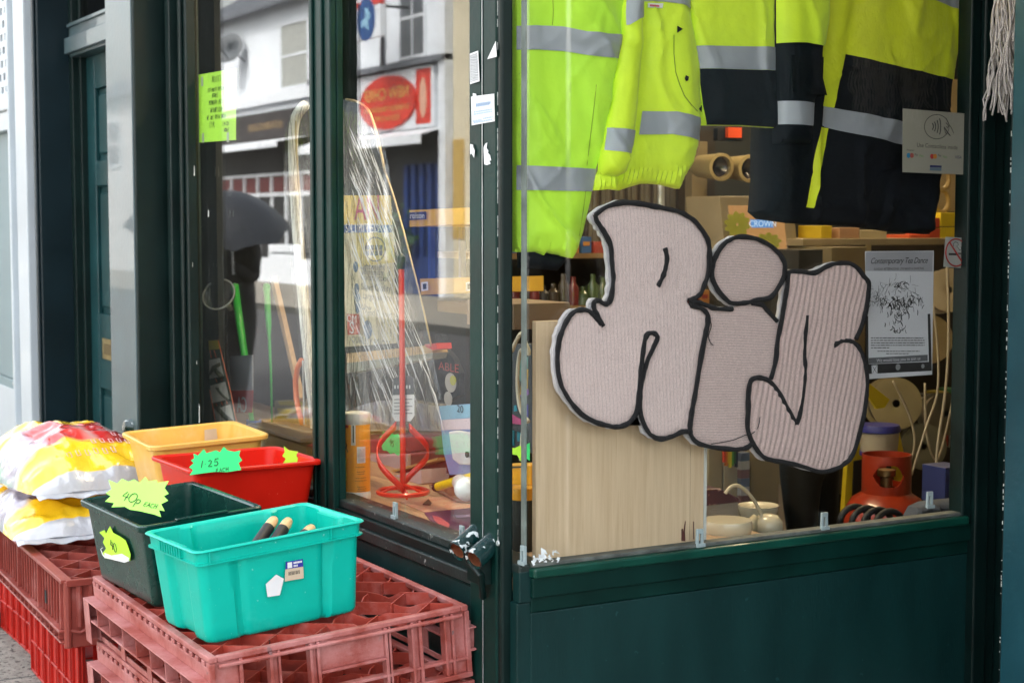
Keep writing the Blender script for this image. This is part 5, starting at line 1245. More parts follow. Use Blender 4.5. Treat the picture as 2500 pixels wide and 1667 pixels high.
# no smoking
cn = lambda pts, x=-.0105: [hX(a, b, x) for a, b in crop(pts, 2000, 500, 3.136)]
q = cn([(966,245),(1138,255),(1125,486),(950,475)])
ns = sheet('no_smoking_sign', q, n, mat('sign_white', (.42, .42, .40), rough=.5), 'small white no smoking sticker with a red ring and cigarette, at the right edge', 'sign')
REDI = mat('red_print', (.40, .02, .015), rough=.5)
k1 = lambda pts: cn(pts, -.0092)
mb = MB(); mb.tube(k1(arc(1047, 366, 78, 104, 0, 360, 36)), .0022, 5); mb.tube(k1([(1000,290),(1095,440)]), .0026, 5); mb.build('red_ring', REDI, ns)
mb = MB(); mb.wprism(k1([(992,370),(1052,372),(1052,388),(992,386)]), n, .0003); mb.tube(k1([(1066,372),(1088,374)]), .0016, 4)
mb.tube(k1([(1030,320),(1026,300),(1040,284),(1060,290),(1066,306),(1052,318),(1066,332),(1076,350),(1088,340),(1086,322),(1098,308)]), .0009, 4); mb.build('cigarette', DKI, ns)
u, v, n = basis(q, n)

# ================================================================ LEFT DISPLAY: behind the street panes
def yb(pts, y, o=(450, 500), s=2.8): return [hY(a, b, y) for a, b in crop(pts, o[0], o[1], s)]
GRH = mat('lime_green_handle', (.06, .62, .10), rough=.3, coat=.3)
def width_tube(pts, wpx, y, s=2.8, o=(450, 500)):
    P = yb(pts, y, o, s); d = [(p-CAM).length for p in P]
    return P, [w_/s/2*dd/FPX for w_, dd in zip(wpx, d)]
for i, (pts, ws, y, lb) in enumerate((([(345,555),(378,800),(412,1040),(440,1300),(470,1560)], [52,54,50,40,32], .30, 'thick lime green garden tool handle leaning behind the left pane, next to the funnel'),
      ([(562,555),(575,800),(580,900),(592,1150),(600,1560)], [46,40,22,16,14], .42, 'thin lime green garden tool handle leaning to the right of the thick one'))):
    P, R_ = width_tube(pts, ws, y); t = thing('garden_tool', P[-1], lb, 'garden tool', 'green garden tools in the left display'); m = MB(); m.tube(P, R_, 12); m.build('handle', GRH, t, smooth='all')
    a = P[0]; MB().lathe([(.0005, .012), (R_[0]*.9, .008), (R_[0]*1.08, 0), (R_[0]*1.08, -.02)], a, 14).build('handle_cap', GRH, t, smooth=True)
WDP = mat('rough_pine', (.50, .33, .18), rough=.7, aniso=(10, 10, 1))
P = yb([(610,500),(700,860)], .36); Q = yb([(700,960),(800,1330)], .36)
t = thing('wooden_batten', Q[1], 'slim pine batten leaning in the left display beside the orange saw', 'batten'); m = MB(); m.bar(P[0], Q[1], .030, .02, up=(0, 1, 0)); m.build('batten', WDP, t, bevel=.002)
ORG = mat('orange_painted_tube', (.62, .14, .03), rough=.35, coat=.3)
P, R_ = width_tube([(800,1060),(775,1110),(760,1200),(765,1320),(785,1420),(810,1500)], [38]*6, .20)
t = thing('bow_saw', P[3], 'orange tubular bow saw frame standing beside the wrapped board', 'saw'); MB().tube(P, R_, 10).build('bow', ORG, t, smooth='all'); MB().bar(P[0]+Vector((.012, 0, 0)), P[-1]+Vector((.012, 0, 0)), .012, .001, up=(0, 1, 0)).build('blade', ALU, t)
# funnel
FUN = glass_mat('milky_funnel_plastic', tint=(.62, .66, .66), base_fac=.06, rough=.3); 
fm = mat('funnel_plastic', (.42, .46, .45), rough=.35, alpha=.35, coat=.3); fm2 = mat('funnel_rim_plastic', (.48, .52, .50), rough=.35, alpha=.8)
c = yb([(235, 612)], .14)[0]; tip = yb([(178, 830)], .20)[0]; r_ = 112/2.8*(c-CAM).length/FPX
ax = Vector((.62, -.62, .50)).normalized(); M = ax.to_track_quat('Z', 'Y').to_matrix().to_4x4()
t = thing('plastic_funnel', c, 'large milky clear plastic funnel hanging behind the left pane', 'funnel')
MB().lathe([(r_, 0), (r_*.98, -.012), (r_*.30, -r_*.8), (r_*.22, -r_*.95), (r_*.16, -r_*1.9)], c, 36, M, cap=False).build('cone', fm, t, smooth='all', solid=.0015)
MB().tube([M @ Vector((r_*cos(a*pi/18), r_*sin(a*pi/18), 0))+c for a in range(36)], .0035, 6, closed=True).build('rim', fm2, t, smooth='all')
h0 = yb([(150, 500)], .14)[0]; MB().tube([h0+Vector((.018*cos(a*pi/8), 0, .014*sin(a*pi/8))) for a in range(16)], .003, 6, closed=True).build('hanging_loop', fm2, t, smooth='all')
# tool card strip
c6 = lambda pts, y: [hY(a, b, y) for a, b in crop(pts, 480, 820, 6.53)]
CARDB = mat('green_black_card', (.012, .03, .022), rough=.5)
t = thing('tool_pack_strip', c6([(300, 1400)], .10)[0], 'tilted strip of white tool cards with an orange edge, low in the left display', 'packaging')
MB().wprism(c6([(190,70),(340,60),(420,430),(520,830),(640,1400),(640,1520),(300,1520),(215,900)], .101), (0, -1, 0), .001).build('backing_card', CARDB, t)
MB().wprism(c6([(190,75),(338,66),(375,205),(200,225)], .0995), (0, -1, 0), .0005).build('yellow_header', mat('ochre_print', (.38, .32, .03), rough=.6), t)
for pts in ([(200,385),(370,350),(436,640),(206,682)], [(218,792),(458,728),(524,1005),(250,1070)], [(280,1165),(540,1090),(612,1400),(334,1470)]):
    MB().wprism(c6(pts, .0992), (0, -1, 0), .0005).build('white_window', mat('off_white_card', (.48, .47, .42), rough=.6), t)
for pts, w_ in (([(215,600),(270,500),(370,450)], .007), ([(270,500),(330,580),(410,650)], .009), ([(340,830),(350,880),(420,950),(510,1020)], .005), ([(310,830),(350,870)], .004), ([(330,1150),(430,1260),(590,1400),(680,1430)], .010)):
    MB().tube(c6(pts, .096), w_, 8).build('tool', mat('dark_olive_tool', (.05, .05, .03), rough=.4), t, smooth='all')
for pts in ([(345,70),(560,960),(640,1390)], [(210,860),(310,1420)], [(215,230),(235,350)], [(280,230),(310,345)], [(300,680),(325,735)], [(385,660),(405,710)], [(310,1075),(330,1130)], [(395,1050),(415,1105)], [(475,1030),(490,1085)]):
    MB().tube(c6(pts, .0985), .0016, 4).build('orange_stripe', mat('orange_red_print', (.5, .10, .03), rough=.6), t)
# white card, red CA sign, blue frame, little brown case
t = thing('white_showcard', c6([(700, 850)], .24)[0], 'pale grey blank showcard standing above the red lettered sign in the left display', 'card'); MB().wprism(c6([(545,330),(905,300),(905,868),(550,870)], .24), (0, -1, 0), .004).build('card', mat('pale_grey_card', (.30, .33, .36), rough=.6), t)
q = c6([(548,870),(905,865),(890,1222),(575,1228)], .22); t = sheet('red_sign', q, (0, -1, 0), mat('brick_red_card', (.50, .035, .03), rough=.6), 'brick red sign with white back to front letters, low in the left display', 'sign')
mb = MB(); u, v, n = basis(q, (0, -1, 0)); text_into(mb, 'CA', .085, bil(q, .5, .67), -u, v, n, off=.002, squash=.95); mb.build('lettering', PAPER, t)
BLF = mat('blue_metal_frame', (.03, .10, .30), rough=.4)
t = thing('small_blue_rack', c6([(910, 1560)], .16)[0], 'small blue wire rack just above the pale yellow tub', 'rack'); m = MB()
for pts in ([(810,1330),(815,1600)], [(1020,1330),(1010,1600)], [(812,1370),(1016,1370)]): m.tube(c6(pts, .16), .0045, 6)
m.build('frame', BLF, t, smooth='all')
t = thing('brown_case', c6([(1400, 1560)], .10)[0], 'little brown wooden case with a dark lid at the foot of the wrapped board', 'case')
q = c6([(1120,1400),(1740,1580)], .08); MB().bar(q[0], q[1]+Vector((.12, 0, 0)), .14, .012).build('lid', DARKW, t, bevel=.002)
q = c6([(1210,1480),(1740,1620)], .10); MB().box((q[0].x, .06, ZS-.02), (q[1].x+.1, .2, q[0].z-.01)).build('case', mat('olive_brown_case', (.16, .10, .03), rough=.5), t, bevel=.002)
q = c6([(1240,1370),(1240,1030),(1700,1040),(1700,1400)], .40); t = thing('ochre_carton', q[0], 'ochre banded carton behind the little brown case', 'carton')
MB().wprism(q, (0, 1, 0), .12).build('carton', mat('ochre_carton_paper', (.26, .22, .09), rough=.7), t); MB().wprism(c6([(1300,1040),(1700,1050),(1700,1110),(1330,1100)], .398), (0, -1, 0), .001).build('band', mat('ochre_print', (.38, .32, .03)), t); MB().wprism(c6([(1290,1150),(1700,1180),(1700,1240),(1300,1230)], .398), (0, -1, 0), .001).build('band', mat('ochre_print', (.38, .32, .03)), t)
# wrapped ironing board
YBD = .26
def Yp(pts, y=YBD): return [hY(a, b, y) for a, b in pts]
brd = thing('wrapped_board', Yp([(900, 1150)])[0], 'tall round topped board wrapped in crinkled clear plastic, with a yellow printed label', 'board')
L_edge = [(757,1060),(745,960),(728,780),(714,620),(703,460),(700,340),(708,285),(728,258)]
T_edge = [(760,246),(800,240),(845,240),(875,246),(900,264),(918,300)]
R_edge = [(932,350),(952,430),(975,520),(1000,620),(1030,740),(1055,850),(1075,950),(1100,1060)]
out = cat_rom(Yp([(p[0], p[1]) for p in L_edge+T_edge+R_edge]), 3)
MB().tube([p+Vector((0, .004, 0)) for p in cat_rom(Yp([(a+13, b) for a, b in L_edge]), 3)], .019, 8).build('white_foam_edge', mat('white_foam', (.85, .88, .86), rough=.7), brd, smooth='all')
GOLD = mat('warm_metal_trim', (.48, .38, .22), rough=.3, metal=.6)
MB().tube(cat_rom(Yp([(775,980),(755,760),(742,600),(726,400),(722,300),(732,262)]), 3), .0035, 6).build('metal_trim', GOLD, brd, smooth='all')
MB().tube(cat_rom(Yp([(845,243),(872,249),(897,266),(912,300),(925,350),(940,420)]), 3), .004, 6).build('metal_trim', GOLD, brd, smooth='all')
MB().tube(cat_rom(Yp([(940,420),(958,470),(980,545),(1005,640),(1030,740),(1053,845)], YBD), 3), .0028, 6).build('metal_trim', GOLD, brd, smooth='all')
WRAP = glass_mat('crinkled_clear_wrap', tint=(.93, .93, .92), gloss=1.2, base_fac=.05, rough=.16, bump=.55, bscale=5, ani=((16, 1, 1.1), (0, radians(-19), 0)))
poly = [(p.x, p.z) for p in out]
def wrapd(x, y, d): return .022*min(1, d/.04)**.5+.012*noise.noise(Vector((x*22+y*7, y*2.0, .3)))+.006*noise.noise(Vector((x*55+y*18, y*4, .9)))
grid_cloth('clear_wrap', poly, ((0, YBD, 0), (1, 0, 0), (0, 0, 1), (0, -1, 0)), WRAP, brd, step=.011, disp=wrapd)
# bright streaks on the film: highlights built as thin pale tubes
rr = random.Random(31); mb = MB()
FILM_GLINT = mat('painted_film_highlight', (.8, .82, .85), rough=.12, alpha=.7, coat=1)
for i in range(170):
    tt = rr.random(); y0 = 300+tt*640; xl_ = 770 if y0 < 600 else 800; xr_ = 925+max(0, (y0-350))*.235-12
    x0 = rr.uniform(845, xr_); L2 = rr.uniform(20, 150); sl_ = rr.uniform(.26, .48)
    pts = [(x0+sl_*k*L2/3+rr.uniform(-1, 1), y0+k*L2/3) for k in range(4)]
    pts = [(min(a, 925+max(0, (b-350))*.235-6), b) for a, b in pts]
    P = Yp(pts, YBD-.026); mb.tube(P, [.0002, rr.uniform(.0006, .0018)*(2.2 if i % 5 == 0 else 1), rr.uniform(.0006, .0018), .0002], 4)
mb.build('film_highlights', FILM_GLINT, brd)
# label under the wrap
c5 = lambda pts, y=YBD+.004: [hY(a, b, y) for a, b in crop(pts, 840, 480, 3.733)]
MB().wprism(c5([(-40,0),(425,0),(490,1335),(-20,1370)]), (0, -1, 0), .0008).build('cream_label', mat('cream_label_paper', (.55, .50, .33), rough=.6), brd)
MB().wprism(c5([(-40,-10),(425,-10),(440,262),(-35,262)], YBD+.0028), (0, -1, 0), .0006).build('yellow_header', mat('yellow_label_print', (.66, .48, .10), rough=.6), brd)
MB().wprism(c5([(110,330),(450,330),(462,600),(130,640)], YBD+.0028), (0, -1, 0), .0006).build('yellow_panel', mat('yellow_label_print2', (.58, .48, .14), rough=.6), brd)
MB().wprism(c5([(-20,258),(440,258),(442,328),(-18,330)], YBD+.0018), (0, -1, 0), .0006).build('blue_band', mat('blue_label_print', (.03, .10, .36), rough=.6), brd)
q = c5([(0,0),(430,0),(460,1340),(0,1360)], YBD+.001); u, v, n = basis([q[0], q[1], q[2], q[3]], (0, -1, 0)); u = Vector((1, 0, 0)); v = Vector((0, 0, 1)); n = Vector((0, -1, 0))
mb = MB(); text_into(mb, 'AN', .115, c5([(220, 115)])[0], u, v, n, off=.004, squash=1.25, sp=.95); mb.build('magenta_letters', mat('magenta_print', (.50, .03, .12), rough=.5), brd)
mb = MB(); text_into(mb, 'S LIMITED', .042, c5([(180, 292)])[0], u, v, n, off=.006, squash=1.5); mb.build('white_letters', PAPER, brd)
mb = MB()
for s_, x, y in (('Lightweight', 270, 640), ('Aluminium', 275, 690), ('Construction', 290, 740), ('Super Quality', 300, 830), ('Large Surface', 310, 915), ('New', 215, 1010), ('Trend Colour', 310, 1065), ('QUALITY PRICES', 250, 1325)): text_into(mb, s_, .030, c5([(x, y)])[0], u, v, n, off=.0045, squash=1.35)
mb.tube(c5(arc(285, 480, 90, 108, 0, 360, 30), YBD), .0018, 4); [mb.prism([(-.012, -.008), (.010, -.008), (.012, .008), (-.010, .008)], c5([(x_, y_)])[0], u, v, n, .003, .004) for x_ in (225, 265, 305, 345) for y_ in (465, 515)]
mb.build('dark_print', mat('slate_print', (.08, .10, .12), rough=.6), brd)
mb = MB()
for (x, y) in ((115, 640), (125, 840), (135, 920), (135, 1015)): mb.prism(arc(0, 0, .018, .018, 0, 345, 16), c5([(x, y)])[0], u, v, n, .003, .0045)
mb.prism(arc(0, 0, .032, .030, 0, 345, 20), c5([(225, 1210)])[0], u, v, n, .003, .0045); mb.build('blue_dots', mat('slate_blue_print', (.06, .13, .24), rough=.6), brd)
MB().wprism(c5([(30,1070),(140,1070),(145,1255),(35,1260)], YBD), (0, -1, 0), .001).build('red_box', mat('red_label_print', (.52, .06, .03), rough=.6), brd)
mb = MB(); text_into(mb, 'OM', .034, c5([(85, 1115)])[0], u, v, n, off=.006, squash=1.5); text_into(mb, 'S', .055, c5([(85, 1200)])[0], u, v, n, off=.006, squash=1.6); mb.build('white_letters', PAPER, brd)
# step rail of the board behind
q = yb([(1110,1015),(1690,958),(1700,1010),(1110,1080)], .275); MB().wprism(q, (0, 1, 0), .05).build('timber_rail', mat('warm_timber', (.62, .42, .20), rough=.5), brd)  # rail in its own warm timber colour
q = yb([(1110,1082),(1700,1012),(1690,1050),(1110,1150)], .275); MB().wprism(q, (0, 1, 0), .05).build('grey_rail', mat('grey_green_rail', (.25, .26, .20), rough=.5), brd)
q = yb([(1640,955),(1722,945),(1728,985),(1700,992),(1655,975)], .26); MB().wprism(q, (0, 1, 0), .05).build('red_end_cap', mat('red_cap', (.55, .03, .03), rough=.4), brd)

# yellow edged tool stand
t = thing('tool_stand', yb([(1750, 600)], .62)[0], 'shop stand with two yellow shelf edges and small logos, right of the wrapped board', 'display stand')
YSE = mat('yellow_shelf_edge', (.62, .36, .04), rough=.5)
q = yb([(1540,38),(2010,16),(2010,128),(1540,150)], .62); MB().wprism(q, (0, 1, 0), .25).build('yellow_edge', YSE, t)
MB().wprism(yb([(1535,52),(1655,46),(1655,100),(1535,108)], .612), (0, -1, 0), .001).build('navy_plate', NB, t)
mb = MB(); text_into(mb, 'rolson', .030, yb([(1595, 76)], .610)[0], Vector((1, 0, 0)), v, n, off=.002, squash=1.5); mb.build('lettering', PAPER, t)
q = yb([(1610,505),(2010,494),(2010,598),(1620,615)], .62); MB().wprism(q, (0, 1, 0), .25).build('yellow_edge', YSE, t)
for a in (1645, 1950): MB().wprism(yb([(a-25,530),(a+20,525),(a+22,585),(a-22,590)], .612), (0, -1, 0), .001).build('logo_plate', PAPER, t); MB().wprism(yb([(a-14,540),(a+10,538),(a+10,576),(a-12,578)], .6105), (0, -1, 0), .0006).build('logo_mark', INK, t)
m = MB(); q = yb([(1690,150),(1690,505),(1900,150),(1900,505)], .8); m.bar(q[0], q[1], .02, .02); m.bar(q[2], q[3], .02, .02); m.build('upright', mat('dark_blue_upright', (.02, .04, .16), rough=.5), t)
# mixing paddle
cm = lambda pts, y: [hY(a, b, y) for a, b in crop(pts, 700, 900, 3.136)]
YM = .13; RED = mat('red_powder_coat', (.62, .035, .015), rough=.3, coat=.4, var=.08)
pd_ = thing('mixing_paddle', cm([(890, 960)], YM)[0], 'red paint mixing paddle with a ribbon whisk and price tag, in the nearer street pane', 'tool')
a = yb([(1483, 440)], YM)[0]; b = cm([(890, 930)], YM)[0]; MB().tube([a, a.lerp(b, .5)+Vector((.002, 0, 0)), b], .0085, 12).build('shaft', RED, pd_, smooth=True)
q = yb([(1482, 335), (1483, 440)], YM); MB().tube([q[0], q[0].lerp(q[1], .25), q[0].lerp(q[1], .8), q[1]], [.006, .013, .013, .011], 12).build('black_cap', mat('black_green_cap', (.012, .03, .028), rough=.35), pd_, smooth='all')
c0 = b; Rw = 190/3.136*(c0-CAM).length/FPX; zt_ = cm([(890, 440)], YM)[0].z; zb_ = b.z-.004
m = MB(); m.tube([c0+Vector((Rw*cos(a*pi/20), Rw*sin(a*pi/20), -.004)) for a in range(40)], .007, 6, closed=True)
for k in range(3): a_ = k*2*pi/3+.5; m.bar(c0+Vector((0, 0, .02)), c0+Vector((Rw*cos(a_), Rw*sin(a_), -.002)), .012, .004)
m.build('base_ring', RED, pd_, smooth=True)
for k in range(2):
    vs = []; fs = []; nseg = 26
    for i in range(nseg+1):
        tt = i/nseg; a_ = k*pi+3.4+tt*2.6; rr_ = Rw*(.12+.95*sin(pi*min(1, tt*.86+.07))**.8); z = zt_+(zb_-zt_)*tt
        if tt > .97: rr_ = Rw
        p = c0+Vector((rr_*cos(a_), rr_*sin(a_), z-c0.z)); w_ = .012
        vs += [p+Vector((0, 0, w_)), p-Vector((0, 0, w_))]
    for i in range(nseg): fs.append((2*i, 2*i+1, 2*i+3, 2*i+2))
    m = MB(); m.add(vs, fs); m.build('ribbon_blade', RED, pd_, solid=.004, smooth='all')
q = yb([(1425,1192),(1568,1185),(1572,1440),(1545,1478),(1440,1478),(1422,1440)], YM+.012); tg = MB().wprism(q, (0, 1, 0), .001).build('price_tag', PAPER, pd_)
q = yb([(1428,1185),(1470,1170),(1530,1165),(1566,1182),(1570,1295),(1425,1300)], YM+.010); MB().wprism(q, (0, 1, 0), .001).build('grey_header', mat('grey_tag_print', (.10, .11, .12), rough=.6), tg)
mb = MB(); [mb.prism([(0, 0), (.007, 0), (.007, .010), (0, .010)], yb([(1440+k*20, 1255)], YM+.009)[0], (1, 0, 0), (0, 0, 1), (0, -1, 0), .001, .002) for k in range(6)]
mb.build('lettering', PAPER, tg); mb = MB()
for k in range(5): a, b = yb([(1436, 1330+k*24), (1560-(k % 2)*20, 1328+k*24)], YM+.011); mb.bar(a-Vector((0, .001, 0)), b-Vector((0, .001, 0)), .0004, .003)
mb.build('small_print', mat('grey_print', (.25, .26, .27)), tg)
# canister
YC = .075
q = cm([(437, 330), (640, 330), (540, 968)], YC); c = Vector((q[2].x, YC, ZS-.022)); rc = .034
zt_ = cm([(540, 335)], YC)[0].z; 
cn_ = thing('canister', c, 'orange and white cardboard tube canister with a barcode, beside the middle frame', 'canister')
rc = (q[1]-q[0]).length/2*.49*1.0
rc = 101/3.136*(c-CAM).length/FPX
H_ = zt_-c.z
MB().lathe([(.001, 0), (rc*1.02, 0), (rc*1.03, .014), (rc, .018), (rc*.985, .02), (rc*.985, H_-.032), (rc, H_-.030), (rc*1.03, H_-.026), (rc*1.03, H_-.006), (rc*.98, H_), (rc*.9, H_-.003), (.001, H_-.004)], c, 36, cap=False).build('white_tube', WHITE2, cn_, smooth=True)
MB().lathe([(rc*.992, .024), (rc*.994, .026), (rc*.994, H_-.036), (rc*.992, H_-.034)], c, 36, cap=False).build('orange_label', mat('orange_label', (1.0, .40, .03), rough=.4, coat=.3, var=.03), cn_, smooth=True)
view = (CAM-c); va = math.atan2(view.y, view.x)
def cyl_patch(px0, z0, px1, z1, m_, nm, rr_=1.004):   # px in fractions of the visible half, -1..1
    a0, a1 = va+math.asin(max(-.99, min(.99, px0))), va+math.asin(max(-.99, min(.99, px1))); m = MB(); k = 8; vs = []
    for i in range(k+1):
        a = a0+(a1-a0)*i/k
        for z in (z0, z1):
            for r2 in (rc*rr_*.994, rc*rr_): vs.append(c+Vector((r2*cos(a), r2*sin(a), z)))
    fs = []
    for i in range(k):
        o = i*4
        for (a, b, d_, e) in ((1, 3, 7, 5), (0, 4, 6, 2), (0, 1, 5, 4), (2, 6, 7, 3)): fs.append((o+a, o+b, o+d_, o+e))
    fs += [(0, 2, 3, 1), (k*4, k*4+1, k*4+3, k*4+2)]
    m.add(vs, fs); m.build(nm, m_, cn_)
zz_ = lambda y: c.z*0+H_*(968-y)/(968-335)
cyl_patch(-.98, zz_(400), -.62, zz_(385), REDI, 'red_print'); cyl_patch(-.98, zz_(440), -.62, zz_(420), REDI, 'red_print')
cyl_patch(-.42, zz_(565), -.10, zz_(400), WHITE2, 'white_tag', 1.006); cyl_patch(-.30, zz_(545), -.22, zz_(420), INK, 'tag_text', 1.008)
cyl_patch(.0, zz_(695), .62, zz_(575), WHITE2, 'barcode_patch', 1.006)
for i in range(9): cyl_patch(.08+i*.055, zz_(688), .08+i*.055+.022, zz_(590), mat('grey_print', (.25, .26, .27)), 'barcode_bar', 1.008)
cyl_patch(-.99, zz_(830), -.80, zz_(665), mat('yellow_print', (.75, .72, .05), rough=.5), 'yellow_patch', 1.006)
for yy, a, b in ((725, -.1, .6), (760, .0, .6), (775, .05, .55), (805, -.1, .65), (825, -.15, .68), (870, .0, .6), (885, .05, .65), (900, .0, .6)):
    x = a
    while x < b: cyl_patch(x, zz_(yy+3), min(b, x+.09), zz_(yy-3), mat('brown_print', (.25, .10, .02), rough=.6), 'small_print', 1.006); x += .13
mb = MB()
def cyl_text(s, size, f, z):
    cu = bpy.data.curves.new('t', 'FONT'); cu.body = s; cu.size = size; cu.align_x = 'CENTER'; ob = bpy.data.objects.new('t', cu); me = bpy.data.meshes.new_from_object(ob)
    a0 = va+math.asin(f); vs = [c+Vector((rc*1.008*cos(a0+p.co.x/rc), rc*1.008*sin(a0+p.co.x/rc), z+p.co.y)) for p in me.vertices]; mb.add(vs, [tuple(p.vertices) for p in me.polygons])
    bpy.data.objects.remove(ob); bpy.data.curves.remove(cu); bpy.data.meshes.remove(me)
cyl_text('ER', .038, -.93, zz_(615)); mb.build('lettering', INK, cn_)
# heap of packs behind the paddle
def slab(name, pts, y, th, m_, label, cat, nm='pack', lift=0, extra=None, group=None):
    t = thing(name, cm(pts, y)[0], label, cat, group); MB().wprism(cm(pts, y), (0, 1, 0), th).build(nm, m_, t, bevel=.0008); return t
MAR = mat('maroon_carton', (.22, .04, .045), rough=.45, coat=.3); PINKW = mat('pinkish_white_carton', (.55, .44, .46), rough=.45, coat=.3)
slab('carton', [(640,505),(1230,505),(1215,600),(900,640),(640,640)], .46, .15, MAR, 'long maroon carton, uppermost of the cartons behind the paddle', 'carton', group='cartons heaped behind the paddle')
slab('carton', [(640,650),(930,655),(930,760),(640,815)], .44, .12, PINKW, 'white carton with a gold edge between two maroon cartons behind the paddle', 'carton', group='cartons heaped behind the paddle')
slab('carton', [(930,645),(1220,610),(1230,800),(930,860)], .45, .12, mat('brown_maroon_carton', (.16, .035, .035), rough=.4, coat=.3), 'brownish maroon carton leaning behind the paddle ribbon', 'carton', group='cartons heaped behind the paddle')
slab('carton', [(640,820),(1160,680),(1150,700),(640,840)], .40, .10, mat('gold_edge', (.55, .36, .12), rough=.4), 'thin gold edged sheet lying on the cartons behind the paddle', 'sheet')
slab('carton', [(720,840),(1030,770),(1030,880),(780,905)], .36, .10, PINKW, 'low white carton seen through the paddle ring', 'carton', group='cartons heaped behind the paddle')
t = slab('clear_bag', [(480,320),(560,280),(700,245),(860,240),(1000,262),(1180,290),(1300,330),(1420,400),(1420,500),(1200,480),(900,470),(640,480),(500,420)], .52, .06, mat('crinkled_multicolour_bag', (.55, .52, .42), c2=(.30, .32, .45), rough=.25, scale=14, coat=.7, bump=.8, bscale=20), 'heap of crinkled pale plastic wrapping behind the paddle head', 'plastic bag')
GS = star_poly(.20, .075, 11, 5); o = cm([(810, 570)], .33)[0]; t = thing('price_star', o, 'plain green price star lying among the cartons behind the paddle', 'price card'); MB().prism(GS, o, (1, 0, 0), (0, 0, 1), (0, -1, 0), 0, .001).build('card', GRNC, t); mb = MB(); hand(mb, '45', .022, o-Vector((.02, .0, .01)), (1, 0, 0), (0, 0, 1), (0, -1, 0), r=.0009, off=.002); mb.build('handwriting', INK, t)
t = slab('blister_pack', [(1165,285),(1450,265),(1450,800),(1245,812),(1200,640)], .24, .004, mat('blue_violet_pack', (.16, .26, .52), c2=(.26, .30, .60), rough=.35, coat=.4, scale=5), 'pale blue blister pack with a white hook plate, against the shutter post', 'packaging', nm='backing_card')
MB().wprism(cm([(1170,285),(1450,268),(1450,372),(1185,390)], .238), (0, -1, 0), .0006).build('sky_header', mat('sky_blue_print', (.22, .42, .58), rough=.4), t); MB().wprism(cm([(1180,392),(1450,375),(1450,460),(1190,470)], .238), (0, -1, 0), .0006).build('pink_white_band', mat('pale_pink_print', (.6, .5, .55), rough=.4), t)
pl = cm([(1270,480),(1330,470),(1450,490),(1450,735),(1350,730),(1300,690)], .222); MB().wprism(pl, (0, -1, 0), .014).build('white_hook_plate', mat('white_moulding', (.62, .60, .62), rough=.3, coat=.4), t, bevel=.004)
MB().lathe([(.0005, .0), (.008, .001), (.009, -.004)], cm([(1385, 655)], .205)[0], 14, Matrix.Rotation(radians(-90), 4, 'X')).build('screw', DARKW, t)
mb = MB(); text_into(mb, '20', .03, cm([(1330, 310)], .237)[0], Vector((1, 0, 0)), Vector((0, 0, 1)), Vector((0, -1, 0)), off=.0012, squash=1.4); mb.build('lettering', INK, t)
P = cm([(1145,905),(1290,860),(1450,820)], .20); t = thing('yellow_marker', P[0], 'thick yellow marker stick pointing at the shutter post', 'marker'); MB().tube(P, .013, 10).build('barrel', mat('yellow_plastic', (.75, .52, .01), rough=.35, coat=.3), t, smooth=True)
MB().tube([P[0]-Vector((.004, 0, 0)), P[0]+Vector((.012, 0, .003))], .0142, 10).build('black_ring', INK, t, smooth=True)
c = cm([(1375, 920)], .17)[0]; t = thing('light_bulb', c, 'white light bulb with a ribbed neck lying by the shutter post', 'bulb'); M = Vector((-1, .2, .15)).to_track_quat('Z', 'Y').to_matrix().to_4x4()
MB().lathe([(.0005, -.034), (.018, -.030), (.031, -.014), (.034, .004), (.030, .022)], c, 24, M, cap=False).build('glass_globe', mat('white_bulb_glass', (.75, .80, .82), rough=.12, coat=.6), t, smooth='all'); m = MB()
m.lathe([(.030, .022), (.024, .045), (.022, .07), (.020, .075), (.0005, .075)], c, 24, M, cap=False); m.build('ribbed_neck', mat('ribbed_white_neck', (.55, .50, .50), rough=.3, bump=.5, bscale=40), t, smooth='all')
# packs lying flat on the shelf
def flat(name, pts, z, th, m_, label, cat='packaging', nm='pack', parts=()):
    f = lambda pp, zz: [hZ(a, b, zz) for a, b in crop(pp, 700, 900, 3.136)]
    t = thing(name, f(pts, z)[0], label, cat); MB().wprism(f(pts, z), (0, 0, 1), th).build(nm, m_, t, bevel=.0006)
    for i, (pp, mm, n2) in enumerate(parts): MB().wprism(f(pp, z+th+.0003*(i+1)), (0, 0, 1), .0005).build(n2, mm, t)
    return t
Z0 = .6685
PUR = mat('purple_pack', (.10, .03, .10), rough=.3, coat=.5)
flat('tool_pack', [(1055,1110),(1430,1070),(1500,1230),(1500,1330),(1390,1300),(1230,1230),(1100,1170)], Z0, .004, PUR, 'purple blister pack lying flat at the front of the shelf', parts=(([(1115,1120),(1180,1140),(1250,1190),(1240,1220),(1190,1210),(1130,1160)], mat('rose_handle', (.55, .10, .13), rough=.3, coat=.5), 'rose_handle'), ([(1290,1120),(1400,1115),(1405,1135),(1300,1140)], mat('lilac_print', (.3, .2, .35), rough=.4), 'lilac_print')))
flat('instruction_leaflet', [(840,1010),(1430,960),(1440,1065),(1050,1100)], Z0, .002, mat('pinkish_leaflet', (.55, .38, .26), c2=(.50, .22, .18), rough=.5, scale=30), 'pinkish printed leaflet lying on the shelf in front of the paddle', 'leaflet')
flat('paint_scraper', [(1040,1040),(1085,1000),(1110,1030),(1100,1045)], Z0+.003, .003, DARKW, 'small dark triangular scraper on the leaflet', 'scraper')
flat('clear_pack', [(1090,905),(1320,890),(1440,1000),(1440,1030),(1300,1020)], Z0+.004, .010, mat('clear_brown_pack', (.30, .16, .12), rough=.2, coat=.8), 'clear topped brown pack under the light bulb')
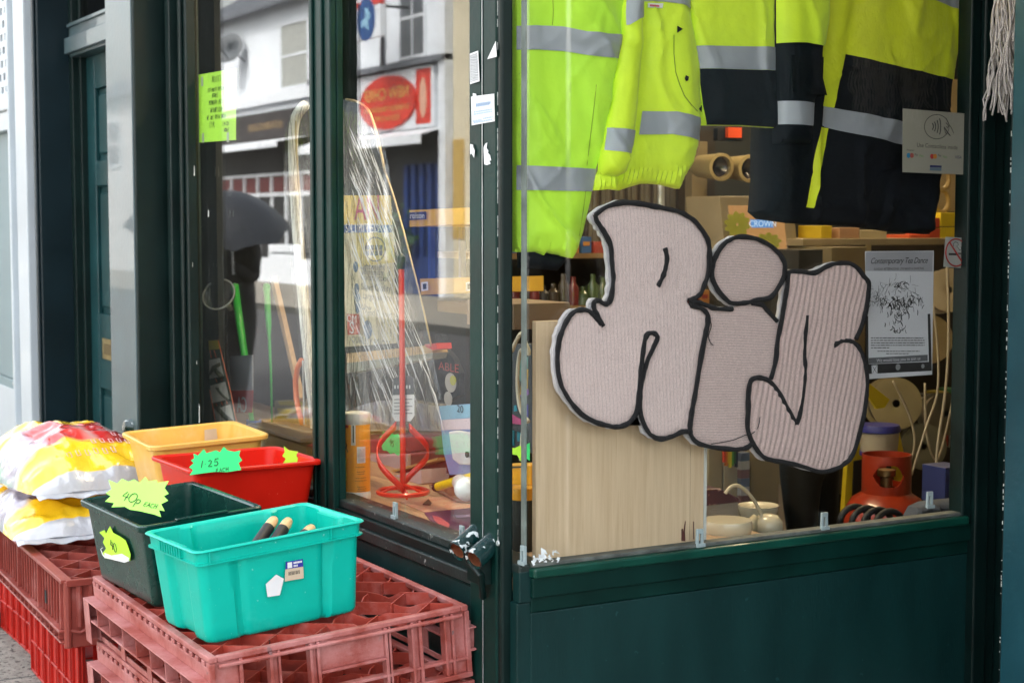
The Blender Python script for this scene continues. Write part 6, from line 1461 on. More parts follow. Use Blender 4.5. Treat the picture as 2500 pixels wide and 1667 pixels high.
t = thing('bottle_cap', cm([(1310, 1238)], .035)[0], 'small round yellow cap by the right hand glass clip', 'cap'); MB().lathe([(.011, 0), (.012, .004), (.011, .016), (.0005, .017)], Vector((cm([(1310, 1238)], .05)[0].x, .05, Z0+.004)), 16).build('disc', mat('yellow_plastic', (.75, .52, .01)), t, smooth=True)
# black badge tag
q = yb([(1700,1000),(1720,880),(1760,890),(1770,970),(1830,1040),(1880,1150),(1880,1300),(1800,1350),(1700,1330)], .34); t = thing('black_pouch', q[0], 'black hanging pouch with red lettering and a round badge, behind the street pane', 'pouch'); MB().wprism(q, (0, 1, 0), .02).build('pouch', NAVY, t, bevel=.004)
mb = MB(); text_into(mb, 'ABLE', .036, yb([(1810, 1112)], .338)[0], Vector((1, 0, 0)), Vector((0, 0, 1)), Vector((0, -1, 0)), off=.002, squash=1.7); mb.build('red_letters', REDI, t)
for (x, y, r_, m_, nm) in ((1822, 1215, .030, mat('badge_white', (.5, .5, .48), rough=.4), 'round_badge'), (1840, 1200, .015, mat('badge_yellow', (.5, .5, .05), rough=.4), 'badge_mark'), (1805, 1325, .022, mat('badge_white', (.5, .5, .48)), 'round_badge')): MB().prism(arc(0, 0, r_*1.2, r_, 0, 350, 22), yb([(x, y)], .338)[0], (1, 0, 0), (0, 0, 1), (0, -1, 0), .0, .0015 if nm == 'round_badge' else .003).build(nm, m_, t)
# things seen through the sliver of glass between post and corner
cv = lambda pts, y=.34: [hY(a, b, y) for a, b in crop(pts, 1040, 820, 2.957)]
t = thing('patterned_bag', cv([(680, 800)])[0], 'dark patterned bag with teal and ochre shapes, between the post and the glass corner', 'bag')
MB().wprism(cv([(600,60),(760,60),(770,840),(600,860)]), (0, 1, 0), .08).build('bag_side', mat('charcoal_cloth', (.05, .06, .07), rough=.8), t)
for pts, c_, k in (([(660,180),(740,150),(735,240),(690,330),(665,300)], (.10, .26, .24), 0), ([(700,240),(740,240),(735,400),(680,430),(690,330)], (.42, .27, .04), 1), ([(680,430),(740,380),(745,420),(700,450)], (.22, .10, .36), 2), ([(690,560),(740,490),(740,600),(700,590)], (.05, .05, .28), 3), ([(615,560),(690,600),(690,640),(615,630)], (.38, .07, .18), 4), ([(640,500),(655,500),(660,540),(640,545)], (.03, .25, .35), 5), ([(615,680),(640,680),(640,790),(615,790)], (.02, .18, .24), 6), ([(665,690),(690,700),(690,760),(665,760)], (.02, .18, .24), 6)):
    MB().wprism(cv(pts, .338), (0, -1, 0), .001+.0003*k).build('printed_shape', mat('bag_print%d' % k, c_, rough=.7), t)
CAB = mat('cream_cable', (.50, .47, .38), rough=.4)
t = thing('cable_coil', cv([(700, 600)], .25)[0], 'cream cable looping behind the glass corner', 'cable')
MB().tube(cat_rom(cv([(620,110),(650,40),(690,-20),(715,40),(745,130),(690,100),(668,180),(660,330),(668,460),(690,550),(740,620),(710,600),(700,680),(690,800),(685,900)], .25), 4), .0055, 8).build('cable', CAB, t, smooth='all')
t = thing('price_star', cv([(680, 830)], .22)[0], 'yellow green price star seen between the post and the glass corner', 'price card'); MB().wprism(cv([(600,800),(640,810),(680,790),(700,820),(745,780),(750,880),(700,880),(690,910),(660,860),(610,850)], .22), (0, -1, 0), .001).build('card', YLWC, t); MB().wprism(cv([(715,790),(750,770),(750,900),(712,870)], .218), (0, -1, 0), .001).build('green_part', GRNC, t)
YDR = mat('power_tool_yellow', (.72, .34, .01), rough=.35, coat=.2)
q = cv([(600,920),(760,925),(760,1080),(600,1075)], .16); t = thing('tape_measure', q[0], 'yellow boxed tape measure with black slots, behind the glass corner', 'tape measure'); MB().wprism(q, (0, 1, 0), .05).build('yellow_body', YDR, t, bevel=.004); MB().wprism(cv([(620,940),(690,938),(695,950),(625,955)], .158), (0, -1, 0), .001).build('black_slot', INK, t)
c = cv([(700, 1260)], .13)[0]; c.z = Z0; r_ = .034; zt_ = cv([(700, 1090)], .13)[0].z-Z0
t = thing('tape_reel', c, 'round black and yellow tape reel standing in front of the boxed tape measure', 'tape measure')
c.x += .0; MB().lathe([(.001, 0), (r_*.95, 0), (r_, .006), (r_, zt_-.03), (.001, zt_-.03)], c, 28, cap=False).build('black_drum', INK, t, smooth=True); MB().lathe([(r_, zt_-.0298), (r_*1.02, zt_-.026), (r_*.95, zt_), (.001, zt_)], c, 28, cap=False).build('yellow_top', YDR, t, smooth=True)
flat('tool_pack', [(1720,1150),(1830,1180),(1850,1300),(1720,1260)], Z0, .004, PUR, 'purple printed pack lying in the very corner of the window')
flat('yellow_strip_pack', [(1720,1310),(1800,1350),(1805,1400),(1720,1370)], Z0+.001, .010, mat('yellow_plastic', (.75, .52, .01)), 'short yellow strip lying at the foot of the corner glass')

# ================================================================ INSIDE THE SHOP, seen through the return window
CREAM = mat('cream_laminate', (.30, .245, .155), rough=.5, var=.1)
TAN = mat('tan_plastic', (.19, .15, .085), rough=.45, var=.15)
BRN = mat('dark_brown_void', (.035, .026, .018), rough=.8, var=.4)
def xbx(mb, x0, y0, x1, y1, xp, dep):
    a = hX(x0, y0, xp); b = hX(x1, y1, xp); return mb.box((xp-dep, min(a.y, b.y), min(a.z, b.z)), (xp, max(a.y, b.y), max(a.z, b.z)))
def xthing(name, rect, xp, dep, m_, label, cat, nm=None, group=None, bevel=.002):
    t = thing(name, hX(rect[0], rect[3], xp), label, cat, group); o = xbx(MB(), *rect, xp, dep).build(nm or name, m_, t, bevel=bevel); return t
# left: dark shelving behind the coats with standing tubes
sh = thing('wall_shelving', hX(1400, 700, -2.6), 'dark brown shelving full of bottles and rods behind the lime coats', 'shelving')
m = MB()
for y in (618, 745): xbx(m, 1180, y, 1720, y+9, -2.3, .4)
m.build('shelf', mat('warm_shelf_edge', (.32, .21, .10), rough=.5), sh); 
m = xbx(MB(), 1150, 300, 1740, 1000, -2.72, .05); m.build('back_panel', BRN, sh)
for i in range(22):
    x = 1430+i*10.5; a = hX(x, 300, -2.4); b = hX(x, 612, -2.4); MB().tube([a, b], .010+.004*(i % 3), 8).build('hanging_rod', mat('grey_steel_rod', (.20, .18, .15), rough=.4, metal=.6) if i % 3 else mat('dark_rod', (.04, .03, .03), rough=.5), sh, smooth=True)
MB().tube([hX(1614, 380, -1.9), hX(1614, 640, -1.9)], .014, 12).build('steel_post', ALU, sh, smooth=True)
rr = random.Random(8)
for i in range(17):
    x = 1255+i*24; hh = rr.randint(45, 95); c_ = rr.choice([(.03, .03, .03), (.05, .04, .03), (.12, .02, .02), (.05, .08, .03), (.25, .18, .08), (.02, .03, .08)])
    b = hX(x, 745, -2.15); top = hX(x, 745-hh, -2.15).z; w_ = .024
    MB().lathe([(.001, 0), (w_, 0), (w_, (top-b.z)*.62), (w_*.45, (top-b.z)*.78), (w_*.45, top-b.z), (.001, top-b.z)], b, 14, cap=False).build('bottle', mat('bottle%d' % int(c_[0]*100+c_[1]*1000), c_, rough=.2, coat=.5), sh, smooth=True)
cbx = xthing('cardboard_box', (1255, 742, 1392, 800), -.20, .25, mat('brown_cardboard', (.17, .11, .065), rough=.85), 'brown cardboard box standing behind the oak board', 'box')
rr = random.Random(88); PK = [(.35, .05, .03), (.45, .35, .05), (.05, .12, .3), (.4, .4, .38), (.06, .2, .08), (.5, .22, .05), (.08, .07, .06), (.3, .22, .14)]
for k, (x, y, w_, h_) in enumerate([(1440+i*27, 760, 22, 26+(i*13 % 17)) for i in range(11)]+[(1240+i*30, 618, 24, 20+(i*11 % 23)) for i in range(8)]):
    c_ = PK[(k*5+k//3) % 8]; o = xbx(MB(), x, y-h_-(15 if y > 700 else 0), x+w_, y-(15 if y > 700 else 0), -2.18, .06).build('packet', mat('pack%d' % ((k*5+k//3) % 8), c_, rough=.5), sh, bevel=.002); xbx(MB(), x+4, y-h_*.7-(15 if y > 700 else 0), x+w_-4, y-h_*.45-(15 if y > 700 else 0), -2.178, .001).build('printed_band', mat('pack%d' % ((k*3+2) % 8), PK[(k*3+2) % 8], rough=.5), o)
for k in range(26):
    x = 1962+(k % 13)*30; y = 1000 if k < 13 else 1090; xbx(MB(), x, y-26-(k*7 % 30), x+23, y, -1.85, .08).build('packet', mat('pack%d' % (k*3 % 8), PK[k*3 % 8], rough=.5), cs_ if False else sh, bevel=.002)
# tagged black bracket, twin lamps
t = xthing('hanging_pack', (1752, 312, 1815, 345), -2.3, .03, BLKR, 'black hanging pack with an orange tag above the twin lamps', 'packaging', nm='black_pack'); xbx(MB(), 1778, 311, 1811, 337, -2.265, .02).build('orange_tag', mat('orange_red_tag', (.70, .08, .02), rough=.5), t)
for i, (x, y, rx) in enumerate(((1758, 408, 25), (1829, 412, 24))):
    c = hX(x, y, -2.0); d = (c-CAM).length; r_ = 33*d/FPX
    t = thing('round_lamp', c, ['round cream rimmed lamp on the back wall, left of the pair', 'round cream rimmed lamp on the back wall, right of the pair'][i], 'lamp', 'twin round lamps above the monitor')
    M = Matrix.Rotation(radians(90), 4, 'Y') @ Matrix.Identity(4); M = Vector((1, -.12, -.05)).to_track_quat('Z', 'Y').to_matrix().to_4x4()
    MB().lathe([(r_*.55, -.20), (r_*.8, -.16), (r_*.93, -.03), (r_, 0), (r_, .012), (r_*.80, .014), (r_*.74, -.01)], c, 30, M, cap=False).build('cream_housing', mat('lamp_cream', (.34, .27, .13), rough=.4), t, smooth=True, solid=.002)
    MB().lathe([(r_*.76, -.008), (r_*.4, -.03), (.001, -.035)], c, 30, M, cap=False).build('dark_lens', mat('dark_lens', (.04, .03, .035), rough=.2, coat=.6), t, smooth='all')
xthing('wall_panel', (1690, 345, 1725, 640), -2.25, .05, TAN, 'narrow tan upright panel on the wall left of the monitor', 'panel')
# monitor
XMN = -1.7
mn = thing('monitor', hX(1850, 690, XMN), 'old cream monitor showing yellow flowers and a blue CROWN banner', 'monitor')
a = hX(1754, 478, XMN); b = hX(1955, 720, XMN)
def mrect(x0, y0, x1, y1, xp, dep, m_, nm, sk=0): 
    P = [hX(x0, y0, xp), hX(x1, y0, xp), hX(x1+sk, y1, xp), hX(x0+sk, y1, xp)]; return MB().wprism(P, (-1, 0, 0), dep).build(nm, m_, mn, bevel=.004)
mrect(1756, 479, 1935, 700, XMN, .22, CREAM, 'casing', 22)
SCRN = mat('screen_brown_picture', (.09, .045, .02), c2=(.16, .09, .03), rough=.15, scale=9, coat=.8, emit=(.14, .07, .025), estr=.5)
mrect(1778, 502, 1912, 628, XMN+.003, .003, SCRN, 'screen', 12)
YF = mat('screen_yellow_flower', (.22, .20, .03), rough=.2, emit=(.1, .09, .01), estr=.2)
def petals(cx, cy, r0, n_, ph, sx=1.): 
    for k in range(n_):
        a_ = ph+k*2*pi/n_; u_ = (cos(a_), sin(a_)); v_ = (-sin(a_), cos(a_)); pts = [(cx+sx*(u_[0]*r0*f+v_[0]*r0*g_), cy+u_[1]*r0*f+v_[1]*r0*g_) for f, g_ in ((.1, -.12), (.55, -.26), (.85, -.16), (.97, 0), (.85, .16), (.55, .26), (.1, .12))]
        MB_.wprism([hX(p[0], p[1], XMN+.0048) for p in pts], (-1, 0, 0), .0010)
MB_ = MB(); petals(1800, 548, 34, 10, .2); petals(1875, 590, 24, 9, .6, 1.5); MB_.build('yellow_flowers', YF, mn)
mrect(1832, 536, 1886, 556, XMN+.0062, .001, mat('screen_blue_banner', (.05, .14, .32), rough=.3, emit=(.05, .14, .32), estr=.25), 'blue_banner', 3)
mb = MB(); text_into(mb, 'CROWN', .034, hX(1862, 547, XMN+.0064), (0, 1, 0), (0, 0, 1), (1, 0, 0), off=.001, squash=1.0); mb.build('lettering', mat('screen_white', (.35, .42, .5), rough=.3, emit=(.4, .5, .6), estr=.2), mn)
mrect(1830, 482, 1848, 490, XMN+.002, .002, PAPER, 'maker_plate')
# long cream shelf at the back with boxes
XSH = -1.6
cs_ = thing('long_shelf', hX(2100, 600, XSH), 'long cream shelf across the back of the shop above the poster', 'shelf')
xbx(MB(), 1960, 583, 2420, 597, XSH, .35).build('shelf_board', CREAM, cs_, bevel=.003); m = MB(); xbx(m, 1990, 598, 2003, 640, XSH, .05); xbx(m, 2113, 598, 2125, 720, XSH, .3); m.build('upright', mat('cream_post', (.33, .26, .14), rough=.5), cs_)
xbx(MB(), 1960, 598, 2420, 1330, XSH-.42, .03).build('dark_backing', BRN, cs_)
for rect, c_, lb, ct_ in (((2005, 551, 2031, 582), (.62, .44, .02), 'small yellow pack standing on the long cream shelf under the parka hem', 'box'), ((2050, 556, 2098, 582), (.45, .26, .15), 'pinkish brown packet on the long cream shelf', 'box'), ((2100, 562, 2165, 582), (.52, .44, .28), 'flat cream carton on the long cream shelf', 'carton'),
    ((2220, 573, 2275, 583), (.55, .09, .03), 'flat orange red tray on the long cream shelf', 'tray'), ((2270, 558, 2295, 583), (.50, .07, .03), 'lower of two small red boxes beside the yellow boxes', 'box'), ((2272, 532, 2294, 556), (.50, .07, .03), 'upper of two small red boxes beside the yellow boxes', 'box'), ((2296, 555, 2352, 583), (.62, .48, .02), 'lower yellow box at the right end of the long cream shelf', 'box'), ((2297, 519, 2352, 553), (.62, .48, .02), 'upper yellow box at the right end of the long cream shelf', 'box')):
    xthing('shelf_box', rect, XSH-.02, .14, mat('shelfbox%d_%d' % (int(c_[0]*100), int(c_[1]*100)), c_, rough=.5), lb, ct_, nm='box')
xthing('wall_panel', (2262, 190, 2440, 518), XSH-.36, .03, mat('warm_beige_panel', (.32, .24, .12), rough=.7), 'warm beige wall panel at the far right of the shop', 'panel')
c8 = hX(2300, 465, -1.7); t = thing('cable_figure', c8, 'tan hoops forming a figure eight on the beige wall panel', 'hoops'); m = MB()
for dz in (.048, -.045): m.tube([c8+Vector((0, .038*cos(a*pi/10), dz+.046*sin(a*pi/10))) for a in range(20)], .011, 6, closed=True)
m.build('hoops', mat('tan_hoop', (.32, .22, .08), rough=.5), t, smooth='all')
xthing('counter_unit', (2030, 604, 2106, 1200), XSH+.15, .3, TAN, 'tan counter unit below the long shelf', 'counter')
xthing('dark_device', (1950, 610, 2026, 680), XSH+.1, .2, mat('dark_device', (.03, .03, .028), rough=.5), 'squat dark device between the monitor and the tan counter', 'device')
# cupboards at the back below the letters
for i, (r_, c_, lb) in enumerate((((1730, 1085, 1762, 1330), (.30, .25, .16), 'cream cupboard edge just right of the oak board'), ((1768, 1085, 1806, 1330), (.36, .31, .22), 'pale cupboard door with coloured crayon marks at its top'), ((1833, 1085, 1900, 1330), (.24, .185, .10), 'tan cupboard left of the person in leggings'))):
    xthing('cupboard', r_, -1.15, .3, mat('cupboard%d' % i, c_, rough=.5), lb, 'cupboard', nm='door_front')
t = thing('crayon_strip', hX(1785, 1140, -1.1), 'strip of hanging coloured pencils below the knitted i', 'pencils')
for i, c_ in enumerate(((.5, .05, .02), (.55, .15, .02), (.6, .4, .03), (.65, .55, .05), (.1, .3, .06), (.05, .12, .05), (.03, .03, .05))): xbx(MB(), 1768+i*5, 1092, 1771.5+i*5, 1128+(i*37 % 14), -1.12, .01).build('pencil', mat('pencil%d' % i, c_, rough=.5), t)
t = thing('packet_column', hX(1818, 1230, -1.12), 'column of small blue and white packets between the cupboards', 'packets')
for i in range(6): xbx(MB(), 1809, 1106+i*21, 1830, 1124+i*21, -1.13, .1).build('packet', mat('packet%d' % (i % 3), ((.10, .13, .20), (.35, .35, .36), (.16, .09, .10))[i % 3], rough=.5), t)
# on the window shelf: book stack, lid, kettle
XK = -.34
bk = thing('book_stack', hX(1770, 1262, XK), 'maroon covered thick books stacked beside the oak board', 'books'); xbx(MB(), 1700, 1226, 1803, 1262, XK, .16).build('page_block', mat('grey_page_block', (.33, .29, .24), rough=.8, bump=.6, bscale=8, aniso=(1, 1, 60)), bk, bevel=.004)
P = [hX(x, y, XK+.01) for x, y in ((1698, 1196), (1760, 1192), (1806, 1216), (1805, 1226), (1698, 1238))]; MB().wprism(P, (-1, 0, 0), .16).build('cover', mat('maroon_cover', (.10, .035, .04), rough=.3, coat=.5, speck=(.35, .2, .18), speck_t=.62, speck_s=40), bk, bevel=.004)
def cyl_px(x0, x1, y0, y1, xp, prof, m_, nm, par, n=32):
    c = hX((x0+x1)/2, y1, xp); top = hX((x0+x1)/2, y0, xp).z; H = top-c.z; r_ = (x1-x0)/2*(c-CAM).length/FPX
    return MB().lathe([(r_*a, H*b) for a, b in prof], c, n, cap=False).build(nm, m_, par, smooth=True), c, r_, H
PLAS = mat('glossy_cream_plastic', (.60, .54, .40), rough=.25, coat=.5, var=.05)
t = thing('round_lid_tub', hX(1775, 1315, -.22), 'wide round cream tub with a raised lettered lid, at the foot of the books', 'tub'); cyl_px(1712, 1835, 1268, 1318, -.2, [(.001, 0), (.92, 0), (.98, .5), (1, .55), (1, .85), (.96, 1), (.001, 1.0)], PLAS, 'tub', t)
t = thing('flat_dish', hX(1850, 1262, -.5), 'shallow cream dish behind the jug handle', 'dish'); cyl_px(1802, 1900, 1232, 1268, -.52, [(.001, 0), (.8, 0), (1, .8), (1, 1), (.9, .9), (.001, .85)], PLAS, 'dish', t)
kt = thing('cream_kettle', hX(1880, 1305, -.30), 'small glossy cream kettle with a tall arched handle, left of the leggings', 'kettle')
o_, c, r_, H = cyl_px(1838, 1912, 1254, 1312, -.30, [(.001, 0), (.8, 0), (1, .25), (.95, .7), (.6, .95), (.25, 1), (.001, 1)], PLAS, 'body', kt)
ff = lambda pts, xp: [hX(a, b, xp) for a, b in crop(pts, 1700, 1080, 3.618)]
MB().tube(cat_rom(ff([(255,450),(300,395),(360,378),(420,410),(480,470),(530,545),(575,650),(590,780)], -.30), 4), .0055, 8).build('arched_handle', PLAS, kt, smooth='all'); MB().tube(ff([(525,650),(490,700),(500,800)], -.28), [.010, .016, .015], 10).build('spout', mat('pale_tan_plastic', (.50, .42, .26), rough=.3), kt, smooth='all')
# gas bottle
GX = -.62; ORB = mat('orange_gas_bottle_paint', (.30, .026, .005), rough=.3, coat=.4, var=.12, scale=9, speck=(.15, .05, .03), speck_t=.72, speck_s=30)
gb = thing('gas_bottle', hX(2165, 1290, GX), 'orange gas bottle with a pierced collar, on the right below the cable reels', 'gas bottle')
c = hX(2162, 1290, GX); d = (c-CAM).length; r_ = 103*d/FPX; zt_ = hX(2162, 1193, GX).z; zb_ = c.z-.06; Hh = zt_-zb_
MB().lathe([(.001, 0), (r_*.9, .01), (r_, .05), (r_, Hh*.40), (r_*.95, Hh*.62), (r_*.78, Hh*.84), (r_*.5, Hh*.97), (r_*.45, Hh)], (c.x, c.y, zb_), 40, cap=False).build('bottle_body', ORB, gb, smooth='all')
rc_ = r_*.56; zc0, zc1 = zt_-.012, hX(2162, 1108, GX).z; m = MB(); vs = []; fs = []; n_ = 48
va2 = math.atan2(CAM.y-c.y, CAM.x-c.x)
def hole(a):   # pierced window facing the street and one behind
    dlt = (a-va2-.1+pi) % (2*pi)-pi; dl2 = (a-va2-2.5+pi) % (2*pi)-pi
    return max(max(0, 1-(dlt/.62)**4), max(0, 1-(dl2/.7)**4))
for lo, hi in ((0, .22), (.78, 1)):
    b0 = len(m.v); vs = []
    for i in range(n_):
        a = 2*pi*i/n_; h_ = hole(a); z0 = zc0+(zc1-zc0)*(lo if lo == 0 else .5+(.78-.5)*h_); z1 = zc0+(zc1-zc0)*(hi if hi == 1 else .5-(.5-.22)*h_)
        for r2 in (rc_, rc_*.95): vs += [(c.x+r2*cos(a), c.y+r2*sin(a), z0), (c.x+r2*cos(a), c.y+r2*sin(a), z1)]
    fs = []
    for i in range(n_):
        o = i*4; q_ = ((i+1) % n_)*4; fs += [(o, q_, q_+1, o+1), (o+2, o+3, q_+3, q_+2), (o+1, q_+1, q_+3, o+3), (o, o+2, q_+2, q_)]
    m.add(vs, fs)
m.build('pierced_collar', ORB, gb, smooth=True)
MB().lathe([(.02, 0), (.02, .05), (.03, .055), (.03, .075), (.001, .08)], (c.x, c.y, zc0), 12).build('valve', mat('brass_valve', (.25, .16, .06), rough=.4, metal=.8), gb, smooth=True)
t = thing('black_hose_coil', hX(2100, 1260, -.5), 'coiled black hose lying in front of the gas bottle', 'hose'); m = MB(); cc = hX(2085, 1268, -.42)
for k in range(4): m.tube([cc+Vector((.02*k, .055*cos(a*pi/9)+.028*k, .04*sin(a*pi/9)-.004*k)) for a in range(18)], .010, 7, closed=True)
m.build('hose', BLKR, t, smooth='all')
t = thing('lidded_tub', hX(2145, 1110, -.9), 'clear plastic tub with a blue lid standing above the gas bottle', 'tub'); cyl_px(2098, 2192, 1045, 1108, -.9, [(.001, 0), (.9, 0), (.96, .4), (1, .85), (.001, .9)], mat('cloudy_clear_plastic', (.36, .31, .22), rough=.3, coat=.6, bump=.3, bscale=25), 'tub', t); cyl_px(2095, 2196, 1036, 1052, -.9, [(.001, 0), (1, 0), (1, .6), (.95, 1), (.001, .8)], mat('deep_blue_lid', (.03, .03, .20), rough=.35), 'blue_lid', t); cyl_px(2100, 2190, 1100, 1110, -.9, [(.001, 0), (1, 0), (1, 1), (.001, 1)], MATS['deep_blue_lid'], 'blue_foot', t)
YW = mat('yellow_sheet', (.55, .40, .01), rough=.5)
t = thing('yellow_wedge', hX(2140, 990, -.8), 'bright yellow angled board poking out below the poster', 'board'); MB().wprism([hX(a, b, -.8) for a, b in ((2118, 932), (2172, 975), (2160, 995), (2140, 998), (2116, 962))], (-1, 0, 0), .01).build('board', YW, t)
t = thing('wet_floor_board', hX(2110, 1250, -1.0), 'yellow A shaped board standing behind the gas bottle', 'sign'); MB().wprism([hX(a, b, -1.0) for a, b in ((2072, 1085), (2195, 1050), (2232, 1230), (2060, 1260))], (-1, 0, 0), .02).build('board', YW, t); MB().wprism([hX(a, b, -.995) for a, b in ((2085, 1125), (2170, 1110), (2195, 1230), (2080, 1250))], (-1, 0, 0), .004).build('black_panel', BLKR, t)
# cable reels
REEL = [('cream cable reel beside the no smoking sticker', 2318, 708, 52, -.9, (.36, .29, .18)), ('brownish cable reel half hidden by the poster edge, second from the top', 2268, 828, 58, -1.0, (.22, .16, .07)), ('wide cable reel wound with pale cable below the poster', 2188, 985, 62, -1.05, (.24, .19, .09)), ('dark green grey cable reel right of the blue lidded tub', 2255, 1090, 55, -1.0, (.10, .09, .05)), ('dim cable reel lowest at the right edge of the window', 2310, 1010, 50, -1.15, (.07, .06, .035))]
for lb, x, y, r_, xp, c_ in REEL:
    c = hX(x, y, xp); rr_ = r_*(c-CAM).length/FPX; t = thing('cable_reel', c, lb, 'cable reel', 'cable reels stacked at the right of the shop'); M = Vector((1, -.55, .12)).to_track_quat('Z', 'Y').to_matrix().to_4x4()
    mt = mat('reel%d' % int(c_[0]*100), c_, rough=.5, var=.2, scale=6)
    for z in (0, -.12): MB().lathe([(rr_*.15, 0), (rr_*.4, .004), (rr_, 0), (rr_, -.006), (rr_*.15, -.006)], c+(M @ Vector((0, 0, z))), 36, M, cap=False).build('flange', mt, t, smooth=True)
    MB().lathe([(rr_*.7, -.007), (rr_*.85, -.02), (rr_*.85, -.10), (rr_*.7, -.12)], c, 36, M, cap=False).build('wound_cable', mat('wound_cable_dull', (.14, .11, .07), rough=.6, bump=.8, bscale=6, aniso=(40, 1, 1)), t, smooth='all')
for pts, xp, r_, lb in (([(2312,640),(2316,760),(2314,880),(2305,980),(2290,1080),(2282,1180),(2272,1236)], -.6, .0048, 'longest pale cable dropping past all the reels to the sill'), ([(2278,740),(2290,860),(2288,960),(2262,1040),(2225,1160)], -.65, .004, 'pale cable curving left across the dark reel'), ([(2180,930),(2215,1000),(2232,1060),(2228,1110),(2205,1160)], -.8, .004, 'short pale cable hanging over the wide reel'), ([(2258,935),(2262,1060),(2290,1120),(2330,960)], -.85, .004, 'thin looping cable near the right jamb')):
    P = [hX(a, b, xp) for a, b in pts]; t = thing('hanging_cable', P[0], lb, 'cable', 'cables hanging from the reels'); MB().tube(cat_rom(P, 4), r_, 8).build('cable', mat('pale_cable', (.36, .30, .20), rough=.4), t, smooth='all')
xthing('blue_box', (2308, 1142, 2360, 1225), -.35, .1, mat('dark_blue_box', (.02, .03, .12), rough=.5), 'dark blue box in the bottom right corner of the window', 'box')
t = thing('grey_cloth', hX(2280, 1250, -.3), 'crumpled grey blue cloth on the sill by the right hand clip', 'cloth'); body, fr, dd_ = garment([(2222,1262),(2235,1238),(2262,1226),(2300,1222),(2345,1218),(2345,1250)], -.2, 40.1, puff=.03, fold=.02); grid_cloth('cloth', body, fr, mat('grey_blue_cloth', (.07, .08, .10), rough=.9), t, step=.006, disp=dd_, thick=.03)
# ---- figures
def skin_body(name, V, E, Rd, m_, parent, root=0, sub=2):
    me = bpy.data.meshes.new(name); bm = bmesh.new(); ly = bm.verts.layers.skin.verify(); vs = [bm.verts.new(parent.matrix_basis.inverted() @ Vector(v) if False else Vector(v)-parent.location) for v in V]
    for a, b in E: bm.edges.new((vs[a], vs[b]))
    for i, v in enumerate(vs): r_ = Rd[i]; v[ly].radius = (r_, r_) if not isinstance(r_, tuple) else r_; v[ly].use_root = (i == root)
    bm.to_mesh(me); bm.free(); me.materials.append(m_); o = bpy.data.objects.new(name, me); COL.objects.link(o); o.parent = parent
    s_ = o.modifiers.new('skin', 'SKIN'); s_.use_smooth_shade = True; q = o.modifiers.new('sub', 'SUBSURF'); q.levels = sub; q.render_levels = sub; return o
pb = hX(1975, 1160, -1.35); K_ = .70
def W(x, y, z): return Vector((pb.x-x*.5+y*.85, pb.y+x*.86+y*.5, z*K_))   # x to the figure's right in view, y forward, z up
pr = thing('person', Vector((pb.x, pb.y, 0)), 'short person in black leggings and a dark top standing in the shop behind the letters', 'person')
LEG = mat('black_leggings', (.006, .006, .006), rough=.75, bump=.15, bscale=60)
V = [W(0, 0, .95), W(0, 0, 1.12), W(0, 0, 1.32), W(0, .0, 1.42), W(0, .01, 1.50), W(0, .02, 1.60), W(-.11, 0, .88), W(-.115, .02, .50), W(-.12, 0, .09), W(-.12, .13, .04), W(.11, 0, .88), W(.115, .02, .50), W(.13, 0, .09), W(.13, .13, .04),
     W(-.19, 0, 1.36), W(-.22, .02, 1.10), W(-.12, .2, .98), W(.19, 0, 1.36), W(.22, .02, 1.10), W(.12, .2, .98)]
E_ = [(0,1),(1,2),(2,3),(3,4),(4,5),(0,6),(6,7),(7,8),(8,9),(0,10),(10,11),(11,12),(12,13),(2,14),(14,15),(15,16),(2,17),(17,18),(18,19)]
R_ = [(.16, .12), (.13, .10), (.15, .10), .06, .05, .085, .115, .075, .05, .04, .115, .075, .05, .04, .055, .042, .032, .055, .042, .032]
R_ = [tuple(q*K_*1.08 for q in r) if isinstance(r, tuple) else r*K_*1.08 for r in R_]
skin_body('body', V, E_, R_, LEG, pr)
SKIN = mat('skin', (.45, .26, .18), rough=.5)
m = MB(); hc = W(0, .025, 1.66); m.lathe([(.0005, .115*K_), (.05*K_, .10*K_), (.088*K_, .05*K_), (.092*K_, -.02*K_), (.075*K_, -.08*K_), (.05*K_, -.12*K_), (.045*K_, -.16*K_)], hc, 20, cap=False); m.build('head', SKIN, pr, smooth='all')
MB().lathe([(.0005, .125*K_), (.06*K_, .112*K_), (.098*K_, .05*K_), (.104*K_, -.03*K_), (.10*K_, -.14*K_), (.085*K_, -.2*K_)], hc-Vector((.015, .008, 0)), 20, cap=False).build('hair', mat('brown_hair', (.05, .03, .02), rough=.6), pr, smooth='all')
# ceiling lights of the shop (lit)
for i, (x, y) in enumerate(((-1.7, 2.3), (-3.6, 3.6), (-1.9, 4.6), (-.95, .55))):
    t = thing('ceiling_light', (x, y, 2.66), ['warm ceiling tube light nearest the return window', 'warm ceiling tube light deep inside the shop to the left', 'warm ceiling tube light at the back of the shop', 'ceiling tube light over the street side window display'][i], 'light', 'tube lights on the shop ceiling')
    MB().box((x-.62, y-.05, 2.67), (x+.62, y+.05, 2.699)).build('fitting', WHITE2, t); MB().tube([(x-.58, y, 2.645), (x+.58, y, 2.645)], .018, 10).build('lit_tube', mat('lit_tube', (1, .9, .7), emit=(1, .78, .48), estr=4), t)
    l = bpy.data.lights.new('tube_glow', 'AREA'); l.shape = 'RECTANGLE'; l.size = 1.2; l.size_y = .08; l.energy = (3.0, 2.7, 2, 5)[i]; l.color = (1, .76, .46); lo = bpy.data.objects.new('tube_glow', l); COL.objects.link(lo); lo.parent = t; lo.location = (0, 0, -.045)

